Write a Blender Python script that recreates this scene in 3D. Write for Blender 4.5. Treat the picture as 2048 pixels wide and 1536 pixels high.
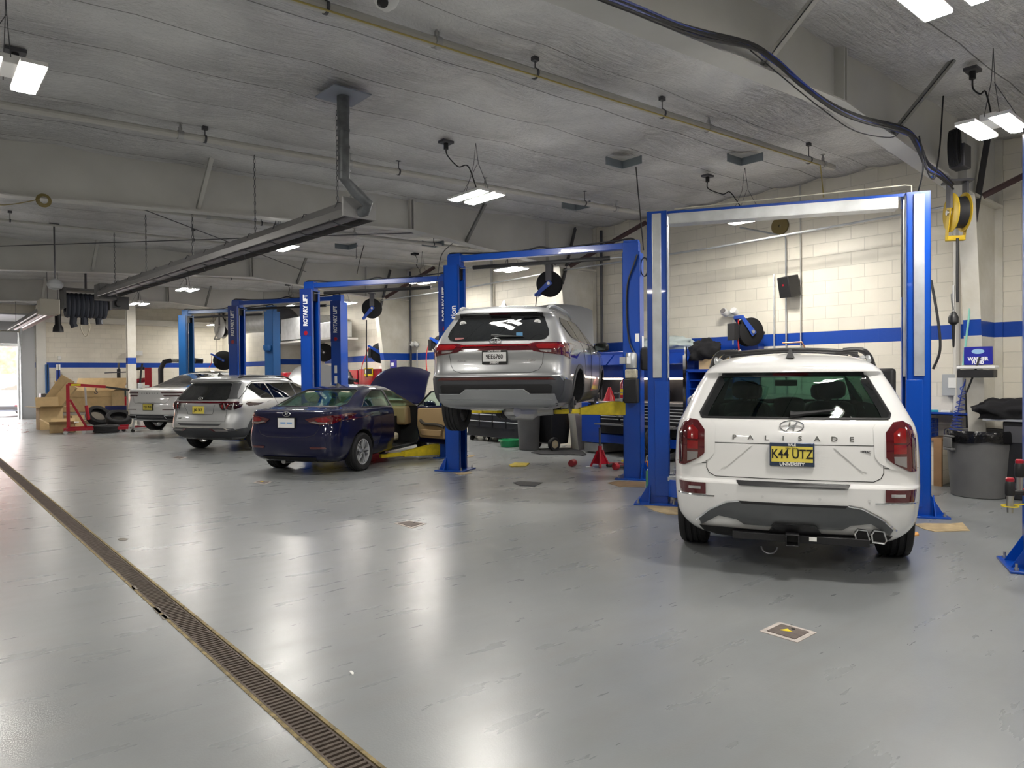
import bpy, bmesh, math, random
from mathutils import Vector, Matrix
from mathutils.bvhtree import BVHTree
for o in list(bpy.data.objects): bpy.data.objects.remove(o)
random.seed(7)
scn = bpy.context.scene; COL = scn.collection
PI = math.pi; rad = math.radians
# ---------------------------------------------------------------- camera, exposure, world
F_PX = 1430.0; EYE = 1.58; TH = rad(40.4); PT = rad(-0.73); RL = rad(0.49)
FW = Vector((math.sin(TH)*math.cos(PT), math.cos(TH)*math.cos(PT), math.sin(PT)))
_r = Vector((math.cos(TH), -math.sin(TH), 0)); _u = _r.cross(FW)
RT = _r*math.cos(RL) - _u*math.sin(RL); UP = _u*math.cos(RL) + _r*math.sin(RL)
CAM = Vector((0, 0, EYE))
cd = bpy.data.cameras.new('camera'); cam = bpy.data.objects.new('camera', cd); COL.objects.link(cam)
cd.sensor_width = 36; cd.sensor_fit = 'HORIZONTAL'; cd.lens = 36*F_PX/2048; cd.clip_end = 200; cd.clip_start = .05
cam.matrix_world = Matrix((RT.to_4d(), UP.to_4d(), (-FW).to_4d(), (0, 0, 0, 1))).transposed()
cam.location = CAM
scn.camera = cam
scn.view_settings.view_transform = 'Standard'; scn.view_settings.look = 'None'
scn.view_settings.gamma = 1; scn.view_settings.use_curve_mapping = False
scn.view_settings.exposure = 0.45
LAMP = 150.0        # emission strength of the LED panels
w = bpy.data.worlds.new('sky'); scn.world = w; w.use_nodes = True
bg = w.node_tree.nodes['Background']; bg.inputs[0].default_value = (1.0, 0.95, 0.93, 1); bg.inputs[1].default_value = 13.0
def ray(x, y): return FW + RT*((x-1024)/F_PX) - UP*((y-768)/F_PX)
def at(x, y, z=0.0):
    d = ray(x, y); return CAM + d*((z-EYE)/d.z)
def atx(x, y, X=11.3):
    d = ray(x, y); return CAM + d*(X/d.x)
def aty(x, y, Y):
    d = ray(x, y); return CAM + d*(Y/d.y)
def CZ(x): return 4.47 + 0.021*x      # underside of the roof insulation
# ---------------------------------------------------------------- materials
MATS = {}
def mat(name, col=(.5, .5, .5), rough=.5, metal=0.0, coat=0.0, emit=0.0, alpha=1.0, trans=0.0, bump=0.0, bscale=40, spec=.5, var=0.0, vscale=3, ior=1.45):
    if name in MATS: return MATS[name]
    m = bpy.data.materials.new(name); m.use_nodes = True; nt = m.node_tree; b = nt.nodes['Principled BSDF']
    b.inputs['Base Color'].default_value = (*col, 1); b.inputs['Roughness'].default_value = rough
    b.inputs['Metallic'].default_value = metal; b.inputs['Specular IOR Level'].default_value = spec
    b.inputs['IOR'].default_value = ior
    if coat: b.inputs['Coat Weight'].default_value = coat; b.inputs['Coat Roughness'].default_value = .03
    if emit: b.inputs['Emission Color'].default_value = (*col, 1); b.inputs['Emission Strength'].default_value = emit
    if trans: b.inputs['Transmission Weight'].default_value = trans
    if alpha < 1: b.inputs['Alpha'].default_value = alpha
    if bump or var:
        tc = nt.nodes.new('ShaderNodeTexCoord')
    if var:
        n = nt.nodes.new('ShaderNodeTexNoise'); n.inputs['Scale'].default_value = vscale; n.inputs['Detail'].default_value = 6
        nt.links.new(tc.outputs['Object'], n.inputs['Vector'])
        r = nt.nodes.new('ShaderNodeMapRange'); r.inputs[1].default_value = .3; r.inputs[2].default_value = .7
        r.inputs[3].default_value = 1-var; r.inputs[4].default_value = 1+var*.5
        nt.links.new(n.outputs[0], r.inputs[0])
        x = nt.nodes.new('ShaderNodeMix'); x.data_type = 'RGBA'; x.blend_type = 'MULTIPLY'; x.inputs[0].default_value = 1
        x.inputs[6].default_value = (*col, 1); nt.links.new(r.outputs[0], x.inputs[7]); nt.links.new(x.outputs[2], b.inputs['Base Color'])
    if bump:
        n = nt.nodes.new('ShaderNodeTexNoise'); n.inputs['Scale'].default_value = bscale; n.inputs['Detail'].default_value = 4
        nt.links.new(tc.outputs['Object'], n.inputs['Vector'])
        bp = nt.nodes.new('ShaderNodeBump'); bp.inputs['Strength'].default_value = bump; bp.inputs['Distance'].default_value = .01
        nt.links.new(n.outputs[0], bp.inputs['Height']); nt.links.new(bp.outputs[0], b.inputs['Normal'])
    MATS[name] = m; return m
BLUE = mat('lift_blue', (.001, .055, .36), .28, coat=.3, spec=.5)
BLUE2 = mat('old_lift_blue', (.008, .07, .22), .38)
YEL = mat('arm_yellow', (.75, .58, .02), .45, var=.25, vscale=9)
GALV = mat('galvanised', (.55, .57, .58), .38, .75, var=.15, vscale=6)
STEEL = mat('bare_steel', (.45, .45, .45), .35, .9)
DSTEEL = mat('dark_steel', (.10, .10, .11), .5, .6)
CHROME = mat('chrome', (.85, .86, .88), .12, 1.0)
BLACK = mat('black_plastic', (.012, .012, .014), .45)
MBLACK = mat('matte_black', (.006, .006, .007), .8)
RUBBER = mat('tyre_rubber', (.016, .016, .018), .72, bump=.3, bscale=60)
CORD = mat('cord_black', (.015, .015, .017), .6)
RED = mat('red_paint', (.34, .004, .018), .3, coat=.4)
DRED = mat('dark_red', (.22, .01, .02), .4)
WHITE = mat('white_paint', (.78, .78, .77), .35)
CREAM = mat('cream_steel', (.70, .68, .62), .45, var=.08, vscale=2)
FRAMEM = mat('frame_grey', (.56, .555, .53), .5, var=.10, vscale=1.5)
CARD = mat('cardboard', (.58, .42, .22), .8, var=.12, vscale=5)
GREEN = mat('green_plastic', (.01, .25, .09), .4)
GREYP = mat('grey_plastic', (.12, .12, .12), .55, var=.12, vscale=4)
PIPE = mat('pipe_paint', (.50, .49, .46), .45)
PAPER = mat('paper_label', (.85, .85, .83), .6)
COPPER = mat('copper', (.55, .27, .15), .35, .8)
HOSER = mat('red_hose', (.55, .03, .03), .4)
HOSEB = mat('blue_hose', (.01, .04, .30), .4)
LED = mat('led_panel', (1.0, .955, .88), .5, emit=LAMP)
REELB = mat('reel_blue', (.008, .06, .38), .3, coat=.4)
YREEL = mat('reel_yellow', (.62, .42, .02), .45, var=.2, vscale=8)
STRIP = mat('strip_glow', (1.0, .8, .6), .5, emit=7)
CLEARP = mat('clear_wrap', (.75, .85, .82), .25, trans=.3)
# ---------------------------------------------------------------- mesh helpers
def tag(o, label=None, cat=None, group=None, kind=None):
    if label: o['label'] = label
    if cat: o['category'] = cat
    if group: o['group'] = group
    if kind: o['kind'] = kind
    return o
def thing(name, label, cat, loc=(0, 0, 0), rz=0, group=None, rot=None):
    o = bpy.data.objects.new(name, None); COL.objects.link(o); o.location = loc; o.rotation_euler = rot or (0, 0, rz)
    o.empty_display_size = .1
    return tag(o, label, cat, group)
class MB:
    def __init__(s, M=None): s.v = []; s.f = []; s.M = M
    def add(s, vs, fs):
        n = len(s.v); s.v += [Vector(v) for v in vs]; s.f += [tuple(i+n for i in f) for f in fs]; return s
    def box(s, a, b, M=None):
        x0, y0, z0 = a; x1, y1, z1 = b
        vs = [Vector(p) for p in ((x0,y0,z0),(x1,y0,z0),(x1,y1,z0),(x0,y1,z0),(x0,y0,z1),(x1,y0,z1),(x1,y1,z1),(x0,y1,z1))]
        if M: vs = [M @ v for v in vs]
        return s.add(vs, [(3,2,1,0),(4,5,6,7),(0,1,5,4),(1,2,6,5),(2,3,7,6),(3,0,4,7)])
    def cbox(s, c, d, M=None):
        return s.box([c[i]-d[i]/2 for i in range(3)], [c[i]+d[i]/2 for i in range(3)], M)
    def prism(s, poly, z0, z1, M=None):      # polygon in xy, extruded in z, M maps to place
        n = len(poly); vs = [Vector((p[0], p[1], z0)) for p in poly]+[Vector((p[0], p[1], z1)) for p in poly]
        if M: vs = [M @ v for v in vs]
        return s.add(vs, [tuple(range(n))[::-1], tuple(range(n, 2*n))]+[(i, (i+1) % n, n+(i+1) % n, n+i) for i in range(n)])
    def tube(s, pts, r, n=8, cap=True, closed=False):
        pts = [Vector(p) for p in pts]; k = len(pts); base = len(s.v); rs = r if isinstance(r, (list, tuple)) else [r]*k
        up = None
        for i, p in enumerate(pts):
            if closed: t = pts[(i+1) % k]-pts[i-1]
            else: t = pts[min(i+1, k-1)]-pts[max(i-1, 0)]
            t = t.normalized() if t.length > 1e-9 else Vector((0, 0, 1))
            if up is None: up = t.orthogonal().normalized()
            up = (up - t*up.dot(t)); up = up.normalized() if up.length > 1e-6 else t.orthogonal().normalized()
            b = t.cross(up)
            for j in range(n):
                a = 2*PI*j/n; s.v.append(p + (up*math.cos(a)+b*math.sin(a))*rs[i])
        for i in range(k if closed else k-1):
            for j in range(n):
                a = base+i*n+j; b_ = base+i*n+(j+1) % n; c = base+((i+1) % k)*n+(j+1) % n; d = base+((i+1) % k)*n+j
                s.f.append((a, b_, c, d))
        if cap and not closed:
            s.f.append(tuple(base+j for j in range(n))[::-1]); s.f.append(tuple(base+(k-1)*n+j for j in range(n)))
        return s
    def lathe(s, prof, n=24, M=None, cap=True):   # prof [(r,z)] around z
        base = len(s.v); k = len(prof)
        for (r, z) in prof:
            for j in range(n):
                v = Vector((r*math.cos(2*PI*j/n), r*math.sin(2*PI*j/n), z)); s.v.append(M @ v if M else v)
        for i in range(k-1):
            for j in range(n):
                s.f.append((base+i*n+j, base+i*n+(j+1) % n, base+(i+1)*n+(j+1) % n, base+(i+1)*n+j))
        if cap:
            s.f.append(tuple(base+j for j in range(n))[::-1]); s.f.append(tuple(base+(k-1)*n+j for j in range(n)))
        return s
    def ring(s, prof, n=32, M=None):              # closed lathe (torus like)
        base = len(s.v); k = len(prof)
        for (r, z) in prof:
            for j in range(n):
                v = Vector((r*math.cos(2*PI*j/n), r*math.sin(2*PI*j/n), z)); s.v.append(M @ v if M else v)
        for i in range(k):
            i2 = (i+1) % k
            for j in range(n):
                s.f.append((base+i*n+j, base+i*n+(j+1) % n, base+i2*n+(j+1) % n, base+i2*n+j))
        return s
    def mesh(s, name, smooth=35):
        me = bpy.data.meshes.new(name); me.from_pydata([tuple(v) for v in s.v], [], s.f); me.validate()
        bm = bmesh.new(); bm.from_mesh(me); bmesh.ops.recalc_face_normals(bm, faces=bm.faces); bm.to_mesh(me); bm.free()
        if smooth: me.shade_smooth(); me.set_sharp_from_angle(angle=rad(smooth))
        return me
    def build(s, name, m, parent=None, smooth=35, bevel=0, loc=None, rot=None):
        me = s.mesh(name, smooth); me.materials.append(m)
        return link(name, me, parent, bevel, loc, rot)
def link(name, me, parent=None, bevel=0, loc=None, rot=None):
    o = bpy.data.objects.new(name, me); COL.objects.link(o)
    if parent: o.parent = parent
    if loc: o.location = loc
    if rot: o.rotation_euler = rot
    if bevel:
        b = o.modifiers.new('bevel', 'BEVEL'); b.width = bevel; b.segments = 2; b.limit_method = 'ANGLE'; b.angle_limit = rad(40)
    return o
def copy_tree(o, parent=None, loc=None, rz=None):
    c = o.copy(); COL.objects.link(c); c.parent = parent
    if loc is not None: c.location = loc
    if rz is not None: c.rotation_euler.z = rz
    for ch in list(o.children): copy_tree(ch, c)
    return c
def RX(a): return Matrix.Rotation(a, 4, 'X')
def RY(a): return Matrix.Rotation(a, 4, 'Y')
def RZ(a): return Matrix.Rotation(a, 4, 'Z')
def TR(*p): return Matrix.Translation(Vector(p if len(p) == 3 else p[0]))
def frame(o, x, y, z=None):
    x = Vector(x).normalized(); y = Vector(y).normalized(); z = Vector(z) if z else x.cross(y)
    return Matrix((x.to_4d(), y.to_4d(), z.to_4d(), (0, 0, 0, 1))).transposed() if False else Matrix([[x[0], y[0], z[0], o[0]], [x[1], y[1], z[1], o[1]], [x[2], y[2], z[2], o[2]], [0, 0, 0, 1]])
def text(s, size, m, o, xd, yd, parent=None, name='lettering', ext=.002, bold=0, align='CENTER', sx=1.0, link_it=True, spacing=1.0):
    cu = bpy.data.curves.new('t', 'FONT'); cu.body = s; cu.size = size; cu.extrude = ext; cu.offset = bold; cu.resolution_u = 3
    cu.align_x = align; cu.align_y = 'CENTER'; cu.space_character = spacing
    to = bpy.data.objects.new('t', cu); COL.objects.link(to)
    bpy.context.view_layer.update()
    me = bpy.data.meshes.new_from_object(to.evaluated_get(bpy.context.evaluated_depsgraph_get()))
    bpy.data.objects.remove(to); bpy.data.curves.remove(cu)
    me.transform(frame(o, xd, yd) @ Matrix.Diagonal((sx, 1, 1, 1)))
    me.materials.clear(); me.materials.append(m)
    return link(name, me, parent) if link_it else me
def mono(rows, sub):
    n = len(rows); k = len(rows[0]); out = []
    ds = []
    for c in range(k):
        d = [rows[i+1][c]-rows[i][c] for i in range(n-1)]
        m = [d[0]]+[0 if d[i-1]*d[i] <= 0 else 2*d[i-1]*d[i]/(d[i-1]+d[i]) for i in range(1, n-1)]+[d[-1]]
        ds.append(m)
    for i in range(n-1):
        for j in range(sub):
            t = j/sub; t2 = t*t; t3 = t2*t
            out.append([(2*t3-3*t2+1)*rows[i][c]+(t3-2*t2+t)*ds[c][i]+(-2*t3+3*t2)*rows[i+1][c]+(t3-t2)*ds[c][i+1] for c in range(k)])
    out.append(list(rows[-1])); return out
def sag(a, b, d, n=14):
    a = Vector(a); b = Vector(b)
    return [a.lerp(b, i/n) - Vector((0, 0, d*4*(i/n)*(1-i/n))) for i in range(n+1)]
def smooth_path(pts, n=6):
    P = [Vector(p) for p in pts]; out = []
    for i in range(len(P)-1):
        p0 = P[max(i-1, 0)]; p1 = P[i]; p2 = P[i+1]; p3 = P[min(i+2, len(P)-1)]
        for j in range(n):
            t = j/n; out.append(.5*((2*p1)+(-p0+p2)*t+(2*p0-5*p1+4*p2-p3)*t*t+(-p0+3*p1-3*p2+p3)*t**3))
    out.append(P[-1]); return out
def boolean(o, cutters, op='DIFFERENCE'):
    for c in cutters:
        md = o.modifiers.new('b', 'BOOLEAN'); md.operation = op; md.solver = 'EXACT'; md.object = c
    bpy.context.view_layer.update()
    me = bpy.data.meshes.new_from_object(o.evaluated_get(bpy.context.evaluated_depsgraph_get()))
    o.modifiers.clear(); old = o.data; o.data = me; bpy.data.meshes.remove(old)
    for c in cutters: bpy.data.objects.remove(c)
# ================================================================ ROOM
XR, YF, XL, YB = 11.3, 34.0, -9.0, -7.0
def nodes(m): return m.node_tree.nodes, m.node_tree.links
def N(nt, t, **kw):
    n = nt.nodes.new(t)
    for k, v in kw.items():
        if k.startswith('i'): n.inputs[int(k[1:])].default_value = v
        else: setattr(n, k, v)
    return n
# --- floor: worn grey epoxy
def floor_mat():
    m = mat('grey_epoxy_floor', (.30, .32, .34), .32); nt = m.node_tree; L = nt.links.new; b = nt.nodes['Principled BSDF']
    g = N(nt, 'ShaderNodeNewGeometry')
    n1 = N(nt, 'ShaderNodeTexNoise', i2=.55, i3=8, i4=.62); L(g.outputs['Position'], n1.inputs[0])
    mp = N(nt, 'ShaderNodeMapping'); mp.inputs['Rotation'].default_value = (0, 0, .5); mp.inputs['Scale'].default_value = (1.2, 5.5, 1); L(g.outputs['Position'], mp.inputs[0])
    n2 = N(nt, 'ShaderNodeTexNoise', i2=1.1, i3=5, i4=.55); L(mp.outputs[0], n2.inputs[0])
    n3 = N(nt, 'ShaderNodeTexNoise', i2=9.0, i3=6, i4=.7); L(g.outputs['Position'], n3.inputs[0])
    r1 = N(nt, 'ShaderNodeValToRGB'); e = r1.color_ramp.elements; e[0].position = .3; e[0].color = (.195, .208, .215, 1); e[1].position = .7; e[1].color = (.262, .275, .28, 1)
    L(n1.outputs[0], r1.inputs[0])
    st = N(nt, 'ShaderNodeValToRGB'); e = st.color_ramp.elements; e[0].position = .48; e[0].color = (0, 0, 0, 1); e[1].position = .80; e[1].color = (1, 1, 1, 1)
    L(n2.outputs[0], st.inputs[0])
    mu = N(nt, 'ShaderNodeMath', operation='MULTIPLY'); L(st.outputs[0], mu.inputs[0]); mu.inputs[1].default_value = .28
    mx = N(nt, 'ShaderNodeMix', data_type='RGBA'); L(mu.outputs[0], mx.inputs[0]); L(r1.outputs[0], mx.inputs[6]); mx.inputs[7].default_value = (.20, .19, .17, 1)
    # small dark specks and drips
    sp = N(nt, 'ShaderNodeValToRGB'); e = sp.color_ramp.elements; e[0].position = .71; e[0].color = (0, 0, 0, 1); e[1].position = .80; e[1].color = (1, 1, 1, 1)
    L(n3.outputs[0], sp.inputs[0])
    mu2 = N(nt, 'ShaderNodeMath', operation='MULTIPLY'); L(sp.outputs[0], mu2.inputs[0]); mu2.inputs[1].default_value = .03
    mx2 = N(nt, 'ShaderNodeMix', data_type='RGBA'); L(mu2.outputs[0], mx2.inputs[0]); L(mx.outputs[2], mx2.inputs[6]); mx2.inputs[7].default_value = (.07, .07, .07, 1)
    L(mx2.outputs[2], b.inputs['Base Color'])
    rr = N(nt, 'ShaderNodeMapRange'); rr.inputs[1].default_value = .3; rr.inputs[2].default_value = .75; rr.inputs[3].default_value = .265; rr.inputs[4].default_value = .315
    L(n2.outputs[0], rr.inputs[0]); L(rr.outputs[0], b.inputs['Roughness'])
    n4 = N(nt, 'ShaderNodeTexNoise', i2=90, i3=3); L(g.outputs['Position'], n4.inputs[0])
    n5 = N(nt, 'ShaderNodeTexNoise', i2=1.4, i3=1); L(g.outputs['Position'], n5.inputs[0])
    b1 = N(nt, 'ShaderNodeBump'); b1.inputs['Strength'].default_value = .10; b1.inputs['Distance'].default_value = .004; L(n4.outputs[0], b1.inputs['Height'])
    b2 = N(nt, 'ShaderNodeBump'); b2.inputs['Strength'].default_value = .25; b2.inputs['Distance'].default_value = .02; L(n5.outputs[0], b2.inputs['Height']); L(b1.outputs[0], b2.inputs['Normal'])
    L(b2.outputs[0], b.inputs['Normal']); b.inputs['Specular IOR Level'].default_value = .9
    return m
fm = floor_mat()
b = MB(); DX0, DX1 = 1.30, 1.44     # trench opening
b.box((XL, YB, -.2), (DX0, YF+.2, 0)); b.box((DX1, YB, -.2), (XR+.2, YF+.2, 0)); b.box((DX0, YB, -.2), (DX1, YF+.2, -.12))
tag(b.build('floor', fm, smooth=0), kind='structure')
# --- painted block wall
def block_mat(name, horiz, c1=(.84, .795, .685), stripe=True, rows=.2032, base=(1, 1, 1)):
    m = mat(name, c1, .42); nt = m.node_tree; L = nt.links.new; b = nt.nodes['Principled BSDF']
    g = N(nt, 'ShaderNodeNewGeometry'); s = N(nt, 'ShaderNodeSeparateXYZ'); L(g.outputs['Position'], s.inputs[0])
    c = N(nt, 'ShaderNodeCombineXYZ'); L(s.outputs[horiz], c.inputs[0]); L(s.outputs[2], c.inputs[1])
    br = N(nt, 'ShaderNodeTexBrick'); L(c.outputs[0], br.inputs['Vector']); br.inputs['Scale'].default_value = 1
    br.inputs['Brick Width'].default_value = .4064; br.inputs['Row Height'].default_value = rows; br.inputs['Mortar Size'].default_value = .0045
    br.inputs['Mortar Smooth'].default_value = .4
    br.inputs['Color1'].default_value = (c1[0]*1.02, c1[1]*1.02, c1[2]*1.02, 1); br.inputs['Color2'].default_value = (c1[0]*.95, c1[1]*.95, c1[2]*.95, 1)
    br.inputs['Mortar'].default_value = (c1[0]*.80, c1[1]*.80, c1[2]*.80, 1)
    n = N(nt, 'ShaderNodeTexNoise', i2=1.3, i3=6, i4=.6); L(g.outputs['Position'], n.inputs[0])
    rr = N(nt, 'ShaderNodeMapRange'); rr.inputs[1].default_value = .3; rr.inputs[2].default_value = .75; rr.inputs[3].default_value = 1.0; rr.inputs[4].default_value = .86; L(n.outputs[0], rr.inputs[0])
    mx = N(nt, 'ShaderNodeMix', data_type='RGBA', blend_type='MULTIPLY'); mx.inputs[0].default_value = 1; L(br.outputs[0], mx.inputs[6]); L(rr.outputs[0], mx.inputs[7])
    out = mx
    if stripe:
        a = N(nt, 'ShaderNodeMath', operation='COMPARE'); L(s.outputs[2], a.inputs[0]); a.inputs[1].default_value = 2.134; a.inputs[2].default_value = .1016
        m2 = N(nt, 'ShaderNodeMix', data_type='RGBA'); L(a.outputs[0], m2.inputs[0]); L(mx.outputs[2], m2.inputs[6]); m2.inputs[7].default_value = (.003, .055, .36, 1); out = m2
    L(out.outputs[2], b.inputs['Base Color'])
    bp = N(nt, 'ShaderNodeBump'); bp.inputs['Strength'].default_value = .7; bp.inputs['Distance'].default_value = .006; bp.invert = True; L(br.outputs['Fac'], bp.inputs['Height'])
    n2 = N(nt, 'ShaderNodeTexNoise', i2=35, i3=5); L(g.outputs['Position'], n2.inputs[0])
    b2 = N(nt, 'ShaderNodeBump'); b2.inputs['Strength'].default_value = .35; b2.inputs['Distance'].default_value = .006; L(n2.outputs[0], b2.inputs['Height']); L(bp.outputs[0], b2.inputs['Normal'])
    L(b2.outputs[0], b.inputs['Normal'])
    return m
WALLX = block_mat('block_wall_side', 1); WALLY = block_mat('block_wall_far', 0)
tag(MB().box((XR, YB, 0), (XR+.2, YF+.2, 5.0)).build('wall_right', WALLX, smooth=0), kind='structure')
DR0, DR1, DRZ = -.6, 3.42, 2.95
b = MB().box((DR1, YF, 0), (XR, YF+.2, 5.0)).box((XL, YF, 0), (DR0, YF+.2, 5.0)).box((DR0, YF, DRZ), (DR1, YF+.2, 5.0))
tag(b.build('wall_far', WALLY, smooth=0), kind='structure')
tag(MB().box((XL-.2, YB, 0), (XL, YF+.2, 5.0)).build('wall_left', WALLX, smooth=0), kind='structure')
tag(MB().box((XL-.2, YB-.2, 0), (XR+.2, YB, 5.0)).build('wall_back', WALLY, smooth=0), kind='structure')
# --- ceiling of white vinyl faced blankets, sagging between seams
def ceil_mat():
    m = mat('vinyl_insulation', (.60, .60, .60), .20); nt = m.node_tree; L = nt.links.new; b = nt.nodes['Principled BSDF']
    g = N(nt, 'ShaderNodeNewGeometry'); s = N(nt, 'ShaderNodeSeparateXYZ'); L(g.outputs['Position'], s.inputs[0])
    n1 = N(nt, 'ShaderNodeTexNoise', i2=1.6, i3=6, i4=.6, i8=.6); L(g.outputs['Position'], n1.inputs[0])
    mp = N(nt, 'ShaderNodeMapping'); mp.inputs['Rotation'].default_value = (0, 0, .35); mp.inputs['Scale'].default_value = (3.2, 26, 1); L(g.outputs['Position'], mp.inputs[0])
    n2 = N(nt, 'ShaderNodeTexNoise', i2=1.0, i3=5, i4=.55, i8=1.2); L(mp.outputs[0], n2.inputs[0])
    n3 = N(nt, 'ShaderNodeTexNoise', i2=.45, i3=2); L(g.outputs['Position'], n3.inputs[0])
    r3 = N(nt, 'ShaderNodeMapRange'); r3.inputs[1].default_value = .40; r3.inputs[2].default_value = .66; L(n3.outputs[0], r3.inputs[0])
    ml = N(nt, 'ShaderNodeMath', operation='MULTIPLY'); L(n2.outputs[0], ml.inputs[0]); L(r3.outputs[0], ml.inputs[1])
    n4 = N(nt, 'ShaderNodeTexNoise', i2=22, i3=4, i8=1.0); L(g.outputs['Position'], n4.inputs[0])
    b1 = N(nt, 'ShaderNodeBump'); b1.inputs['Strength'].default_value = 1.0; b1.inputs['Distance'].default_value = .09; L(ml.outputs[0], b1.inputs['Height'])
    b2 = N(nt, 'ShaderNodeBump'); b2.inputs['Strength'].default_value = .6; b2.inputs['Distance'].default_value = .02; L(n4.outputs[0], b2.inputs['Height']); L(b1.outputs[0], b2.inputs['Normal'])
    L(b2.outputs[0], b.inputs['Normal'])
    # tape seams every 0.8 m
    md = N(nt, 'ShaderNodeMath', operation='PINGPONG'); L(s.outputs[1], md.inputs[0]); md.inputs[1].default_value = .4
    lt = N(nt, 'ShaderNodeMath', operation='LESS_THAN'); L(md.outputs[0], lt.inputs[0]); lt.inputs[1].default_value = .006
    mx = N(nt, 'ShaderNodeMix', data_type='RGBA'); L(lt.outputs[0], mx.inputs[0]); mx.inputs[7].default_value = (.27, .27, .27, 1)
    r = N(nt, 'ShaderNodeValToRGB'); e = r.color_ramp.elements; e[0].position = .3; e[0].color = (.62, .62, .63, 1); e[1].position = .7; e[1].color = (.78, .775, .77, 1)
    L(n1.outputs[0], r.inputs[0]); L(r.outputs[0], mx.inputs[6]); L(mx.outputs[2], b.inputs['Base Color'])
    return m
b = MB(); nx, ny = 120, 420
import itertools
xs = [XL+(XR-XL)*i/nx for i in range(nx+1)]; ys = [YB+(YF-YB)*j/ny for j in range(ny+1)]
from mathutils import noise as mnoise
def czz(x, y):
    u = (y/.8) % 1; su = 4*u*(1-u); v = (x/1.52) % 1; sv = 4*v*(1-v)
    return CZ(x)+.03 - .055*su*(.4+.6*sv) - .02*sv + .012*mnoise.noise(Vector((x*.9, y*.9, 0)))
vs = [(x, y, czz(x, y)) for y in ys for x in xs]
fs = [(j*(nx+1)+i, j*(nx+1)+i+1, (j+1)*(nx+1)+i+1, (j+1)*(nx+1)+i) for j in range(ny) for i in range(nx)]
b.add(vs, fs)
me = bpy.data.meshes.new('ceiling'); me.from_pydata([tuple(v) for v in b.v], [], b.f); me.shade_smooth(); me.materials.append(ceil_mat())
co = link('ceiling', me); sd = co.modifiers.new('s', 'SOLIDIFY'); sd.thickness = .12; sd.offset = 1.0
tag(co, kind='structure')
# --- far door: header, raised sections, tracks, jambs
r = thing('door_1', None, None, (0, 0, 0)); r['kind'] = 'structure'
GDOOR = mat('door_panel', (.42, .43, .44), .5)
b = MB()
for k in range(2): b.box((DR0, YF-.10, DRZ+.02+k*.5), (DR1+.05, YF-.05, DRZ+.49+k*.5))
b.build('door_panel', GDOOR, r, bevel=.01)
b = MB().box((DR1, YF-.16, 0), (DR1+.12, YF, 3.4)).box((DR0-.1, YF-.16, 0), (DR0, YF, 3.4)).box((DR0, YF-.2, DRZ-.1), (DR1, YF-.12, DRZ))
b.build('door_frame', GALV, r)
b = MB().tube([(DR1+.1, YF-.25, 0), (DR1+.1, YF-.25, 3.2), (DR1+.1, YF-.6, 3.7), (DR1+.1, YF-4.2, 3.9)], .03, 6).tube([(DR0-.1, YF-.25, 0), (DR0-.1, YF-.25, 3.2), (DR0-.1, YF-.6, 3.7), (DR0-.1, YF-4.2, 3.9)], .03, 6)
b.build('door_track', GALV, r)
b = MB()
for k in range(6): b.box((DR0+.05, YF-4.1+k*.6, 3.80), (DR1, YF-4.1+k*.6+.57, 3.85))
b.build('raised_section', GDOOR, r, bevel=.01)
b = MB().cbox(((DR0+DR1)/2+.6, YF-4.5, 3.95), (.32, .5, .25)).box(((DR0+DR1)/2+.56, YF-4.3, 3.93), ((DR0+DR1)/2+.64, YF-.3, 3.98)); b.build('door_opener', BLACK, r)
tag(MB().box((3.54, YF-.04, 0), (4.0, YF, 4.0)).build('trim_1', mat('door_side_panel', (.47, .48, .49), .5), smooth=0), kind='structure')
tag(MB().box((4.02, YF-.3, 0), (4.35, YF-.02, 4.5)).build('trim_2', CREAM, smooth=0), kind='structure')
tag(MB().box((3.6, YF-.4, 3.85), (XR, YF-.02, 4.08)).build('trim_3', CREAM, smooth=0), kind='structure')
# --- outdoors seen through the door
tag(MB().box((-14, YF+.2, -.15), (16, YF+26, -.02)).build('pavement', mat('outdoor_asphalt', (.42, .40, .40), .9, var=.1), smooth=0), kind='structure')
tb = MB()
for k in range(26):
    x = -12+k*1.0+random.uniform(-.3, .3); y = YF+19+random.uniform(0, 3); rr = random.uniform(1.3, 2.1)
    base = len(tb.v); prof = [(.05, 0), (rr*.7, .8), (rr, 2.2), (rr*.8, 4.2), (.1, 5.6)]
    prof = mono([list(p) for p in prof], 3)
    tb.lathe([(max(.03, p[0]*(1+random.uniform(-.2, .2))), p[1]) for p in prof], 10, TR(x, y, 0))
tag(tb.build('hedge', mat('autumn_leaves', (.30, .13, .08), .9, var=.5, vscale=3), smooth=60), 'row of rust-coloured autumn trees beyond the open garage door', 'trees', kind='stuff')
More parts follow.
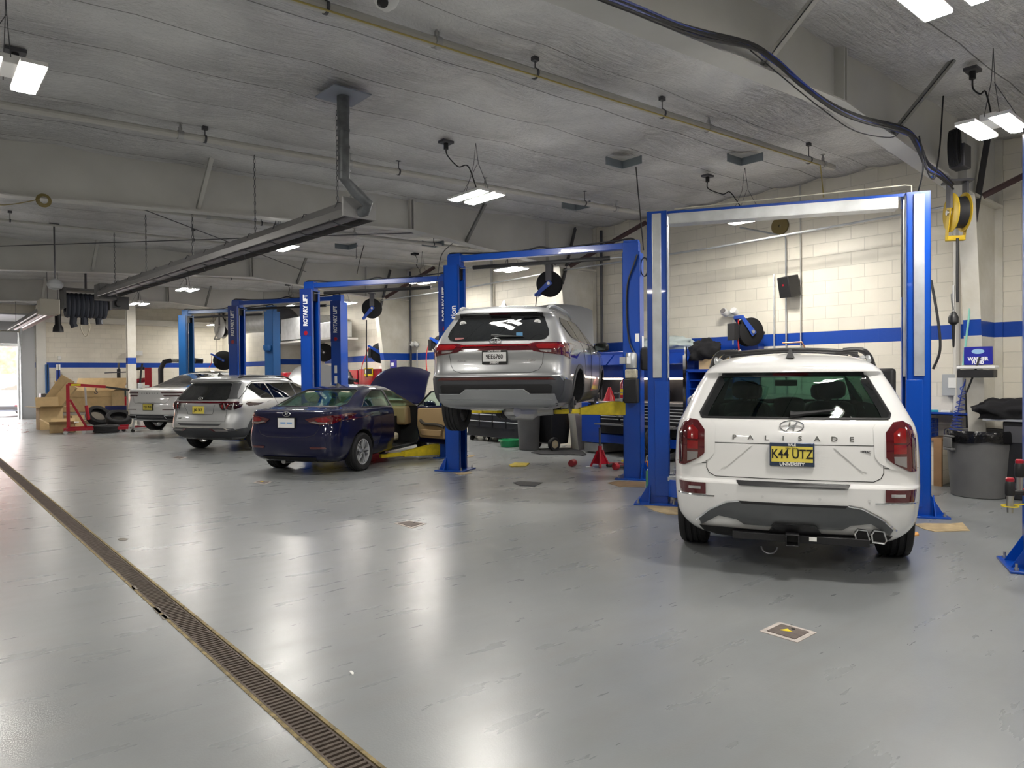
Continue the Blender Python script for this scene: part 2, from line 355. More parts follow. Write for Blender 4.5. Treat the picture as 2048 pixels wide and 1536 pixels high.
# --- portal frames (tapered steel)
COLM = CREAM
def stripe_mat():
    m = mat('column_paint', (.74, .71, .64), .45); nt = m.node_tree; L = nt.links.new; b_ = nt.nodes['Principled BSDF']
    g = N(nt, 'ShaderNodeNewGeometry'); s = N(nt, 'ShaderNodeSeparateXYZ'); L(g.outputs['Position'], s.inputs[0])
    a = N(nt, 'ShaderNodeMath', operation='COMPARE'); L(s.outputs[2], a.inputs[0]); a.inputs[1].default_value = 2.134; a.inputs[2].default_value = .1016
    n = N(nt, 'ShaderNodeTexNoise', i2=1.6, i3=6, i4=.65); L(g.outputs['Position'], n.inputs[0])
    r_ = N(nt, 'ShaderNodeValToRGB'); e = r_.color_ramp.elements; e[0].position = .35; e[0].color = (.72, .70, .64, 1); e[1].position = .72; e[1].color = (.56, .53, .44, 1); L(n.outputs[0], r_.inputs[0])
    m2 = N(nt, 'ShaderNodeMix', data_type='RGBA'); L(a.outputs[0], m2.inputs[0]); L(r_.outputs[0], m2.inputs[6]); m2.inputs[7].default_value = (.003, .055, .36, 1)
    L(m2.outputs[2], b_.inputs['Base Color']); return m
COLM = stripe_mat()
def quad_prism(b, P, y0, y1):  # polygon given in xz
    b.prism([(p[0], p[1]) for p in P], 0, 1, Matrix(((1,0,0,0),(0,0,y1-y0,y0),(0,1,0,0),(0,0,0,1))))
def portal(y, label, flw=.20):
    r = thing('portal_rafter', label, 'steel rafter', (XR, y, 0))
    def B(): return MB()
    def fin(b, n, m):
        o = b.build(n, m, r, smooth=30); o.data.transform(TR(-XR, -y, 0)); return o
    th = .012
    xi0, xi1 = 10.72, 10.20    # inner flange x at floor and at the haunch
    # column: web, inner flange, outer flange
    b = B(); quad_prism(b, [(xi0, 0), (xi1, 3.80), (XR-.03, 3.80), (XR-.03, 0)], y-th/2, y+th/2); fin(b, 'column_web', COLM)
    b = B(); quad_prism(b, [(xi0-.015, 0), (xi1-.015, 3.80), (xi1, 3.80), (xi0, 0)], y-flw/2, y+flw/2); fin(b, 'inner_flange', COLM)
    b = B(); b.box((XR-.03, y-flw/2, 0), (XR-.012, y+flw/2, CZ(XR))); fin(b, 'outer_flange', COLM)
    b = B(); quad_prism(b, [(xi1-.02, 3.76), (xi1-.02, 3.80), (XR-.03, 3.80), (XR-.03, 3.76)], y-flw/2, y+flw/2); fin(b, 'haunch_stiffener', COLM)
    # rafter web and bottom flange following measured taper
    pts = [(xi1, 3.79), (6.7, 4.10), (1.0, 3.80), (-3.0, 4.02), (XL, 3.9)]
    b = B(); quad_prism(b, pts+[(XL, CZ(XL)+.05), (XR-.03, CZ(XR)+.05), (XR-.03, 3.79)], y-th/2, y+th/2); fin(b, 'rafter_web', FRAMEM)
    b = B()
    for (p, q) in zip(pts[:-1], pts[1:]): quad_prism(b, [(p[0], p[1]-.015), (p[0], p[1]), (q[0], q[1]), (q[0], q[1]-.015)], y-flw/2, y+flw/2)
    fin(b, 'bottom_flange', FRAMEM)
    for xx, zb in ((6.72, 4.09), (6.66, 4.09), (9.9, 3.82)):
        b = B(); b.box((xx-.008, y-flw/2, zb), (xx+.008, y+flw/2, CZ(xx))); fin(b, 'stiffener_plate', FRAMEM)
    # sloping purlin braces to the bottom flange
    for xx, s in ((9.3, 1), (7.9, -1), (3.2, 1), (3.2, -1), (5.4, -1)):
        zb = 3.87+(9.3-xx)*.08 if xx > 6.7 else 4.10-(6.7-xx)*.05
        M = frame((xx, y, zb+.02), (0, s*.62, CZ(xx)-zb-.02), (1, 0, 0))
        Ln = math.hypot(.62, CZ(xx)-zb-.02)
        b = B(); b.box((0, -.03, 0), (Ln, .03, .008), M).box((0, -.03, 0), (Ln, -.022, .04), M); fin(b, 'flange_brace', mat('brace_grey', (.22, .22, .21), .5) if xx > 7.5 else FRAMEM)
    return r
portal(3.15, 'tapered grey steel frame nearest the camera, its column by the grey trash can')
portal(10.55, 'tapered steel frame with its column behind the lifted silver SUV')
portal(17.95, 'tapered steel frame whose column stands beside the red cabinet')
portal(25.4, 'farthest tapered steel frame, above the dark blue lift')
b = MB().box((5.45, 25.28, 0), (5.70, 25.30, 4.05)).box((5.45, 25.50, 0), (5.70, 25.52, 4.05)).box((5.565, 25.3, 0), (5.585, 25.5, 4.05)).box((5.40, 25.2, 0), (5.75, 25.6, .02))
tag(b.build('support_column', COLM, smooth=0), 'slim cream steel column with a blue band, standing alone mid-floor', 'column')
# --- floor trench drain
r = thing('trench_drain', 'long brown slotted trench drain running diagonally across the grey floor', 'floor drain', (DX0, 1.0, 0))
GRT = mat('rusty_grating', (.11, .085, .07), .6, .4, var=.35, vscale=14)
EDG = mat('worn_yellow_edge', (.26, .20, .09), .6, .2, var=.7, vscale=22)
b = MB().box((-.018, -7.5, -.10), (0, 32.5, .003)).box((.14, -7.5, -.10), (.158, 32.5, .003)); b.build('drain_edge', EDG, r, smooth=0)
gb = MB(); n = 28
for k in range(n): gb.box((.012, k/n+.006, -.018), (.128, k/n+.024, -.002))
gb.box((.004, 0, -.02), (.014, .995, -.001)).box((.126, 0, -.02), (.136, .995, -.001))
g0 = gb.build('grate_panel', GRT, r, smooth=0); g0.location = (0, 0, 0)
for k in range(1, 32):
    g = g0.copy(); COL.objects.link(g); g.parent = r; g.location = (0, k*1.0, 0)
# patched spots at the drain's edge
pm = mat('bare_concrete', (.21, .19, .165), .8, var=.3, vscale=12)
def blob(c, rx, ry, h, m, name, label, cat, rot=0, n=14, jag=.18, group=None, kind=None):
    b = MB(); P = []
    for k in range(n):
        a = 2*PI*k/n; q = 1+random.uniform(-jag, jag); P.append((rx*q*math.cos(a), ry*q*math.sin(a)))
    b.prism(P, 0, h); o = b.build(name, m, None, loc=(c[0], c[1], .0005), rot=(0, 0, rot)); return tag(o, label, cat, group, kind)
# ================================================================ CARS
GLASSD = mat('dark_tinted_glass', (.004, .005, .006), .03, coat=1.0, spec=.8)
LENSR = mat('tail_lens', (.075, .0, .004), .08, coat=1.0, spec=.8)
LENSB = mat('tail_lens_bright', (.20, .003, .005), .12, coat=1.0)
LENSD = mat('dark_lens', (.02, .004, .006), .08, coat=1.0)
LENSC = mat('clear_lens', (.20, .19, .19), .1, coat=1.0)
CLAD = mat('grey_cladding', (.045, .048, .055), .5)
UNDER = mat('underbody', (.010, .010, .011), .8)
PLY = mat('plate_yellow', (.72, .60, .10), .4)
PLW = mat('plate_white', (.8, .8, .8), .4)
INK = mat('ink_black', (.01, .01, .01), .5)
RIMM = mat('alloy_rim', (.62, .63, .65), .32, .45)
TAN = mat('tan_trim', (.38, .26, .13), .6)
BEIGE = mat('beige_upholstery', (.42, .38, .28), .7)
SEATB = mat('black_upholstery', (.012, .012, .013), .6)
def glass_mat(name, col, tr):
    m = bpy.data.materials.new(name); m.use_nodes = True; nt = m.node_tree; nt.nodes.clear(); L = nt.links.new
    o = N(nt, 'ShaderNodeOutputMaterial'); g = N(nt, 'ShaderNodeBsdfGlossy'); g.inputs['Roughness'].default_value = .02; g.inputs['Color'].default_value = (1, 1, 1, 1)
    t = N(nt, 'ShaderNodeBsdfTransparent'); t.inputs[0].default_value = (col[0]*tr, col[1]*tr, col[2]*tr, 1)
    f = N(nt, 'ShaderNodeFresnel'); ge_ = N(nt, 'ShaderNodeNewGeometry'); mm = N(nt, 'ShaderNodeMath', operation='MULTIPLY_ADD'); L(ge_.outputs['Backfacing'], mm.inputs[0]); mm.inputs[1].default_value = -.8333; mm.inputs[2].default_value = 1.5; L(mm.outputs[0], f.inputs[0]); x = N(nt, 'ShaderNodeMixShader'); L(f.outputs[0], x.inputs[0]); L(t.outputs[0], x.inputs[1]); L(g.outputs[0], x.inputs[2]); L(x.outputs[0], o.inputs[0])
    return m
GL_DARK = glass_mat('privacy_glass', (.66, .85, .76), .72)
GL_CLEAR = glass_mat('clear_car_glass', (.75, .95, .88), .85)
def ring_pts(row):
    z, xr, xf, w, cr, rx, ry, bow, tp = row
    half = []
    rx = min(rx, (xf-xr)*.35); ry = min(ry, w*.75)
    xm = (xr+xf)/2; hl = max((xf-xr)/2, .01)
    def side(x, wy=1.0):
        s = abs((x-xm)/hl); return w*(1 - (tp if x < xm else tp*1.3)*s**2.6)
    wr = side(xr+bow+rx); 
    for i in range(9):
        y = (wr-ry)*i/9; half.append((xr+bow*(y/w)**2 if w > 0 else xr, y))
    b1 = bow*((wr-ry)/w)**2
    for i in range(8):
        a = PI/2*i/8; e = .75
        half.append((xr+b1+rx*(1-math.cos(a)**e), wr-ry+ry*math.sin(a)**e))
    x0 = xr+b1+rx; rxf = min(.55, (xf-xr)*.3); ryf = min(.5, w*.6); bf = .12*w; x1 = xf-rxf-bf
    for i in range(27):
        x = x0+(x1-x0)*i/26; half.append((x, side(x)))
    wf = side(x1)
    for i in range(1, 9):
        a = PI/2*i/8; half.append((x1+rxf*math.sin(a)**.9, wf-ryf+ryf*math.cos(a)**.9 if i < 8 else wf-ryf))
    for i in range(1, 5):
        y = (wf-ryf)*(1-i/4); half.append((xf-bf*(y/max(wf-ryf, .01)), y))
    pts = half + [(x, -y) for (x, y) in half[-2:0:-1]]
    return [Vector((x, y, z + cr*(1-(y/max(w, .01))**2))) for x, y in pts]
def loft(rows, sub=3):
    R = mono(rows, sub) if sub > 1 else rows; b = MB(); n = None
    for r in R:
        p = ring_pts(r); n = len(p); b.v += p
    for i in range(len(R)-1):
        for j in range(n): b.f.append((i*n+j, i*n+(j+1) % n, (i+1)*n+(j+1) % n, (i+1)*n+j))
    # caps as strips across left/right
    h = n//2
    for base, flip in ((0, True), ((len(R)-1)*n, False)):
        for j in range(h):
            a, c = j, j+1; d, e = (n-j) % n, n-j-1
            if j == 0: f = (0, 1, n-1)
            elif c == h or c == e: f = (a, c, d)
            else: f = (a, c, e, d)
            f = tuple(base+q for q in f); b.f.append(f[::-1] if flip else f)
    return b
class Car:
    def __init__(s, name, label, loc, heading, paint, rows, cat='car'):
        s.r = thing(name, label, cat, loc, rad(heading)); s.paint = paint; s.rows = rows
        me = loft(rows).mesh('body', 0); s.body = link('body', me, s.r); me.materials.append(paint)
        s.solid = me.copy()
        bm = bmesh.new(); bm.from_mesh(s.solid); s.bvh = BVHTree.FromBMesh(bm); bm.free()
        s.arches = []
    def finish_body(s, cuts=(), arches=(), cavity=None, smooth=28, inner=None, zin=.64):
        cs = []
        if cavity:
            c = link('cv', loft(cavity).mesh('cv', 0)); cs.append(c)
        for bld in cuts: cs.append(link('c', bld.mesh('c', 0)))
        for (x, z, R) in arches:
            for sd in (1, -1):
                b = MB().lathe([(R, 0), (R, .5)], 40, TR(x, sd*.62, z) @ RX(-sd*PI/2)); cs.append(link('c', b.mesh('c', 0)))
            b = MB().box((x-R*.9, -.62, -.2), (x+R*.9, .62, .38)); cs.append(link('c', b.mesh('c', 0)))
        for q in cs: q.parent = s.r
        if cs: boolean(s.body, cs)
        s.body.data.materials.clear(); s.body.data.materials.append(s.paint); s.body.data.materials.append(UNDER); s.body.data.materials.append(inner or UNDER)
        for f in s.body.data.polygons:
            q = f.center; k = 0
            for (x, z, R) in arches:
                if abs(q.y) > .55 and (q.x-x)**2+(q.z-z)**2 < (R+.01)**2: k = 1
            if not k:
                h = s.bvh.find_nearest(q)
                if h[0] is not None and h[3] > .012: k = 2 if q.z > zin else 1
            f.material_index = k
        s.body.data.shade_smooth(); s.body.data.set_sharp_from_angle(angle=rad(smooth))
    def hit(s, axis, a, b, sd=1, off=0.0):
        if axis == 'rear': o, d = Vector((-1.5, a, b)), Vector((1, 0, 0))
        elif axis == 'front': o, d = Vector((7, a, b)), Vector((-1, 0, 0))
        elif axis == 'side': o, d = Vector((a, sd*2, b)), Vector((0, -sd, 0))
        else: o, d = Vector((a, b, 3)), Vector((0, 0, -1))
        h = s.bvh.ray_cast(o, d)
        if h[0] is None:
            return None
        return h[0] - d*off
    def patch(s, poly, m, name, axis='rear', sd=1, off=.004, th=.006, step=.05, parent=None, smooth=50):
        # poly = [(a,b)]; projected on the body
        bm = bmesh.new(); vs = [bm.verts.new((p[0], p[1], 0)) for p in poly]; bm.faces.new(vs)
        bmesh.ops.triangulate(bm, faces=bm.faces[:])
        for k in (0, 1):
            lo = min(p[k] for p in poly); hi = max(p[k] for p in poly); q = lo+step
            while q < hi-1e-3:
                co = [0, 0, 0]; co[k] = q; no = [0, 0, 0]; no[k] = 1
                bmesh.ops.bisect_plane(bm, geom=bm.verts[:]+bm.edges[:]+bm.faces[:], plane_co=co, plane_no=no); q += step
        bad = []
        for v in bm.verts:
            h = s.hit(axis, v.co.x, v.co.y, sd, off)
            if h is None: bad.append(v)
            else: v.co = h
        if bad: bmesh.ops.delete(bm, geom=bad, context='VERTS')
        bmesh.ops.recalc_face_normals(bm, faces=bm.faces)
        dirv = {'rear': Vector((-1, 0, 0)), 'front': Vector((1, 0, 0)), 'side': Vector((0, sd, 0)), 'top': Vector((0, 0, 1))}[axis]
        tot = sum((f.normal.dot(dirv) for f in bm.faces), 0)
        if tot < 0: bmesh.ops.reverse_faces(bm, faces=bm.faces)
        if th:
            ret = bmesh.ops.extrude_face_region(bm, geom=bm.faces[:])
            nv = [g for g in ret['geom'] if isinstance(g, bmesh.types.BMVert)]
            # original stays as the outer skin; move the copy outward along the axis
            for v in nv: v.co += dirv*th
            bmesh.ops.recalc_face_normals(bm, faces=bm.faces)
        me = bpy.data.meshes.new(name); bm.to_mesh(me); bm.free(); me.shade_smooth(); me.set_sharp_from_angle(angle=rad(smooth)); me.materials.append(m)
        return link(name, me, parent or s.r)
    def sym(s, poly, *a, **k):
        o1 = s.patch(poly, *a, **k); o2 = s.patch([(-p[0], p[1]) for p in poly][::-1], *a, **k); return o1, o2
    def both(s, poly, *a, **k):
        return s.patch(poly, *a, axis='side', sd=1, **k), s.patch(poly, *a, axis='side', sd=-1, **k)
    def line(s, b, pts, axis='rear', sd=1, r=.004, off=0.0, closed=False, step=.04):
        out = []; P = list(pts)+([pts[0]] if closed else [])
        for p, q in zip(P[:-1], P[1:]):
            n = max(1, int(math.hypot(p[0]-q[0], p[1]-q[1])/step))
            for i in range(n):
                h = s.hit(axis, p[0]+(q[0]-p[0])*i/n, p[1]+(q[1]-p[1])*i/n, sd, off)
                if h: out.append(h)
        h = s.hit(axis, P[-1][0], P[-1][1], sd, off)
        if h: out.append(h)
        if len(out) > 1: b.tube(out, r, 5)
    def wheel(s, x, y, z, R, wd, rim=.66, sd=1, rimm=None, style=5, name='wheel'):
        M = TR(x, y, z) @ RX(-sd*PI/2)      # local z points outward
        h = wd/2; r0 = R*rim
        prof = [(r0, -h*.82), (r0+.02, -h*.95), (R*.9, -h*1.02), (R*.965, -h*.93), (R, -h*.72)]
        for g in (-.42, 0.0, .42):
            prof += [(R, h*(g-.10)), (R-.010, h*(g-.07)), (R-.010, h*(g+.07)), (R, h*(g+.10))]
        prof += [(R, h*.72), (R*.965, h*.93), (R*.9, h*1.02), (r0+.02, h*.95), (r0, h*.82)]
        t = MB().ring(prof, 44, M).build(name, RUBBER, s.r, smooth=30)
        b = MB(); b.ring([(r0+.004, -h*.8), (r0+.004, h*.86), (r0-.012, h*.86), (r0-.02, h*.5), (r0-.02, -h*.8)], 36, M)
        b.lathe([(.001, h*.40), (.06, h*.46), (.07, h*.38), (.07, h*.2)], 16, M, cap=False)
        for k in range(style):
            a = 2*PI*k/style
            for da in (-.16, .16):
                P = [(.045*math.cos(a+da*2.5), .045*math.sin(a+da*2.5)), ((r0-.01)*math.cos(a+da*.9-.10), (r0-.01)*math.sin(a+da*.9-.10)), ((r0-.01)*math.cos(a+da*.9+.10), (r0-.01)*math.sin(a+da*.9+.10)), (.06*math.cos(a+da*2.5+.5*da/abs(da)), .06*math.sin(a+da*2.5+.5*da/abs(da)))]
                b.prism(P, h*.52, h*.80, M)
        b.build('rim', rimm or RIMM, t, smooth=30)
        MB().lathe([(r0*.62, -h*.2), (r0*.62, h*.1)], 20, M).build('brake_disc', DSTEEL, t)
        return t
    def plate(s, z, txt, small, bgm, y=0, parent=None, off=.02, framem=None, size=.085, top=None, band=False):
        h = s.hit('rear', y, z); x = h.x-off; 
        b = MB().box((x-.008, y-.165, z-.088), (x+off+.02, y+.165, z+.088)); f = b.build('plate_frame', framem or INK, s.r, bevel=.004)
        zl, zh = (z-.056, z+.062) if band else (z-.076, z+.076); MB().box((x-.011, y-.152, zl), (x-.007, y+.152, zh)).build('number_plate', bgm, f)
        X = Vector((0, -1, 0)); Y = Vector((0, 0, 1))
        text(txt, size, INK, (x-.012, y, (zl+zh)/2), X, Y, f, 'plate_characters', .001, .0015, sx=.80)
        if small: text(small, .034, PLW, (x-.013, y, z-.072), X, Y, f, 'frame_lettering', .001, .0012)
        if top: text(top[0], .026, top[1], (x-.013, y, z+.075), X, Y, f, 'frame_lettering', .001, .0008)
        return f
    def badge(s, z, y=0, wd=.085, m=None, off=.006):
        h = s.hit('rear', y, z, 1, off); b = MB()
        P = [(h.x-.004, y+wd*math.cos(2*PI*k/28), z+wd*.5*math.sin(2*PI*k/28)) for k in range(28)]; b.tube(P, .006, 6, closed=True)
        w_ = wd*.62
        b.tube(smooth_path([(h.x-.004, y+w_*.75, z-wd*.36), (h.x-.005, y+w_*.35, z), (h.x-.004, y+w_*.22, z+wd*.38)], 4), .007, 6)
        b.tube(smooth_path([(h.x-.004, y-w_*.75, z+wd*.36), (h.x-.005, y-w_*.35, z), (h.x-.004, y-w_*.22, z-wd*.38)], 4), .007, 6)
        b.tube(smooth_path([(h.x-.004, y+w_*.55, z-wd*.1), (h.x-.006, y, z), (h.x-.004, y-w_*.55, z+wd*.1)], 4), .007, 6)
        return b.build('emblem', m or CHROME, s.r)
    def mirror(s, x, y, z, sd=-1, m=None, scale=1.0):
        M = TR(x, y, z) @ Matrix.Diagonal((scale, scale*sd, scale, 1))
        b = MB(); secs = [(0, .05, .035), (.05, .085, .065), (.14, .095, .08), (.21, .085, .07), (.25, .04, .04)]
        n = 14; base = 0
        for (yy, a, c) in secs: b.v += [M @ Vector((a*.75*math.cos(2*PI*k/n)+.02, yy, c*math.sin(2*PI*k/n)+c*.2)) for k in range(n)]
        for i in range(len(secs)-1):
            for k in range(n): b.f.append((i*n+k, i*n+(k+1) % n, (i+1)*n+(k+1) % n, (i+1)*n+k))
        b.f.append(tuple(range(n))); b.f.append(tuple((len(secs)-1)*n+k for k in range(n)))
        b.tube([M @ Vector((.03, -.06, -.05)), M @ Vector((.02, .06, 0))], .02*scale, 6)
        o = b.build('door_mirror', m or s.paint, s.r, smooth=60)
        g = MB().add([M @ Vector((-.075, .04+.17*u+0*v, -.045+.115*v)) for u, v in ((0, 0), (1, .1), (1, .9), (0, 1))], [(0, 1, 2, 3)])
        g.build('mirror_glass', mat('mirror_glass', (.10, .12, .12), .05, 1.0), o, smooth=0)
    def hood(s, xh, w0, w1, ln, ang, z, m=None, under=None, name='raised_hood'):
        M = TR(xh, 0, z) @ RY(-rad(ang))   # local x forward then up
        b = MB(); nx, nyy = 8, 12; n = (nx+1)*(nyy+1)
        for t in (0, -.035):
            for i in range(nx+1):
                u = i/nx; wv = w0+(w1-w0)*u
                for j in range(nyy+1):
                    v = -1+2*j/nyy
                    xx = u*ln*(1-.10*v*v*(u**2)); zz = .05*(1-v*v)-.10*u**3*(1)-.05*max(0, abs(v)-.75)*4*.5
                    b.v.append(M @ Vector((xx, v*wv, zz+t)))
        q = nyy+1
        for i in range(nx):
            for j in range(nyy):
                a = i*q+j; b.f.append((a, a+1, a+q+1, a+q)); b.f.append((n+a, n+a+q, n+a+q+1, n+a+1))
        for i in range(nx):
            for j in (0, nyy): a = i*q+j; b.f.append((a, a+q, n+a+q, n+a))
        for j in range(nyy):
            for i in (0, nx): a = i*q+j; b.f.append((a, a+1, n+a+1, n+a))
        return b.build(name, m or s.paint, s.r, smooth=50)
    def seat(s, x, y, z, m, w=.26, h=.55, parent=None, hr=True, lean=.18):
        b = MB(); M = TR(x, y, z) @ RY(-lean)
        pr = mono([[0, .09, w*.9], [h*.35, .08, w], [h*.75, .07, w*.98], [h*.95, .055, w*.8], [h, .02, w*.6]], 3)
        n = 16
        for (zz, tx, ty) in pr: b.v += [M @ Vector((tx*math.copysign(abs(math.cos(2*PI*k/n))**.7, math.cos(2*PI*k/n)), ty*math.copysign(abs(math.sin(2*PI*k/n))**.5, math.sin(2*PI*k/n)), zz)) for k in range(n)]
        for i in range(len(pr)-1):
            for k in range(n): b.f.append((i*n+k, i*n+(k+1) % n, (i+1)*n+(k+1) % n, (i+1)*n+k))
        b.f.append(tuple(range(n))); b.f.append(tuple((len(pr)-1)*n+k for k in range(n)))
        o = b.build('seat', m, s.r, smooth=60)
        if hr:
            b = MB(); b.tube([M @ Vector((0, -.06, h-.03)), M @ Vector((0, -.06, h+.08))], .007, 6).tube([M @ Vector((0, .06, h-.03)), M @ Vector((0, .06, h+.08))], .007, 6)
            pr = [[h+.03, .03, .09], [h+.06, .05, .13], [h+.14, .055, .14], [h+.19, .045, .12], [h+.205, .02, .08]]; base = len(b.v)
            for (zz, tx, ty) in pr: b.v += [M @ Vector((tx*math.cos(2*PI*k/n), ty*math.copysign(abs(math.sin(2*PI*k/n))**.6, math.sin(2*PI*k/n)), zz)) for k in range(n)]
            for i in range(len(pr)-1):
                for k in range(n): b.f.append((base+i*n+k, base+i*n+(k+1) % n, base+(i+1)*n+(k+1) % n, base+(i+1)*n+k))
            b.f.append(tuple(base+k for k in range(n))); b.f.append(tuple(base+(len(pr)-1)*n+k for k in range(n)))
            b.build('headrest', m, o, smooth=60)
        return o
def yprism(poly, y0, y1):   # poly in xz
    return MB().prism(poly, 0, 1, Matrix(((1,0,0,0),(0,0,y1-y0,y0),(0,1,0,0),(0,0,0,1))))
def xprism(poly, x0, x1):   # poly in yz
    return MB().prism(poly, 0, 1, Matrix(((0,0,x1-x0,x0),(1,0,0,0),(0,1,0,0),(0,0,0,1))))
def msym(p): return list(p)+[(-y, z) for (y, z) in p[::-1]]
def shrink(rows, d, x0=None, x1=None, zlo=0, zhi=9, flat=True):
    out = []
    for r in rows:
        if zlo <= r[0] <= zhi:
            q = list(r); q[1] += d; q[2] -= d; q[3] -= d; q[4] = 0
            if x0: q[1] = max(q[1], x0)
            if x1: q[2] = min(q[2], x1)
            out.append(q)
    return out
# rows: z, xr, xf, w, crown, rx, ry, bow, taper
# ---------------------------------------------------------------- white three-row SUV
WP = mat('white_car_paint', (.74, .74, .735), .28, coat=1.0)
rows = [(.22,.45,4.45,.66,0,.35,.3,.06,.06),(.27,.22,4.70,.80,0,.4,.3,.09,.06),(.36,.08,4.86,.90,0,.42,.30,.11,.06),(.46,.02,4.93,.955,0,.44,.30,.12,.06),
 (.60,.0,4.97,.975,0,.46,.30,.12,.06),(.715,.0,4.98,.982,0,.46,.30,.12,.06),(.745,.035,4.98,.985,0,.46,.28,.11,.06),(.86,.05,4.97,.987,0,.44,.28,.10,.06),(1.0,.06,4.93,.985,0,.42,.28,.10,.07),
 (1.10,.075,4.80,.975,0,.40,.28,.10,.07),(1.15,.09,4.45,.962,0,.38,.28,.10,.07),(1.19,.11,4.05,.945,0,.36,.27,.10,.07),(1.23,.14,3.85,.925,0,.34,.26,.10,.07),
 (1.32,.21,3.58,.880,0,.30,.24,.10,.07),(1.45,.315,3.25,.815,0,.26,.22,.10,.07),(1.55,.395,2.98,.755,0,.24,.20,.09,.07),(1.585,.36,2.87,.73,0,.24,.20,.09,.07),
 (1.615,.375,2.75,.70,.01,.26,.20,.09,.07),(1.655,.47,2.55,.65,.02,.3,.25,.08,.06),(1.70,.72,2.35,.58,.025,.3,.25,.05,.05),(1.727,1.0,2.15,.42,.025,.3,.2,.03,.03),(1.735,1.35,1.9,.15,.02,.1,.1,.0,0)]
pal = Car('white_suv', 'large white SUV with roof bars parked rear-on under the nearest blue lift', (5.105, 2.741, 0), 29.4, WP, rows)
c = pal
rg = msym([(.70, 1.225), (.715, 1.26), (.575, 1.545), (.54, 1.555)])
ws = msym([(.74, 1.25), (.60, 1.56)])
sw = [(.50, 1.27), (3.35, 1.24), (2.75, 1.555), (.75, 1.555)]
cav = shrink(rows, .05, zlo=.95, zhi=1.66, x1=3.9)
c.finish_body([xprism(rg, -.4, .75), xprism(ws, 2.55, 4.3), yprism(sw, .5, 1.2), yprism(sw, -1.2, -.5)], [(1.12, .38, .445), (4.02, .38, .445)], cav)
gl = c.patch(rg, GL_DARK, 'rear_window', off=-.012, th=.004, step=.08)
c.patch(ws, GL_CLEAR, 'windshield', axis='front', off=-.012, th=.004, step=.1)
for sd in (1, -1): c.patch(sw, GL_DARK, 'side_window', axis='side', sd=sd, off=-.010, th=.004, step=.1)
b = MB()
c.line(b, [(y, 1.225) for y in (-.70, .70)], r=.012, off=.0)
c.line(b, [(-.70, 1.225), (-.715, 1.26), (-.575, 1.545), (-.54, 1.555), (.54, 1.555), (.575, 1.545), (.715, 1.26), (.70, 1.225)], r=.012, off=-.004)
b.build('window_seal', BLACK, c.r)
# black glass border left and right, and spoiler edge with brake light
c.sym([(.545, 1.553), (.578, 1.545), (.716, 1.26), (.70, 1.23), (.655, 1.23), (.63, 1.30), (.53, 1.50)], GLASSD, 'window_border', off=-.002, th=.002)
c.patch([(-.56, 1.545), (.56, 1.545), (.55, 1.580), (-.55, 1.580)], GLASSD, 'window_border', off=.002, th=.004)
c.patch([(-.14, 1.555), (.14, 1.555), (.14, 1.575), (-.14, 1.575)], LENSR, 'brake_light', off=.01, th=.004)
# tail lamps
lamp = [(.60, 1.155), (.615, .955), (.64, .915), (.69, .875), (.86, .875), (.88, 1.21), (.64, 1.21)]
for s_ in (1, -1):
    P = [(s_*p[0], p[1]) for p in ((.585, 1.16), (.592, .95), (.625, .905), (.70, .862), (.88, .84), (.88, 1.215), (.625, 1.215))]
    c.patch(P if s_ > 0 else P[::-1], WP, 'lamp_bezel', off=.002, th=.006)
    P = [(s_*p[0], p[1]) for p in ((.672, 1.13), (.672, .945), (.72, .905), (.84, .845), (.895, .845), (.895, 1.10), (.86, 1.18), (.80, 1.215), (.73, 1.205))]
    L_ = c.patch(P if s_ > 0 else P[::-1], LENSR, 'tail_lamp', off=.010, th=.010, step=.03)
    def pp(Q, m, n, o=.021):
        Q = [(s_*p[0], p[1]) for p in Q]; c.patch(Q if s_ > 0 else Q[::-1], m, n, off=o, th=.003, parent=L_, step=.03)
    pp([(.725, 1.125), (.725, 1.055), (.815, 1.055), (.815, 1.155), (.77, 1.165)], LENSB, 'brake_segment')
    pp([(.725, 1.04), (.725, .975), (.815, .975), (.815, 1.04)], LENSB, 'lamp_segment')
    pp([(.725, .955), (.73, .905), (.815, .875), (.815, .955)], LENSC, 'reverse_light')
    pp([(.858, 1.12), (.858, .875), (.880, .86), (.880, 1.10)], LENSD, 'dark_edge')
    P = [(s_*p[0], p[1]) for p in ((.66, .715), (.66, .625), (.87, .625), (.885, .70), (.885, .715))]
    R_ = c.patch(P if s_ > 0 else P[::-1], LENSR, 'reflector', off=.006, th=.010, step=.03)
    P = [(s_*p[0], p[1]) for p in ((.70, .685), (.70, .662), (.80, .662), (.80, .685))]; c.patch(P if s_ > 0 else P[::-1], CHROME, 'lamp_insert', off=.018, th=.003, parent=R_)
    b = MB(); c.line(b, [(s_*.59, .612), (s_*.9, .612), (s_*.96, .65)], r=.006, off=.003); b.build('chrome_strip', CHROME, c.r)
b = MB()
c.line(b, [(.655, .905), (.655, .83), (.635, .79), (.585, .765), (-.585, .765), (-.635, .79), (-.655, .83), (-.655, .905)], r=.0035, off=.0)
c.line(b, [(.60, 1.03), (-.60, 1.03)], r=.003, off=.0)
c.line(b, [(.66, .865), (.95, .865)], r=.003); c.line(b, [(-.66, .865), (-.95, .865)], r=.003)
for sd in (1, -1):
    for P in ([(1.35, .5), (1.62, .85), (1.60, 1.24)], [(2.62, .35), (2.66, 1.24)], [(3.65, .35), (3.70, 1.2)]): c.line(b, P, axis='side', sd=sd)
b.build('panel_gap', INK, c.r)
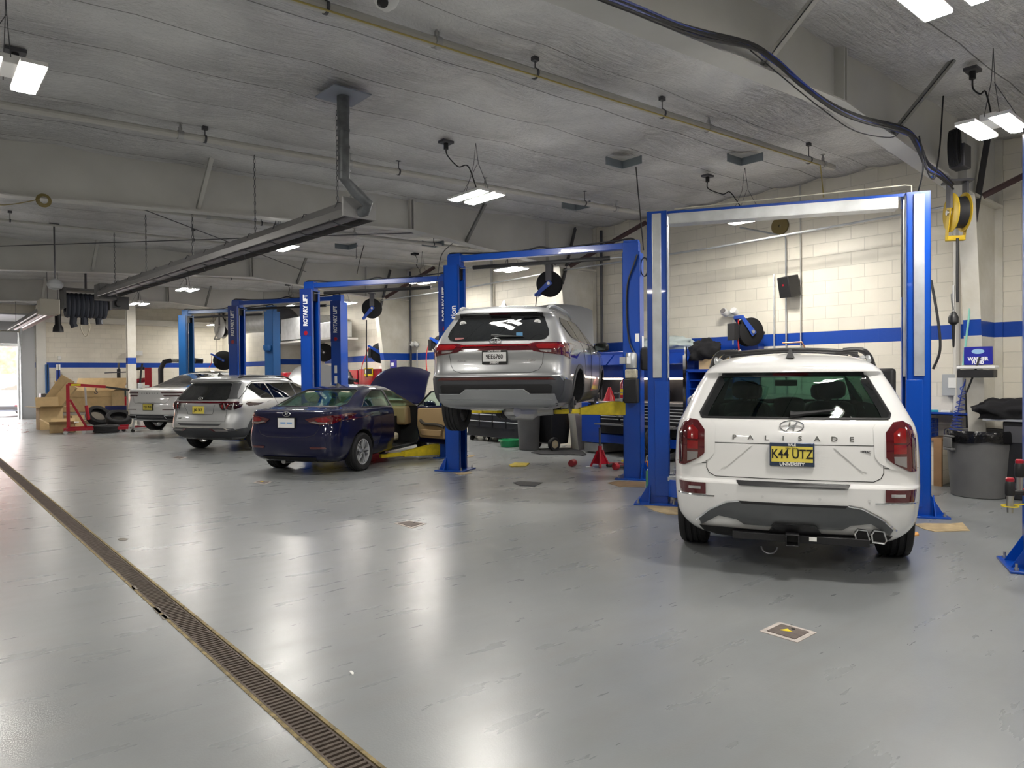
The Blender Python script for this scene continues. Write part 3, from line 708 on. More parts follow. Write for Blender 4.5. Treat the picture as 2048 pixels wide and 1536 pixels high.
# tailgate recess lines around the plate
c.sym([(.30, 1.015), (.50, .84), (.535, .84), (.345, 1.015)], mat('white_bevel', (.74, .74, .735), .28, coat=1), 'recess_edge', off=.003, th=.004)
c.patch([(-.42, .745), (.42, .745), (.40, .71), (-.40, .71)], BLACK, 'bumper_strip', off=.008, th=.006)
# grey lower bumper (skid) with chrome upper edge
SKID = mat('skid_grey', (.11, .115, .12), .3, .5)
c.patch([(-.72, .42), (-.62, .50), (-.50, .565), (-.42, .585), (.42, .585), (.50, .565), (.62, .50), (.72, .42), (.70, .37), (.56, .46), (.42, .44), (.36, .40), (-.36, .40), (-.42, .44), (-.56, .46), (-.70, .37)], SKID, 'skid_plate', off=.012, th=.012)
for s_ in (1, -1):
    b = MB(); c.line(b, [(s_*.74, .41), (s_*.63, .505), (s_*.50, .575), (s_*.40, .590)], r=.009, off=.022); b.build('chrome_edge', CHROME, c.r)
c.patch([(-.40, .592), (.40, .592), (.38, .572), (-.38, .572)], BLACK, 'bumper_slot', off=.026, th=.003)
c.patch([(-.72, .36), (.72, .36), (.66, .25), (-.66, .25)], UNDER, 'lower_valance', off=.015, th=.01)
c.patch([(-.17, .43), (.13, .43), (.17, .37), (.17, .30), (-.21, .30), (-.21, .37)], BLACK, 'hitch_cover', off=.03, th=.02)
# hitch receiver
b = MB().box((.02, -.55, .29), (.12, .45, .345)).box((-.06, -.05, .275), (.25, .05, .285)).box((-.06, -.05, .355), (.25, .05, .365)).box((-.06, -.05, .285), (.25, -.04, .355)).box((-.06, .04, .285), (.25, .05, .355))
b.build('hitch_receiver', BLACK, c.r, bevel=.004)
b = MB().tube([(.0, .17+.06*math.cos(a), .25+.055*math.sin(a)) for a in [PI*k/10+PI for k in range(11)]], .006, 6); b.build('chain_loop', DSTEEL, c.r)
MB().cbox((.012, -.15, .325), (.004, .055, .03)).build('hitch_label', PAPER, c.r)
# twin exhaust right side
for yy in (-.50, -.615):
    b = MB(); P = [(-.048, -.02), (-.03, .045), (.03, .05), (.052, .02), (.045, -.035), (-.035, -.04)]
    M = Matrix(((0,0,1,.0),(1,0,0,yy),(0,1,0,.365),(0,0,0,1)))
    b.tube([M @ Vector((p[0], p[1], 0.03)) for p in P], .008, 6, closed=True); e = b.build('exhaust_tip', CHROME, c.r)
    MB().prism(P, .05, .20, M).build('exhaust_bore', MBLACK, e)
for y in (-.55, -.20, .22, .50):
    h = c.hit('rear', y, .63, 1, .0); MB().lathe([(.011, 0), (.011, .004)], 12, TR(h) @ RY(-PI/2)).build('parking_sensor', mat('white_bevel2', (.6, .6, .6), .4), c.r)
c.badge(1.165, 0, .088)
for k, ch in enumerate('PALISADE'):
    y = .435-k*.124; h = c.hit('rear', y, 1.075, 1, .003); text(ch, .052, CHROME, h, (0, -1, 0), (0, 0, 1), c.r, 'badge_letter', .003, .001, sx=1.25)
h = c.hit('rear', -.53, .985, 1, .003); text('HTRAC', .022, DSTEEL, h, (0, -1, 0), (0, 0, 1), c.r, 'trim_badge', .002, .001)
c.plate(.955, 'K44 UTZ', 'UNIVERSITY', PLY, framem=mat('plate_chrome_frame', (.05, .07, .12), .25, .3), size=.098, top=('YALE', PLW, .081), band=True)
text('New Jersey', .02, INK, (c.hit('rear', 0, .955).x-.033, 0, .955+.050), (0, -1, 0), (0, 0, 1), c.r, 'plate_state_name', .0008)
# wiper, antenna, roof rails and bars
b = MB(); hh = [c.hit('rear', -.02+-.30*t, 1.255+.035*t, 1, .03) for t in (0, .25, .5, .75, 1)]
b.tube([hh[0]+Vector((-.0, .03, 0))]+hh, [.03, .024, .018, .014, .012, .006], 8); b.build('rear_wiper', BLACK, c.r)
b = MB(); ht = c.hit('top', .62, 0); b.v += [Vector(v) for v in ((.52, .035, ht.z-.01), (.52, -.035, ht.z-.01), (.70, -.01, ht.z-.01), (.70, .01, ht.z-.01), (.56, .004, ht.z+.075), (.56, -.004, ht.z+.075))]
b.f += [(0, 1, 5, 4), (1, 2, 5), (3, 0, 4), (2, 3, 4, 5), (3, 2, 1, 0)]; b.build('antenna', BLACK, c.r, smooth=0)
for sd in (1, -1):
    b = MB(); P = [(.62, sd*.615), (.9, sd*.635), (1.6, sd*.65), (2.4, sd*.625), (2.75, sd*.60)]
    b.tube(smooth_path([(x, y, c.hit('top', x, y*.97).z+(.005 if k in (0, 4) else .035)) for k, (x, y) in enumerate(P)], 5), .018, 8); rl = b.build('roof_rail', GALV, c.r)
for xx in (.88, 1.75):
    z0 = 1.745; b = MB(); P = []
    for k in range(15):
        v = -1+2*k/14; P.append((xx, v*.56, z0+.035*(1-v*v)))
    b.tube(P, .015, 8); br = b.build('roof_bar', BLACK, c.r)
    for sd in (1, -1):
        b = MB(); b.tube(smooth_path([(xx, sd*.44, z0+.02), (xx, sd*.57, z0+.022), (xx, sd*.635, z0-.02), (xx, sd*.675, z0-.13)], 5), [.02]*6+[.026]*5+[.03]*5, 8); b.build('bar_foot', BLACK, br)
for sx_, y_ in ((1, .98), (-1, -.98)): c.mirror(3.28, sx_*.93, 1.22, sx_, WP)
for x in (1.12, 4.02):
    for sd in (1, -1): c.wheel(x, sd*.855, .385, .385, .25, .66, sd)
for sd in (1, -1):
    c.seat(1.15, sd*.38, .82, SEATB, .22, .40, hr=False); c.seat(2.05, sd*.42, .80, SEATB, .23, .50)
c.seat(1.18, 0, .80, SEATB, .12, .36); c.seat(2.95, .40, .76, SEATB, .24, .50); c.seat(2.95, -.40, .76, SEATB, .24, .50)
MB().box((3.35, -.80, .96), (3.75, .80, 1.20)).build('dashboard', SEATB, c.r, bevel=.04)
b = MB().tube([(3.0, 0, 1.56), (3.02, 0, 1.50)], .01, 6).cbox((3.02, 0, 1.46), (.03, .25, .07)); b.build('interior_mirror', SEATB, c.r, bevel=.01)
MB().box((.35, -.72, .96), (.8, .72, 1.10)).build('cargo_trim', SEATB, c.r, bevel=.02)
b = MB().box((.35, -.55, .26), (4.6, .55, .34)); b.build('underbody', UNDER, c.r)
pal.r.scale = (1, .965, 1)
# ---------------------------------------------------------------- silver SUV raised on the lift
SP = mat('silver_paint', (.42, .43, .44), .36, .65, coat=1.0)
rows = [(.25,.40,4.35,.66,0,.3,.3,.05,.06),(.30,.14,4.55,.80,0,.38,.3,.09,.06),(.36,.08,4.62,.88,0,.4,.3,.10,.06),(.46,.03,4.70,.925,0,.42,.3,.11,.06),(.58,.0,4.76,.94,0,.44,.3,.11,.06),(.70,-.0,4.78,.945,0,.44,.3,.11,.06),
 (.745,.03,4.78,.948,0,.44,.3,.10,.06),(.90,.06,4.76,.95,0,.42,.3,.10,.06),(1.0,.045,4.70,.948,0,.40,.3,.10,.07),(1.07,.055,4.50,.94,0,.38,.28,.10,.07),(1.11,.075,4.15,.925,0,.36,.28,.10,.07),(1.155,.10,3.75,.905,0,.34,.27,.10,.07),
 (1.25,.165,3.45,.855,0,.30,.25,.10,.07),(1.38,.265,3.15,.785,0,.26,.22,.10,.07),(1.49,.36,2.88,.72,0,.24,.2,.09,.07),(1.52,.31,2.80,.70,0,.24,.2,.09,.07),(1.56,.335,2.68,.675,.01,.26,.22,.09,.07),
 (1.60,.46,2.45,.61,.025,.3,.25,.07,.06),(1.63,.75,2.2,.50,.025,.3,.25,.04,.05),(1.645,1.1,1.95,.30,.02,.2,.2,.02,.03),(1.648,1.35,1.7,.10,.02,.1,.08,0,0)]
sf = c = Car('silver_suv', 'silver SUV raised high on the second lift with its hood up', (5.676, 7.018, .862), 36, SP, rows)
c.finish_body([], [(1.04, .36, .44), (3.81, .36, .44)])
rg = msym([(.56, 1.160), (.63, 1.175), (.672, 1.225), (.662, 1.29), (.575, 1.475), (.52, 1.50)])
c.patch(rg, GLASSD, 'rear_window', off=.002, th=.004, step=.06)
c.patch([(-.56, 1.48), (.56, 1.48), (.56, 1.532), (-.56, 1.532)], MBLACK, 'spoiler_black_strip', off=.003, th=.005)  # matte black strip along the top of the rear glass
c.patch([(-.14, 1.505), (.14, 1.505), (.14, 1.522), (-.14, 1.522)], LENSR, 'brake_light', off=.010, th=.004)
for sd in (1, -1):
    c.patch([(.60, 1.40), (.82, 1.22), (1.28, 1.20), (1.15, 1.47), (.75, 1.485)], GLASSD, 'side_window', axis='side', sd=sd, step=.08)
    c.patch([(1.31, 1.20), (2.18, 1.185), (2.13, 1.49), (1.20, 1.475)], GLASSD, 'side_window', axis='side', sd=sd, step=.08)
    c.patch([(2.23, 1.185), (3.10, 1.18), (2.62, 1.47), (2.18, 1.49)], GLASSD, 'side_window', axis='side', sd=sd, step=.08)
    b = MB(); c.line(b, [(.85, 1.195), (3.15, 1.165)], axis='side', sd=sd, r=.007, off=.004); b.build('chrome_strip', CHROME, c.r)
    c.patch([(1.50, .30), (3.35, .30), (3.35, .46), (1.50, .46)], CLAD, 'sill_cladding', axis='side', sd=sd, off=.006, th=.008)
    for cx in (1.04, 3.81):
        P = [(cx+.44*math.cos(a), .36+.44*math.sin(a)) for a in [PI*k/14 for k in range(15)]]; Q = [(cx+.52*math.cos(a), .36+.50*math.sin(a)) for a in [PI*k/14 for k in range(15)]]
        c.patch(P+Q[::-1], CLAD, 'arch_cladding', axis='side', sd=sd, off=.003, th=.010, step=.06)
    for hx in (1.55, 2.55):
        h = c.hit('side', hx, 1.05, sd, .02); MB().tube(smooth_path([h+Vector((-.10, -sd*.02, 0)), h+Vector((-.06, sd*.015, 0)), h+Vector((.06, sd*.015, 0)), h+Vector((.10, -sd*.02, 0))], 3), .012, 8).build('door_handle', CHROME, c.r)
c.patch([(.60, 1.115), (.605, 1.03), (.46, 1.055), (.40, 1.085), (-.40, 1.085), (-.46, 1.055), (-.605, 1.03), (-.60, 1.115), (-.45, 1.112), (-.40, 1.099), (.40, 1.099), (.45, 1.112)][::-1], LENSR, 'light_bar_surround', off=.005, th=.004, step=.04)
c.patch([(-.46, 1.098), (.46, 1.098), (.46, 1.087), (-.46, 1.087)], LENSB, 'light_bar', off=.012, th=.004, step=.04)
for s_ in (1, -1):
    P = [(s_*p[0], p[1]) for p in ((.40, 1.105), (.50, 1.015), (.70, .985), (.90, .955), (.93, .93), (.94, 1.13), (.75, 1.13), (.52, 1.13))]
    L_ = c.patch(P if s_ > 0 else P[::-1], LENSR, 'tail_lamp', off=.006, th=.010, step=.03)
    P = [(s_*p[0], p[1]) for p in ((.52, 1.085), (.56, 1.05), (.80, 1.045), (.88, 1.08), (.80, 1.11), (.56, 1.11))]
    c.patch(P if s_ > 0 else P[::-1], LENSB, 'brake_segment', off=.017, th=.003, parent=L_, step=.03)
    P = [(s_*p[0], p[1]) for p in ((.56, 1.035), (.60, 1.01), (.72, .998), (.72, 1.03))]
    c.patch(P if s_ > 0 else P[::-1], LENSC, 'reverse_light', off=.017, th=.003, parent=L_, step=.03)
for sd in (1, -1): c.patch([(.22, 1.12), (.40, 1.12), (.30, .99), (.36, .92), (.22, .95)], LENSR, 'lamp_side_wrap', axis='side', sd=sd, off=.004, th=.006, step=.04)
b = MB(); c.line(b, [(.625, 1.02), (.60, .85), (.56, .78), (.45, .745), (-.45, .745), (-.56, .78), (-.60, .85), (-.625, 1.02)], r=.0035)
for sd in (1, -1):
    for P in ([(1.45, .5), (1.62, .8), (1.40, 1.17)], [(2.22, .45), (2.22, 1.18)], [(3.30, .45), (3.32, 1.15)]): c.line(b, P, axis='side', sd=sd)
b.build('panel_gap', INK, c.r)
c.patch([(-.84, .33), (-.87, .62), (-.82, .70), (.82, .70), (.87, .62), (.84, .33), (.75, .27), (-.75, .27)], CLAD, 'bumper_cladding', off=.004, th=.008)
for sd in (1, -1): c.patch([(.17, .36), (.58, .36), (.52, .58), (.40, .64), (.17, .66)], CLAD, 'bumper_corner', axis='side', sd=sd, off=.004, th=.008)
c.patch([(-.72, .685), (.72, .685), (.78, .655), (-.78, .655)], LENSR, 'reflector_bar', off=.014, th=.004)
for s_ in (1, -1):
    b = MB(); c.line(b, [(s_*.84, .70), (s_*.96, .60)], r=.012, off=.012); b.build('chrome_corner', CHROME, c.r)
SKD = mat('silver_skid', (.32, .33, .34), .35, .6)
c.patch([(-.76, .47), (-.46, .47), (-.38, .53), (.38, .53), (.46, .47), (.76, .47), (.80, .31), (-.80, .31)], SKD, 'skid_plate', off=.014, th=.012)
c.patch([(-.74, .575), (-.70, .60), (.70, .60), (.74, .575), (.72, .48), (.47, .48), (.39, .54), (-.39, .54), (-.47, .48), (-.72, .48)], BLACK, 'bumper_vent', off=.013, th=.003)
b = MB(); c.line(b, [(-.76, .475), (-.46, .475), (-.38, .535), (.38, .535), (.46, .475), (.76, .475)], r=.006, off=.028); b.build('skid_edge', CHROME, c.r)
b = MB(); c.line(b, [(-.72, .40), (.72, .40)], r=.006, off=.024); b.build('skid_crease', CHROME, c.r)
c.badge(1.145, 0, .075, off=.01)
c.plate(.945, '9EE6760', 'SHEEHY', PLW, size=.080, top=('AUTO STORES', PLW, .081), band=True)
for y, s in ((.43, 'SANTA FE'), (-.46, 'HYBRID')):
    h = c.hit('rear', y, .90, 1, .003); text(s, .034, CHROME, h, (0, -1, 0), (0, 0, 1), c.r, 'badge', .002, .001)
for y, z, s, m in ((.50, 1.40, 'GD', PLW), (-.50, 1.40, 'o', PLW)):
    h = c.hit('rear', y, z, 1, .012); o = MB().lathe([(.045, 0), (.045, .002)], 20, TR(h) @ RY(-PI/2) @ Matrix.Diagonal((.75, 1, 1, 1))).build('round_decal', m, c.r)
    text(s, .04, INK, h+Vector((-.004, 0, 0)), (0, -1, 0), (0, 0, 1), o, 'decal_lettering', .0005)
h = c.hit('rear', -.30, 1.225, 1, .012); MB().cbox(h, (.003, .085, .065)).build('window_sticker', mat('sticker_blue', (.15, .4, .7), .5), c.r)
h = c.hit('rear', .50, 1.19, 1, .012); MB().cbox(h, (.003, .12, .03)).build('window_sticker', mat('sticker_red', (.6, .25, .25), .5), c.r)
hh = [c.hit('rear', .06-.42*t, 1.215-.01*t, 1, .022) for t in (0, .25, .5, .75, 1)]
MB().tube(hh, [.026, .018, .014, .010, .006], 8).build('rear_wiper', BLACK, c.r)
ht = c.hit('top', .62, 0); b = MB(); b.v += [Vector(v) for v in ((.5, .03, ht.z-.01), (.5, -.03, ht.z-.01), (.68, -.01, ht.z-.01), (.68, .01, ht.z-.01), (.55, .004, ht.z+.07), (.55, -.004, ht.z+.07))]; b.f += [(0, 1, 5, 4), (1, 2, 5), (3, 0, 4), (2, 3, 4, 5), (3, 2, 1, 0)]; b.build('antenna', SP, c.r, smooth=0)
for sd in (1, -1):
    P = [(.50, sd*.60), (.75, sd*.62), (1.5, sd*.64), (2.3, sd*.60), (2.6, sd*.57)]
    MB().tube(smooth_path([(x, y, c.hit('top', x, y*.96).z+(.0 if k in (0, 4) else .04)) for k, (x, y) in enumerate(P)], 5), .02, 8).build('roof_rail', GALV, c.r)
c.mirror(3.05, -.88, 1.15, -1, BLACK); c.mirror(3.05, .88, 1.15, 1, BLACK)
c.hood(3.95, .78, .68, 1.05, 62, 1.13)
for x in (1.04, 3.81): c.wheel(x, .83, .29, .365, .235, .62, 1, rimm=DSTEEL)
# bare right-hand hubs
for x in (1.04, 3.81):
    M = TR(x, -.80, .33) @ RX(PI/2)
    h_ = MB().lathe([(.15, 0), (.15, .012), (.085, .012), (.085, .06), (.035, .06), (.035, .085)], 28, M).build('brake_hub', DSTEEL, c.r)
    MB().box((x-.17, -.80, .26), (x-.07, -.70, .42)).build('brake_caliper', STEEL, h_, bevel=.01)
    b = MB(); b.tube([(x+.10+.045*math.cos(t*1.2), -.66+.045*math.sin(t*1.2), .25+.35*t/26) for t in range(27)], .008, 6); b.build('coil_spring', STEEL, c.r)
b = MB().box((.5, -.42, .26), (4.3, .42, .36)).box((.9, -.70, .25), (1.0, .70, .30)).box((1.2, -.65, .22), (1.28, .65, .28)); b.tube([(1.0, .72, .30), (1.5, .35, .26), (1.6, -.35, .26), (1.0, -.72, .30)], .03, 8); b.build('underbody', UNDER, c.r)
MB().tube(smooth_path([(.20, -.25, .25), (.35, -.10, .24), (.65, -.35, .22), (.72, -.62, .24)], 5), [.07]*6+[.11]*5+[.06]*5, 10).build('muffler', STEEL, c.r)
# ---------------------------------------------------------------- navy sedan
NP = mat('navy_paint', (.0012, .0022, .030), .45, .0, coat=1.0, spec=.15)
rows = [(.18,.40,4.1,.62,0,.3,.3,.05,.06),(.22,.20,4.32,.76,0,.36,.3,.09,.07),(.30,.07,4.43,.83,0,.4,.3,.11,.07),(.42,.02,4.49,.865,0,.44,.32,.13,.07),(.55,.0,4.52,.88,0,.46,.34,.14,.07),(.68,.015,4.52,.887,0,.46,.34,.14,.08),(.80,.05,4.47,.887,0,.46,.34,.14,.09),
 (.88,.06,4.36,.88,0,.44,.34,.14,.10),(.94,.05,4.15,.87,0,.42,.34,.14,.11),(.99,.05,3.80,.855,0,.42,.34,.13,.12),(1.02,.07,3.52,.845,.004,.42,.34,.12,.12),(1.04,.16,3.42,.835,.01,.42,.34,.10,.11),(1.055,.38,3.38,.82,.012,.40,.32,.08,.09),(1.075,.56,3.32,.805,.012,.36,.3,.07,.07),
 (1.13,.74,3.16,.775,.01,.32,.26,.07,.06),(1.22,.98,2.94,.725,.01,.28,.24,.07,.06),(1.31,1.24,2.70,.665,.012,.26,.22,.06,.05),(1.36,1.42,2.52,.61,.018,.26,.22,.05,.05),(1.395,1.62,2.35,.52,.02,.25,.2,.04,.04),(1.41,1.82,2.2,.36,.02,.15,.15,.02,.02),(1.415,1.95,2.05,.12,.02,.05,.06,0,0)]
el = c = Car('navy_sedan', 'dark blue sedan with its front door open and hood raised', (4.604, 10.983, 0), 31.4, NP, rows)
rg = msym([(.60, 1.085), (.66, 1.12), (.53, 1.33), (.47, 1.35)]); ws = msym([(.64, 1.10), (.50, 1.34)])
qw = [(1.02, 1.06), (1.98, 1.04), (1.96, 1.325), (1.62, 1.335), (1.28, 1.22)]; fw = [(2.06, 1.04), (3.12, 1.0), (2.58, 1.28), (2.04, 1.335)]
cav = shrink(rows, .05, zlo=.75, zhi=1.365, x0=.65, x1=3.25)
door = [(2.02, .30), (3.05, .28), (3.15, .60), (3.10, .99), (2.60, 1.27), (2.02, 1.33)]
opn = yprism(door, -1.2, -.45)
c.finish_body([xprism(rg, .2, 1.6), xprism(ws, 2.3, 3.9), yprism(qw, .4, 1.2), yprism(qw, -1.2, -.4), yprism(fw, .4, 1.2), opn], [(.93, .32, .375), (3.63, .32, .375)], cav, inner=BEIGE, zin=.98)
c.patch(rg, GL_CLEAR, 'rear_window', off=-.010, th=.003, step=.07)
c.patch(ws, GL_CLEAR, 'windshield', axis='front', off=-.010, th=.003, step=.1)
for sd in (1, -1): c.patch(qw, GL_CLEAR, 'side_window', axis='side', sd=sd, off=-.008, th=.003, step=.08)
c.patch(fw, GL_CLEAR, 'side_window', axis='side', sd=1, off=-.008, th=.003, step=.08)
b = MB()
c.line(b, [(-.60, 1.085), (-.66, 1.12), (-.53, 1.33), (-.47, 1.35), (.47, 1.35), (.53, 1.33), (.66, 1.12), (.60, 1.085)], r=.010, off=-.004, closed=True)
for sd in (1, -1): c.line(b, qw, axis='side', sd=sd, r=.010, off=-.003, closed=True)
b.build('window_seal', BLACK, c.r)
b = MB(); c.line(b, [(.60, .93), (.56, .74), (.50, .66), (.35, .62), (-.35, .62), (-.50, .66), (-.56, .74), (-.60, .93)], r=.003)
for P in ([(1.42, .35), (1.55, .62), (1.50, 1.04)], [(2.01, .30), (2.01, 1.04)]): c.line(b, P, axis='side', sd=-1, r=.0035); c.line(b, P, axis='side', sd=1, r=.0035)
b.build('panel_gap', INK, c.r)
for s_ in (1, -1):
    P = [(s_*p[0], p[1]) for p in ((.33, .905), (.42, .845), (.60, .815), (.76, .83), (.86, .89), (.865, .965), (.74, .965), (.56, .945))]
    L_ = c.patch(P if s_ > 0 else P[::-1], LENSR, 'tail_lamp', off=.006, th=.012, step=.03)
    P = [(s_*p[0], p[1]) for p in ((.50, .90), (.54, .865), (.68, .855), (.74, .90), (.68, .935), (.56, .925))]; c.patch(P if s_ > 0 else P[::-1], LENSB, 'brake_segment', off=.020, th=.003, parent=L_, step=.03)
    P = [(s_*p[0], p[1]) for p in ((.42, .856), (.58, .825), (.72, .835), (.70, .853), (.56, .85), (.47, .87))]; c.patch(P if s_ > 0 else P[::-1], LENSC, 'reverse_light', off=.021, th=.003, parent=L_, step=.03)
    P = [(s_*p[0], p[1]) for p in ((.42, .47), (.68, .47), (.70, .44), (.44, .435))]; c.patch(P if s_ > 0 else P[::-1], LENSR, 'reflector', off=.006, th=.006)
for sd in (1, -1): c.patch([(.20, .965), (.58, .985), (.75, .975), (.45, .935), (.30, .88), (.22, .85)], LENSR, 'lamp_side_wrap', axis='side', sd=sd, off=.004, th=.006, step=.04)
c.badge(.985, 0, .07, off=.004)
pf = c.plate(.845, '', None, PLW, size=.05)
h = c.hit('rear', 0, .845); 
for yy, s in ((.055, 'DEALER'), (-.065, 'SERVICE')): MB().cbox((h.x-.033, yy, .845), (.002, .095, .022)).build('plate_print', mat('print_blue', (.15, .35, .7), .5), pf)
c.patch([(-.50, .30), (.50, .30), (.44, .20), (-.44, .20)], UNDER, 'lower_valance', off=.008, th=.006)
ht = c.hit('top', 1.62, 0); b = MB(); b.v += [Vector(v) for v in ((1.52, .03, ht.z-.02), (1.52, -.03, ht.z-.02), (1.70, -.01, ht.z-.01), (1.70, .01, ht.z-.01), (1.55, .004, ht.z+.05), (1.55, -.004, ht.z+.05))]; b.f += [(0, 1, 5, 4), (1, 2, 5), (3, 0, 4), (2, 3, 4, 5), (3, 2, 1, 0)]; b.build('antenna', BLACK, c.r, smooth=0)
for hx in (1.68,):
    for sd in (1, -1):
        h = c.hit('side', hx, .93, sd, .018); MB().tube(smooth_path([h+Vector((-.10, -sd*.02, 0)), h+Vector((-.06, sd*.01, 0)), h+Vector((.06, sd*.01, 0)), h+Vector((.10, -sd*.02, 0))], 3), .011, 8).build('door_handle', NP, c.r)
for x in (.93, 3.63):
    for sd in (1, -1): c.wheel(x, sd*.775, .318, .318, .205, .66, sd)
for sd in (1, -1): c.seat(1.35, sd*.34, .72, BEIGE, .25, .40); c.seat(2.30, sd*.37, .62, BEIGE, .25, .55)
MB().box((2.0, -.66, .24), (3.15, .66, .30)).build('cabin_floor', MBLACK, c.r)
b = MB().box((2.20, -.62, .34), (2.72, -.16, .50)); b.build('front_seat_cushion', BEIGE, c.r, bevel=.05)
MB().box((1.0, -.62, .76), (1.45, .62, 1.0)).build('rear_shelf', BEIGE, c.r, bevel=.02)
b = MB().box((2.95, -.66, .62), (3.30, .66, .99)); b.build('dashboard', TAN, c.r, bevel=.05)
MB().tube([(2.85, .37+.18*math.cos(a), .93+.17*math.sin(a)) for a in [2*PI*k/20 for k in range(20)]], .013, 6, closed=True).build('steering_wheel', SEATB, c.r)
c.hood(3.55, .72, .60, 1.00, 52, 1.02)
# open front door, hinged at its front edge
dr = thing('x', None, None); dr.name = 'front_door'; dr.parent = c.r; dr.location = (3.08, -.845, 0); dr.rotation_euler = (0, 0, rad(60))
# door local: x backwards along -x from hinge, y thickness
def dpoly(P): return [(p[0]-3.08, p[1]) for p in P]
dp = dpoly([(2.03, .30), (2.98, .28), (3.10, .60), (3.07, .985), (2.03, 1.03)])
me = yprism(dp, -.045, .035); me.build('door_skin', NP, dr, bevel=.02)
yprism(dpoly([(2.09, .40), (2.92, .38), (3.02, .62), (2.99, .95), (2.09, .99)]), .035, .075).build('door_trim', TAN, dr, bevel=.02)
b = MB().tube(smooth_path([(-.98, .095, .62), (-.80, .12, .66), (-.40, .12, .66), (-.22, .095, .72)], 4), .03, 8); b.build('armrest', mat('dark_armrest', (.06, .05, .04), .5), dr)
yprism(dpoly([(2.20, .44), (2.80, .43), (2.86, .55), (2.16, .56)]), .075, .12).build('door_pocket', TAN, dr, bevel=.015)
b = MB().tube([(-1.05, -.01, 1.02), (-1.04, .02, 1.31), (-.50, .04, 1.27), (0.0, .0, .99)], .018, 8); b.build('window_frame', BLACK, dr)
MB().add([(-1.04, 0, 1.02), (0, 0, .99), (-.50, .035, 1.26), (-1.03, .015, 1.30)], [(0, 1, 2, 3)]).build('door_glass', GL_CLEAR, dr, smooth=0)
c.mirror(0, 0, 0, 1); mo = [o for o in c.r.children if o.name.startswith('door_mirror')][-1]; mo.parent = dr; mo.location = (-.18, -.02, 1.0); mo.rotation_euler = (0, 0, PI)
c.mirror(2.95, .86, 1.0, 1)
MB().box((.45, -.40, .18), (4.0, .40, .26)).build('underbody', UNDER, c.r)
MB().lathe([(.04, 0), (.05, .25)], 12, TR(.25, .22, .20) @ RY(PI/2)).build('exhaust_tip', STEEL, c.r)
# ---------------------------------------------------------------- silver compact SUV
TP = mat('warm_silver_paint', (.46, .47, .48), .38, .6, coat=1.0)
TG = mat('dark_silver_trim', (.13, .135, .14), .35, .6)
rows = [(.24,.42,4.15,.62,0,.3,.3,.05,.07),(.29,.20,4.36,.78,0,.36,.3,.09,.07),(.38,.08,4.50,.87,0,.4,.3,.11,.07),(.50,.0,4.58,.915,0,.44,.32,.12,.07),(.60,-.0,4.62,.925,0,.46,.34,.13,.07),(.70,.02,4.63,.93,0,.46,.34,.13,.07),
 (.85,.06,4.62,.932,0,.46,.34,.13,.08),(.96,.03,4.55,.93,0,.44,.34,.13,.09),(1.03,.035,4.40,.92,0,.42,.32,.13,.10),(1.07,.06,4.05,.905,0,.40,.32,.12,.10),(1.11,.09,3.60,.885,0,.38,.30,.12,.10),(1.17,.14,3.40,.855,0,.36,.28,.12,.09),
 (1.28,.25,3.15,.80,0,.32,.26,.11,.08),(1.40,.37,2.85,.73,0,.28,.24,.10,.07),(1.47,.42,2.68,.69,0,.26,.22,.10,.07),(1.495,.34,2.60,.675,0,.26,.22,.10,.07),(1.53,.36,2.45,.65,.01,.28,.24,.10,.06),(1.57,.52,2.25,.57,.025,.3,.25,.07,.05),(1.60,.85,2.05,.44,.025,.25,.2,.04,.04),(1.615,1.2,1.8,.22,.02,.1,.12,.02,.02),(1.618,1.4,1.6,.08,.02,.05,.05,0,0)]
tu = c = Car('compact_suv', 'silver SUV with a full-width light bar parked behind the navy sedan', (4.674, 15.648, 0), 30, TP, rows)
c.finish_body([], [(.94, .35, .41), (3.70, .35, .41)])
rg = msym([(.62, 1.10), (.66, 1.14), (.52, 1.44), (.48, 1.455)])
c.patch(rg, GLASSD, 'rear_window', off=.002, th=.004, step=.06)
c.sym([(.665, 1.13), (.80, 1.13), (.72, 1.30), (.66, 1.46), (.525, 1.46)], TG, 'pillar_trim', off=.003, th=.006)
for sd in (1, -1):
    c.patch([(.62, 1.38), (.95, 1.13), (1.32, 1.12), (1.22, 1.44), (.80, 1.45)], GLASSD, 'side_window', axis='side', sd=sd, step=.08)
    c.patch([(1.35, 1.12), (2.15, 1.11), (2.10, 1.45), (1.26, 1.44)], GLASSD, 'side_window', axis='side', sd=sd, step=.08)
    c.patch([(2.20, 1.11), (3.05, 1.10), (2.55, 1.42), (2.15, 1.45)], GLASSD, 'side_window', axis='side', sd=sd, step=.08)
    c.patch([(1.35, .30), (3.30, .30), (3.30, .47), (1.35, .47)], CLAD, 'sill_cladding', axis='side', sd=sd, off=.006, th=.008)
    for cx in (.94, 3.70):
        P = [(cx+.41*math.cos(a), .35+.41*math.sin(a)) for a in [PI*k/14 for k in range(15)]]; Q = [(cx+.51*math.cos(a), .35+.50*math.sin(a)) for a in [PI*k/14 for k in range(15)]]
        c.patch(P+Q[::-1], CLAD, 'arch_cladding', axis='side', sd=sd, off=.003, th=.010, step=.06)
    b = MB(); c.line(b, [(.30, 1.13), (.85, 1.48), (1.4, 1.50), (2.6, 1.47)], axis='side', sd=sd, r=.012, off=.004); b.build('roof_trim', TG, c.r)
    MB().tube(smooth_path([(x, sd*y, c.hit('top', x, sd*y*.96).z+(.0 if k in (0, 3) else .035)) for k, (x, y) in enumerate(((.6, .56), (.9, .59), (2.0, .59), (2.4, .55)))], 5), .018, 8).build('roof_rail', BLACK, c.r)
c.patch([(-.86, 1.075), (-.86, 1.045), (.86, 1.045), (.86, 1.075)], LENSR, 'light_bar', off=.006, th=.008, step=.04)
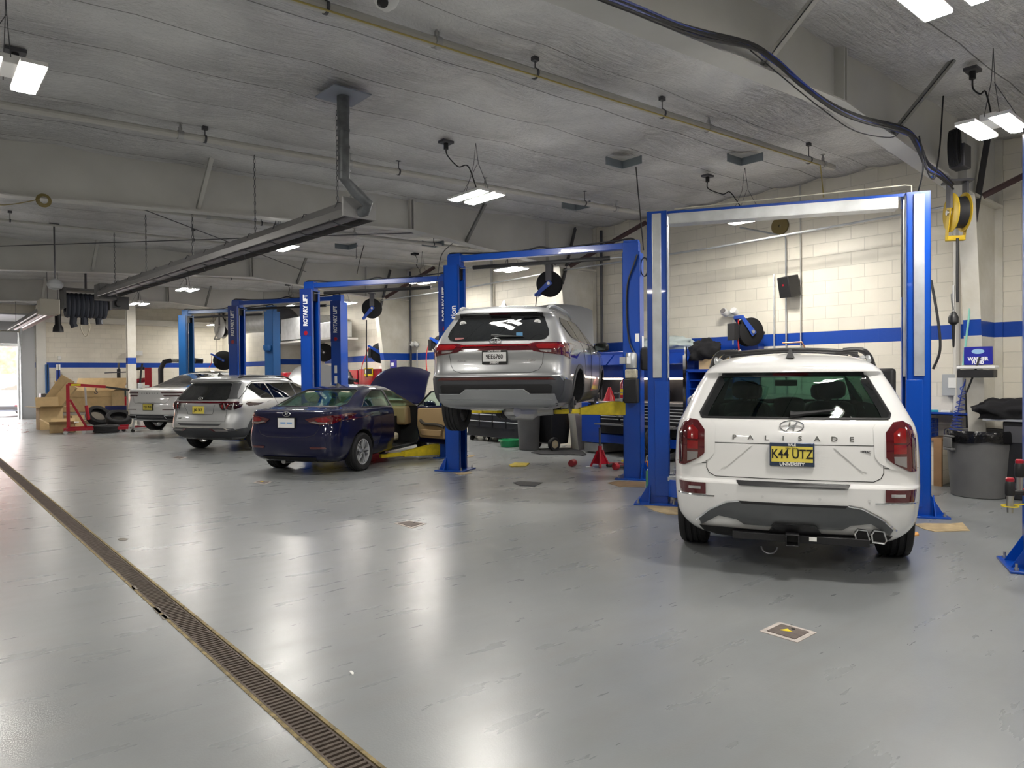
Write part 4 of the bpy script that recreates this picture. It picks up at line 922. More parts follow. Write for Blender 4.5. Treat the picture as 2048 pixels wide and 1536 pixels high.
for s_ in (1, -1):
    for P in (((.80, 1.055), (.62, 1.05), (.70, .90), (.76, .90)), ((.60, 1.05), (.50, 1.03), (.56, .90), (.64, .90)), ((.80, 1.055), (.80, .90), (.90, .98), (.90, 1.06))):
        P = [(s_*p[0], p[1]) for p in P]
        if s_ > 0: P = P[::-1]
        c.patch(P, LENSD, 'tail_lamp', off=.006, th=.010, step=.03)
    for P in (((.715, 1.02), (.66, .93), (.68, .93), (.74, 1.02)), ((.575, 1.01), (.58, .93), (.60, .93), (.60, 1.01))):
        P = [(s_*p[0], p[1]) for p in P]; c.patch(P if s_ < 0 else P[::-1], LENSB, 'lamp_segment', off=.018, th=.003, step=.03)
    P = [(s_*p[0], p[1]) for p in ((.34, .50), (.70, .50), (.72, .46), (.42, .455))]; c.patch(P if s_ > 0 else P[::-1], LENSC, 'reverse_light', off=.016, th=.006)
    P = [(s_*p[0], p[1]) for p in ((.30, .51), (.38, .505), (.44, .46), (.40, .455))]; c.patch(P if s_ > 0 else P[::-1], LENSR, 'reflector', off=.020, th=.006)
c.patch([(-.82, .28), (-.85, .46), (-.80, .52), (.80, .52), (.85, .46), (.82, .28), (.75, .25), (-.75, .25)], CLAD, 'bumper_cladding', off=.005, th=.006)
for sd in (1, -1): c.patch([(.17, .32), (.50, .32), (.44, .52), (.17, .50)], CLAD, 'bumper_corner', axis='side', sd=sd, off=.004, th=.008)
b = MB(); c.line(b, [(-.84, .47), (-.60, .535), (.60, .535), (.84, .47)], r=.008, off=.012); b.build('chrome_strip', CHROME, c.r)
c.patch([(-.58, .62), (.58, .62), (.50, .575), (-.50, .575)], CLAD, 'bumper_strip', off=.004, th=.005)
b = MB(); c.line(b, [(.66, 1.03), (.64, .66), (-.64, .66), (-.66, 1.03)], r=.003); c.line(b, [(.40, 1.01), (.32, .81), (-.32, .81), (-.40, 1.01)], r=.004)
for sd in (1, -1):
    for P in ([(1.45, .5), (1.50, .8), (1.36, 1.12)], [(2.18, .47), (2.18, 1.11)], [(3.22, .47), (3.22, 1.1)]): c.line(b, P, axis='side', sd=sd)
b.build('panel_gap', INK, c.r)
c.plate(.90, 'J40 SKF', None, PLY, size=.09, framem=mat('thin_frame', (.25, .25, .25), .4))
h = c.hit('rear', 0, 1.135, 1, .02); b = MB(); c.badge(1.14, 0, .06, off=.02)
h = c.hit('rear', .52, .72, 1, .003); text('TUCSON', .028, TG, h, (0, -1, 0), (0, 0, 1), c.r, 'badge', .002, .001)
for hx in (1.62, 2.50):
    h = c.hit('side', hx, .98, -1, .018); MB().tube(smooth_path([h+Vector((-.10, .02, 0)), h+Vector((-.06, -.01, 0)), h+Vector((.06, -.01, 0)), h+Vector((.10, .02, 0))], 3), .011, 8).build('door_handle', CHROME, c.r)
ht = c.hit('top', .75, 0); b = MB(); b.v += [Vector(v) for v in ((.62, .03, ht.z-.01), (.62, -.03, ht.z-.01), (.80, -.01, ht.z-.01), (.80, .01, ht.z-.01), (.66, .004, ht.z+.065), (.66, -.004, ht.z+.065))]; b.f += [(0, 1, 5, 4), (1, 2, 5), (3, 0, 4), (2, 3, 4, 5), (3, 2, 1, 0)]; b.build('antenna', BLACK, c.r, smooth=0)
c.mirror(2.95, -.87, 1.08, -1); c.mirror(2.95, .87, 1.08, 1); c.hood(3.60, .74, .64, 1.0, 60, 1.08)
for x in (.94, 3.70):
    for sd in (1, -1): c.wheel(x, sd*.81, .345, .345, .22, .64, sd)
MB().box((.45, -.42, .24), (4.1, .42, .32)).build('underbody', UNDER, c.r)
# ---------------------------------------------------------------- white luxury sedan
rows = [(.18,.45,4.5,.66,0,.3,.3,.05,.06),(.22,.18,4.75,.82,0,.38,.3,.09,.07),(.30,.06,4.88,.90,0,.42,.32,.12,.07),(.42,.02,4.95,.94,0,.46,.34,.13,.07),(.58,.0,4.98,.958,0,.48,.36,.14,.07),(.72,.03,4.98,.962,0,.48,.36,.14,.08),(.84,.06,4.92,.96,0,.46,.36,.14,.09),
 (.93,.05,4.75,.95,0,.44,.36,.14,.10),(1.0,.02,4.45,.935,0,.42,.36,.13,.11),(1.04,.03,4.05,.92,0,.42,.34,.12,.11),(1.058,.10,3.85,.91,.006,.42,.34,.10,.10),(1.075,.40,3.70,.895,.012,.40,.32,.08,.09),(1.095,.72,3.60,.875,.012,.38,.30,.07,.07),(1.14,.92,3.45,.84,.01,.34,.28,.07,.06),
 (1.22,1.18,3.22,.78,.01,.30,.25,.07,.06),(1.31,1.50,2.95,.71,.012,.28,.22,.06,.05),(1.37,1.75,2.75,.64,.018,.26,.22,.05,.05),(1.41,1.98,2.6,.53,.02,.25,.2,.04,.04),(1.43,2.2,2.45,.34,.02,.15,.12,.02,.02),(1.433,2.3,2.38,.12,.02,.03,.05,0,0)]
rows = [((1.14+(q[0]-1.14)*1.32) if q[0] > 1.14 else q[0],)+tuple(q[1:]) for q in rows]
ge = c = Car('white_sedan', 'white luxury sedan with split horizontal tail lamps, raised slightly on the dark blue lift', (4.871, 20.417, .229), 31, WP, rows)
c.finish_body([], [(1.05, .30, .40), (4.06, .30, .40)])
rg = msym([(.66, 1.10), (.70, 1.14), (.54, 1.445), (.48, 1.465)])
c.patch(rg, GLASSD, 'rear_window', off=.002, th=.004, step=.06)
b = MB(); nx = 8
c.patch([(1.85, .56), (2.62, .56), (2.62, -.56), (1.85, -.56)], GLASSD, 'glass_roof', axis='top', off=.003, th=.003, step=.1)
for sd in (1, -1):
    c.patch([(1.25, 1.10), (1.55, 1.06), (2.30, 1.055), (2.28, 1.43), (1.95, 1.43), (1.55, 1.31)], GLASSD, 'side_window', axis='side', sd=sd, step=.08)
    c.patch([(2.35, 1.055), (3.45, 1.05), (2.95, 1.35), (2.33, 1.43)], GLASSD, 'side_window', axis='side', sd=sd, step=.08)
    b = MB(); c.line(b, [(1.2, 1.09), (1.55, 1.04), (3.5, 1.03)], axis='side', sd=sd, r=.007, off=.004); c.line(b, [(1.2, 1.09), (1.55, 1.33), (2.0, 1.46), (2.5, 1.455)], axis='side', sd=sd, r=.007, off=.004); b.build('chrome_strip', CHROME, c.r)
    for z0, z1 in ((.985, .945), (.905, .865)):
        c.patch([(.12, z0), (.75, z0), (.80, z1), (.12, z1)], LENSR, 'lamp_side_wrap', axis='side', sd=sd, off=.004, th=.006, step=.04)
for s_ in (1, -1):
    for z0, z1, yi in ((.985, .945, .36), (.905, .865, .42)):
        P = [(s_*p[0], p[1]) for p in ((yi, z0), (yi+.04, z1), (.94, z1), (.94, z0))]; L_ = c.patch(P if s_ > 0 else P[::-1], LENSR, 'tail_lamp', off=.006, th=.008, step=.03)
        P = [(s_*p[0], p[1]) for p in ((yi+.06, z1+.012), (yi+.07, z1+.005), (.86, z1+.005), (.86, z1+.012))]; c.patch(P if s_ > 0 else P[::-1], LENSC, 'lamp_segment', off=.016, th=.003, parent=L_, step=.03)
    P = [(s_*p[0], p[1]) for p in ((.44, .53), (.88, .53), (.88, .515), (.44, .515))]; c.patch(P if s_ > 0 else P[::-1], LENSR, 'reflector', off=.006, th=.006)
    P = [(s_*p[0], p[1]) for p in ((.46, .37), (.80, .37), (.76, .27), (.50, .27))]; e = c.patch(P if s_ > 0 else P[::-1], CHROME, 'exhaust_surround', off=.010, th=.012)
    P = [(s_*p[0], p[1]) for p in ((.49, .355), (.77, .355), (.74, .285), (.52, .285))]; c.patch(P if s_ > 0 else P[::-1], MBLACK, 'exhaust_bore', off=.024, th=.002, parent=e)
c.patch([(-.90, .39), (.90, .39), (.80, .20), (-.80, .20)], CLAD, 'bumper_cladding', off=.004, th=.004)
b = MB(); c.line(b, [(-.44, .33), (.44, .33)], r=.009, off=.014); c.line(b, [(-.40, .70), (.40, .70)], r=.004, off=.004); b.build('chrome_strip', CHROME, c.r)
b = MB(); c.line(b, [(.62, .86), (.56, .72), (.50, .69), (-.50, .69), (-.56, .72), (-.62, .86)], r=.003)
for sd in (1, -1):
    for P in ([(1.6, .4), (1.7, .8), (1.66, 1.05)], [(2.33, .35), (2.33, 1.05)], [(3.5, .35), (3.55, 1.02)]): c.line(b, P, axis='side', sd=sd)
b.build('panel_gap', INK, c.r)
for k, ch in enumerate('GENESIS'):
    y = .26-k*.087; h = c.hit('rear', y, .95, 1, .003); text(ch, .036, DSTEEL, h, (0, -1, 0), (0, 0, 1), c.r, 'badge_letter', .003, .001, sx=1.2)
c.plate(.59, 'Y53 PHB', None, PLY, size=.09)
c.mirror(3.45, -.92, 1.05, -1); c.mirror(3.45, .92, 1.05, 1)
for x in (1.05, 4.06):
    for sd in (1, -1): c.wheel(x, sd*.82, .24, .345, .24, .68, sd)
MB().box((.45, -.45, .16), (4.4, .45, .28)).build('underbody', UNDER, c.r)
# ---------------------------------------------------------------- pale van outside the door
rows = [(.25,.3,4.3,.7,0,.3,.3,.05,.05),(.35,.05,4.6,.86,0,.3,.25,.08,.05),(.55,.0,4.75,.90,0,.3,.22,.08,.05),(.9,.03,4.75,.92,0,.3,.22,.06,.05),(1.05,.05,4.5,.91,0,.3,.22,.06,.05),(1.15,.08,3.9,.88,0,.3,.22,.06,.05),(1.5,.25,3.3,.78,0,.25,.2,.06,.05),(1.72,.38,2.9,.70,.01,.25,.2,.05,.05),(1.80,.6,2.6,.55,.02,.2,.2,.03,.03),(1.82,1.2,2.2,.2,.02,.1,.1,0,0)]
OP = mat('pale_blue_paint', (.35, .42, .55), .3, .3, coat=1)
vn = c = Car('blue_suv', 'pale blue SUV parked outdoors beyond the open garage door', (3.05, 36.2, -.02), 62, OP, rows)
c.finish_body([], [(.95, .36, .42), (3.7, .36, .42)])
c.patch(msym([(.66, 1.15), (.55, 1.62)]), GLASSD, 'rear_window', step=.08)
for sd in (1, -1): c.patch([(.6, 1.18), (3.2, 1.16), (2.8, 1.6), (.7, 1.62)], GLASSD, 'side_window', axis='side', sd=sd, step=.1)
c.sym([(.62, 1.05), (.70, .78), (.88, .78), (.88, 1.05)], LENSB, 'tail_lamp', step=.05)
c.sym([(.5, .52), (.75, .52), (.75, .46), (.5, .46)], LENSB, 'reflector', step=.05)
c.patch([(-.85, .48), (.85, .48), (.75, .3), (-.75, .3)], CLAD, 'bumper_cladding')
for x in (.95, 3.7):
    for sd in (1, -1): c.wheel(x, sd*.80, .35, .35, .22, .64, sd)
# ================================================================ TWO-POST LIFTS
SIGNB = mat('sign_blue', (.004, .03, .22), .35, coat=.3)
WTXT = mat('white_lettering', (.85, .85, .88), .5)
def lift(label, A, B, H, style, arm_z=.14, beam_z=None, sign=(), arms=None, paint=None, armm=None, Wp=.24, Dp=.30, name='two_post_lift', hb=.10, posts=(0, 1)):
    A = Vector((A[0], A[1], 0)); B = Vector((B[0], B[1], 0)); dx = (B-A); Ln = dx.length; rz = math.atan2(dx.y, dx.x)
    paint = paint or BLUE; armm = armm or YEL
    r = thing(name, label, 'vehicle lift', A, rz); beam_z = beam_z or H
    for k in posts:
        X = Ln*k; s = 1 if k == 0 else -1       # s: inward direction
        o = -s*Wp/2; inn = s*Wp/2
        th = .012
        b = MB()
        b.cbox((X+o+s*th/2, 0, H/2), (th, Dp, H)); b.cbox((X, -Dp/2+th/2, H/2), (Wp, th, H)); b.cbox((X, Dp/2-th/2, H/2), (Wp, th, H))
        b.cbox((X+inn-s*th/2, -Dp/2+.03, H/2), (th, .06, H)); b.cbox((X+inn-s*th/2, Dp/2-.03, H/2), (th, .06, H))
        p = b.build('post', paint, r, smooth=0)
        # base plate and gussets
        MB().cbox((X-s*.02, 0, .01), (.52, .52, .02)).build('base_plate', paint, p, bevel=.004)
        for sy in (-1, 1):
            b = MB(); b.prism([(0, 0), (.13, 0), (0, .22)], -.006, .006, frame((X-s*Wp/2, sy*(Dp/2-.03), .02), (-s, 0, 0), (0, 0, 1)))
            b.prism([(0, 0), (.10, 0), (0, .22)], -.006, .006, frame((X-s*Wp/2+.02, sy*Dp/2, .02), (0, sy, 0), (0, 0, 1)))
            b.build('gusset', paint, p, smooth=0)
        for sx in (-1, 1):
            for sy in (-1, 1):
                MB().lathe([(.018, 0), (.018, .018), (.010, .018), (.010, .05)], 8, TR(X-s*.02+sx*.21, sy*.21, .02)).build('anchor_bolt', STEEL, p)
        # carriage inside the channel
        b = MB().cbox((X+s*.01, 0, arm_z+.40), (Wp-.05, Dp-.06, .78)); cg = b.build('carriage', paint, r, bevel=.006)
        if style == 'silver':
            b = MB().cbox((X+s*.02, -.0, (H+1.55)/2), (.012, Dp-.10, H-1.62)); b.cbox((X+s*(Wp/2+.004), -Dp/2+.09, (H+1.5)/2), (.012, .10, H-1.55)); b.build('carriage_cover', GALV, p, smooth=0)
            b = MB().cbox((X, -Dp/2-.012, (H+1.5)/2), (.105, .02, H-1.5-.06)); b.build('silver_face_cover', GALV, p, bevel=.004)
            b = MB().cbox((X+s*.05, -Dp/2-.014, .80), (.16, .022, 1.38)); b.build('lower_blue_cover', paint, p, bevel=.004)
        else:
            b = MB(); 
            for yy in (-.04, .05): b.tube([(X+s*.03, yy, .9), (X+s*.03, yy, H-.1)], .009, 6)
            b.build('hydraulic_rod', STEEL, p)
            MB().cbox((X+s*.07, 0, H-.12), (.03, Dp-.02, .20)).build('top_bracket', BLACK, p)
        # extension to the beam
        if beam_z > H+.02:
            MB().cbox((X+s*.02, 0, (H+beam_z)/2), (Wp-.04, .14, beam_z-H+.06)).build('top_extension', paint, p)
        # arms
        for j, (ang, ln) in enumerate((arms or ((-38, .95), (50, .75)))):
            a = rad(ang); dx_, dy_ = s*math.cos(a), math.sin(a); sy = -1 if dy_ < 0 else 1
            O = Vector((X+s*(Wp/2+.06), sy*.13, arm_z)); D = Vector((dx_, dy_, 0)); P = Vector((-dy_, dx_, 0))
            M = frame(O, D, P)
            L1 = ln*.62
            b = MB(); 
            Mv = frame(O, D, (0, 0, 1))
            b.prism([(-.08, -.07), (L1, -.05), (L1, .05), (.12, .14), (-.08, .14)], -.065, .065, Mv)
            am = b.build('swing_arm', armm, r, bevel=.006)
            b = MB().box((L1-.2, -.045, -.035), (ln, .045, .035), M); b.build('arm_extension', armm, am, bevel=.004)
            b = MB().lathe([(.075, .035), (.075, .05), (.03, .05), (.03, .08), (.065, .08), (.065, .10)], 16, TR(O+D*(ln-.07))); b.build('lifting_pad', RUBBER, am)
            MB().lathe([(.045, -.10), (.045, .16)], 12, TR(O)).build('arm_pin', STEEL, am)
            b = MB().tube([O+Vector((0, 0, .16)), O+Vector((0, 0, .26)), O+Vector((s*.08, 0, .26))], .008, 6); b.cbox((O.x, O.y, O.z+.15), (.12, .10, .05)); b.build('arm_restraint', GALV, am)
    # overhead beam
    z = beam_z
    if len(posts) == 2:
        if style == 'silver':
            b = MB().box((-Wp/2+.05, -.11, z-.035), (Ln+Wp/2-.05, .09, z)); b.build('overhead_beam', paint, r, bevel=.003)
            b = MB().box((Wp/2+.02, -.135, z-.155), (Ln-Wp/2-.08, -.115, z-.036)).box((Wp/2+.02, -.135, z-.16), (Ln-Wp/2-.08, .06, z-.150)); b.build('beam_cover', GALV, r, smooth=0)
            b = MB().tube([(Ln-.05, -.05, z-.02), (Ln-.05, -.05, z+.09), (Ln-.12, -.05, z+.10), (.2, -.05, z+.03)], .008, 6); b.build('hydraulic_line', mat('line_tan', (.6, .57, .45), .4), r)
            b = MB().tube([(Ln-Wp/2-.03, -.06, z-.16), (Ln-Wp/2-.03, -.06, z-.55), (Ln-Wp/2-.03, -.06, 2.4)], .010, 6); b.build('limit_rod', DSTEEL, r)
        else:
            b = MB().box((-.06, -.065, z-hb), (Ln+.06, .065, z)); b.box((-.10, -.08, z-hb-.07), (.14, .08, z)); b.box((Ln-.14, -.08, z-hb-.07), (Ln+.10, .08, z)); b.build('overhead_beam', paint, r, bevel=.008)
            MB().tube([(.35, -.02, z-hb-.11), (Ln-.35, -.02, z-hb-.11)], .032, 8).build('padded_shutoff_bar', BLACK, r)
            b = MB().tube([(.12, -.02, z-hb-.11), (Ln-.12, -.02, z-hb-.11)], .009, 6); b.build('shutoff_rod', GALV, r)
            b = MB().tube(smooth_path([(-.1, .02, H-.1), (-.12, .02, z+.03), (.1, .02, z+.05), (.5, .02, z+.02), (Ln*.4, .02, z+.01), (Ln*.5, .02, z+.05), (Ln*.6, .02, z+.01), (Ln-.3, .02, z+.05), (Ln, .02, z+.06), (Ln+.08, .02, z-.1)], 5), .014, 6); b.build('hydraulic_hose', CORD, r)
    for (k, side, z0, z1) in sign:
        X = Ln*k; s = 1 if k == 0 else -1
        hgt = z1-z0
        b = MB().cbox((X, -Dp/2-.004, (z0+z1)/2+.02), (Wp+.01, .008, hgt+.12)); sg = b.build('name_panel', SIGNB, r)
        text('ROTARY LIFT', .135, WTXT, (X, -Dp/2-.009, (z0+z1)/2+.06), (0, 0, 1), (-1, 0, 0), sg, 'name_lettering', .001, .006, sx=(hgt-.12)/.92)
        b = MB().lathe([(.045, 0), (.045, .002)], 20, frame((X, -Dp/2-.0085, z0+.02), (1, 0, 0), (0, 0, 1), (0, -1, 0))); b.build('red_roundel', RED, sg)
    return r
L1 = lift('nearest complete blue two-post lift, with silver inserts, framing the white SUV', (7.04, 5.50), (8.53, 3.13), 3.53, 'silver', arm_z=.17, armm=BLUE, arms=((-40, .95), (50, .75)), Wp=.235, Dp=.30)
L2 = lift('blue lift holding the silver SUV in the air on yellow arms', (7.02, 9.70), (8.42, 7.05), 3.40, 'rod', arm_z=1.03, beam_z=3.56, arms=((-30, 1.0), (42, .95)), Wp=.26, Dp=.30)
L3 = lift('blue lettered lift straddling the navy sedan', (6.42, 13.95), (8.02, 11.30), 3.36, 'rod', arm_z=.13, beam_z=3.50, sign=((0, 0, 2.45, 3.30), (1, 0, 2.45, 3.30)), arms=((-58, 1.25), (50, .85)), Wp=.26, Dp=.32)
L4 = lift('blue lettered lift around the silver SUV with the full-width light bar', (6.45, 18.30), (7.98, 15.75), 3.36, 'rod', arm_z=.13, beam_z=3.50, sign=((0, 0, 2.45, 3.30), (1, 0, 2.45, 3.30)), arms=((-50, 1.0), (50, .85)), Wp=.26, Dp=.32)
L5 = lift('older dark teal-blue lift over the white sedan, farthest back', (6.75, 23.6), (8.35, 20.75), 3.52, 'rod', arm_z=.36, beam_z=3.66, paint=BLUE2, arms=((-45, 1.1), (50, .95)), Wp=.30, Dp=.34)
L0 = lift('blue lift post at the right edge of the photo, in front of the trash can', tuple(at(2090, 1138))[:2], (8.1, -.95), 3.50, 'rod', arm_z=.20, sign=(), Wp=.24, Dp=.30)
# control details on the second lift's right post
dv = (Vector((8.42, 7.05, 0))-Vector((7.02, 9.70, 0))); LN2 = dv.length
def on2(name, m, b, parent=None, bevel=0): return b.build(name, m, parent or L2, bevel=bevel)
mo = on2('pump_motor', GALV, MB().lathe([(.075, 0), (.085, .02), (.085, .20), (.07, .23), (.02, .235)], 16, TR(LN2+.02, -.25, 1.66)).cbox((LN2-.10, -.27, 1.78), (.09, .06, .10)))
on2('motor_label', PAPER, MB().cbox((LN2+.0, -.338, 1.78), (.06, .004, .10)), mo)
on2('pump_block', mat('oily_cast', (.45, .42, .32), .5, var=.3, vscale=20), MB().cbox((LN2+.02, -.25, 1.58), (.17, .14, .14)), bevel=.02)
on2('oil_tank', BLACK, MB().cbox((LN2+.02, -.26, 1.33), (.20, .18, .36)), bevel=.015)
on2('switch_box', BLACK, MB().cbox((LN2+.20, -.10, 1.80), (.10, .16, .34)), bevel=.02)
on2('hydraulic_pipe', CORD, MB().tube(smooth_path([(LN2+.10, -.17, 3.35), (LN2+.05, -.18, 3.2), (LN2-.05, -.17, 2.9), (LN2-.06, -.17, 2.4), (LN2-.02, -.18, 2.05), (LN2+.06, -.22, 1.88)], 6), .014, 6))
on2('caution_label', PAPER, MB().cbox((LN2+.09, -.153, 2.12), (.06, .004, .12)).cbox((LN2+.132, .05, 2.0), (.004, .12, .30)))
text('tion', .14, WTXT, (.05, -.158, 2.62), (0, 0, 1), (-1, 0, 0), L2, 'side_lettering', .001, .003)
b = MB()
for k in range(3): b.tube([(LN2+.18+.05*math.cos(a)*(1+k*.15), -.05+.02*k, 3.18+.14*math.sin(a)) for a in [2*PI*j/16 for j in range(16)]], .006, 5, closed=True)
b.build('coiled_cord', CORD, L2)
for L_ in (L3, L4):
    for z in (1.25, 1.5, 1.75): MB().cbox(((Vector((8.02, 11.30, 0))-Vector((6.42, 13.95, 0))).length if L_ is L3 else 2.97, -.168, z), (.07, .004, .18)).build('warning_label', PAPER, L_)
MB().lathe([(.09, 0), (.11, .05), (.11, .16), (.06, .18)], 14, TR(3.27, -.25, 2.35)).build('pump_motor', BLUE2, L5)
# ================================================================ PIPES, HEATERS, CABLES, REELS
def pipe_run(name, label, pts, r, m=None, hangers=(), cat='pipe', branch=()):
    o = thing(name, label, cat, pts[0]); O = Vector(pts[0])
    L = [Vector(p)-O for p in pts]
    MB().tube(L, r, 10).build('pipe', m or PIPE, o)
    for t in hangers:
        p = L[0].lerp(L[-1], t); top = CZ(O.x+p.x)-(O.z+p.z)
        b = MB().tube([p+Vector((0, 0, r)), p+Vector((0, 0, top))], .006, 5).cbox(p+Vector((0, 0, top-.02)), (.06, .05, .04)); b.ring([(r+.002, -.012), (r+.008, -.012), (r+.008, .012), (r+.002, .012)], 14, TR(p) @ RY(PI/2)); b.build('pipe_hanger', DSTEEL, o)
    for t in branch:
        p = L[0].lerp(L[-1], t)
        b = MB().lathe([(.022, 0), (.022, .05), (.012, .05), (.012, .09), (.032, .09), (.032, .098)], 10, TR(p+Vector((0, 0, r-.005)))).ring([(r+.001, -.03), (r+.010, -.03), (r+.010, .03), (r+.001, .03)], 14, TR(p) @ RY(PI/2)); b.build('sprinkler_head', STEEL, o)
    return o
pipe_run('sprinkler_pipe', 'long grey sprinkler pipe running to the wall above the nearest lift', [(-8, 5.62, 4.34), (9.95, 4.72, 4.44)], .045, hangers=(.15, .3, .45, .585, .70, .80, .965), branch=(.50, .64, .845, .985))
pipe_run('brass_tubing', 'thin yellow-brown line clipped under the nearest sprinkler pipe', [(-8, 5.56, 4.29), (9.5, 4.68, 4.385), (9.55, 4.66, 3.95)], .008, mat('brass_line', (.45, .36, .12), .4))
pipe_run('sprinkler_pipe', 'grey sprinkler pipe just in front of the second steel frame', [(-8, 9.62, 4.32), (9.9, 8.16, 4.42)], .04, hangers=(.2, .4, .60, .74, .93), branch=(.47, .585, .70, .82, .97))
pipe_run('sprinkler_pipe', 'grey sprinkler pipe between the second and third steel frames', [(-8, 13.2, 4.30), (10.6, 12.8, 4.42)], .035, hangers=(.2, .4, .55, .7, .9), branch=(.5, .65, .8, .95))
pipe_run('sprinkler_pipe', 'distant sprinkler pipe behind the third steel frame', [(-8, 20.8, 4.28), (10.9, 20.6, 4.40)], .035, hangers=(.2, .4, .6, .8), branch=(.5, .7, .9))
pipe_run('conduit', 'thin grey conduit slung below the roof past the third frame', [(-8, 15.2, 4.30), (10.9, 15.0, 4.36)], .022, hangers=(.3, .5, .66, .85))
pipe_run('conduit', 'grey conduit running between column heads towards the yellow reel', [tuple(at(1190, 556, 3.55)), (10.55, 3.3, 3.75), (10.9, 2.2, 3.78)], .018) if False else None
# cable running level from column head to column head (strut rail along the wall side)
for (ya, yb, lb) in ((3.2, 10.5, 'long thin steel rail crossing behind the nearest lift crossbeam'), (10.6, 17.9, 'thin steel rail linking the second and third column heads')):
    o = thing('strut_rail', lb, 'rail', (10.35, ya, 3.72)); MB().tube([(0, 0, 0), (-.1, (yb-ya)/2, -.06), (0, yb-ya, 0)], .016, 8).build('rail', GALV, o)
for (ya, yb, lb) in ((3.2, 10.5, 'thin tie wire sagging below the roof in the nearest bay'),):
    pass
# X bracing rods in the roof
for k, (a, b_, lb) in enumerate([((1.5, 11.0, 4.25), (8.0, 17.6, 4.3), 'thin roof bracing rod rising to the right behind the second frame'), ((8.0, 11.0, 4.3), (1.5, 17.6, 4.25), 'thin roof bracing rod crossing left behind the second frame')]):
    tag(MB().tube([a, b_], .009, 6).build('bracing_rod', DSTEEL), lb, 'rod')
# wall braces: dark angle irons at column heads
def angle_iron(a, b_, lb, m=None):
    a = Vector(a); b_ = Vector(b_); D = b_-a; M = frame(a, D, D.cross(Vector((0, 0, 1))).normalized()); L = D.length
    tag(MB().box((0, -.04, 0), (L, .04, .008), M).box((0, -.04, 0), (L, -.032, .07), M).build('angle_brace', m or mat('primer_brown', (.10, .06, .06), .6)), lb, 'brace')
for (y, who) in ((3.15, 'the nearest column'), (10.55, 'the column behind the lifted SUV'), (17.95, 'the column beside the red cabinet')):
    angle_iron((10.45, y-.1, 3.83), (11.2, y-1.5, 4.60), 'dark brown angle brace rising to the right from '+who)
    angle_iron((10.3, y-.05, 3.45), (10.62, y-.12, 4.62), 'dark steel angle standing at the head of '+who, DSTEEL)
# --- tube heater with its flue
H0, H1 = Vector((3.72, 6.85, 3.36)), Vector((3.22, 16.6, 3.44))
D = (H1-H0); Lh = D.length; rzh = math.atan2(D.y, D.x)
r = thing('tube_heater', 'long grey infrared tube heater slung on chains, running away under the roof', 'heater', H0, rzh)
b = MB(); P = [(-.19, -.10), (-.185, -.02), (-.075, .10), (.075, .10), (.185, -.02), (.19, -.10)]
Q = [(p[0]*.95, p[1]-.006) for p in P][::-1]
b.prism(P+Q, 0, Lh, Matrix(((0,0,1,0),(1,0,0,0),(0,1,0,0),(0,0,0,1)))); b.build('reflector', mat('aluminised', (.24, .235, .235), .38, .7), r, smooth=20)
MB().tube([(0.02, .0, -.05), (Lh-.1, .0, -.05)], .052, 12).build('heater_tube', mat('burnt_tube', (.22, .21, .23), .45, .6), r)
for k in range(13):
    b = MB(); x = .3+k*(Lh-.6)/12; b.tube([(x, -.19, -.10), (x, -.07, -.13), (x, .07, -.13), (x, .19, -.10)], .006, 5); b.tube([(x, -.19, -.10), (x, -.09, .11), (x, .09, .11), (x, .19, -.10)], .006, 5)
    b.build('wire_hanger', DSTEEL, r)
MB().box((Lh-.05, -.16, -.16), (Lh+.35, .16, .16)).build('burner_box', GREYP, r, bevel=.01)
MB().box((-.01, -.2, -.10), (0.02, .2, .10)).build('end_cap', mat('end_cap', (.30, .30, .30), .4), r)
for k, x in enumerate((.45, 2.6, 4.9, 7.2, 9.2)):
    p = H0.lerp(H1, x/Lh); top = CZ(p.x)-H0.z-.02; b = MB(); n = int((top-.1)/.055)
    for j in range(n):
        z = .11+(top-.11)*j/n; M = TR(x, 0, z+.028) @ RZ((j % 2)*PI/2)
        b.tube([M @ Vector((.012*math.cos(a), 0, .032*math.sin(a))) for a in [2*PI*q/8 for q in range(8)]], .004, 4, closed=True)
    b.build('chain', DSTEEL, r)
fl = thing('flue_pipe', 'dark grey flue pipe rising from the tube heater to a square ceiling plate', 'duct', (3.72, 6.80, 3.36))
tp = at(686, 172, 4.55)-Vector((3.72, 6.80, 3.36))
path = [(0, .05, -.05), (.10, -.18, -.02), (.14, -.24, .10), (-.12, -.16, .24), (-.17, -.13, .34), (-.17, -.13, .5), (tp.x*.5-.08, tp.y*.5, .70), (tp.x, tp.y, tp.z)]
path = [(0, .12, -.04), (.03, -.02, -.03), (.02, -.10, .03), (tp.x*.5, tp.y*.6-.04, .13), (tp.x, tp.y, .24), (tp.x, tp.y, tp.z-.02)]
FLM = mat('flue_galv', (.16, .17, .18), .5, .6, var=.35, vscale=9)
MB().tube(path, .058, 14).build('flue', FLM, fl)
for z in (.30, .55, .72): MB().lathe([(.064, -.012), (.064, .012)], 16, TR(tp.x, tp.y, z+.02)).build('flue_joint', FLM, fl)
MB().cbox((tp.x, tp.y, tp.z-.10), (.42, .42, .012)).build('ceiling_plate', mat('plate_blue_grey', (.30, .33, .38), .4, .4), fl)
b = MB().lathe([(.064, tp.z-.28), (.064, tp.z-.11)], 16, TR(tp.x, tp.y, 0)); b.build('flue_collar', FLM, fl)
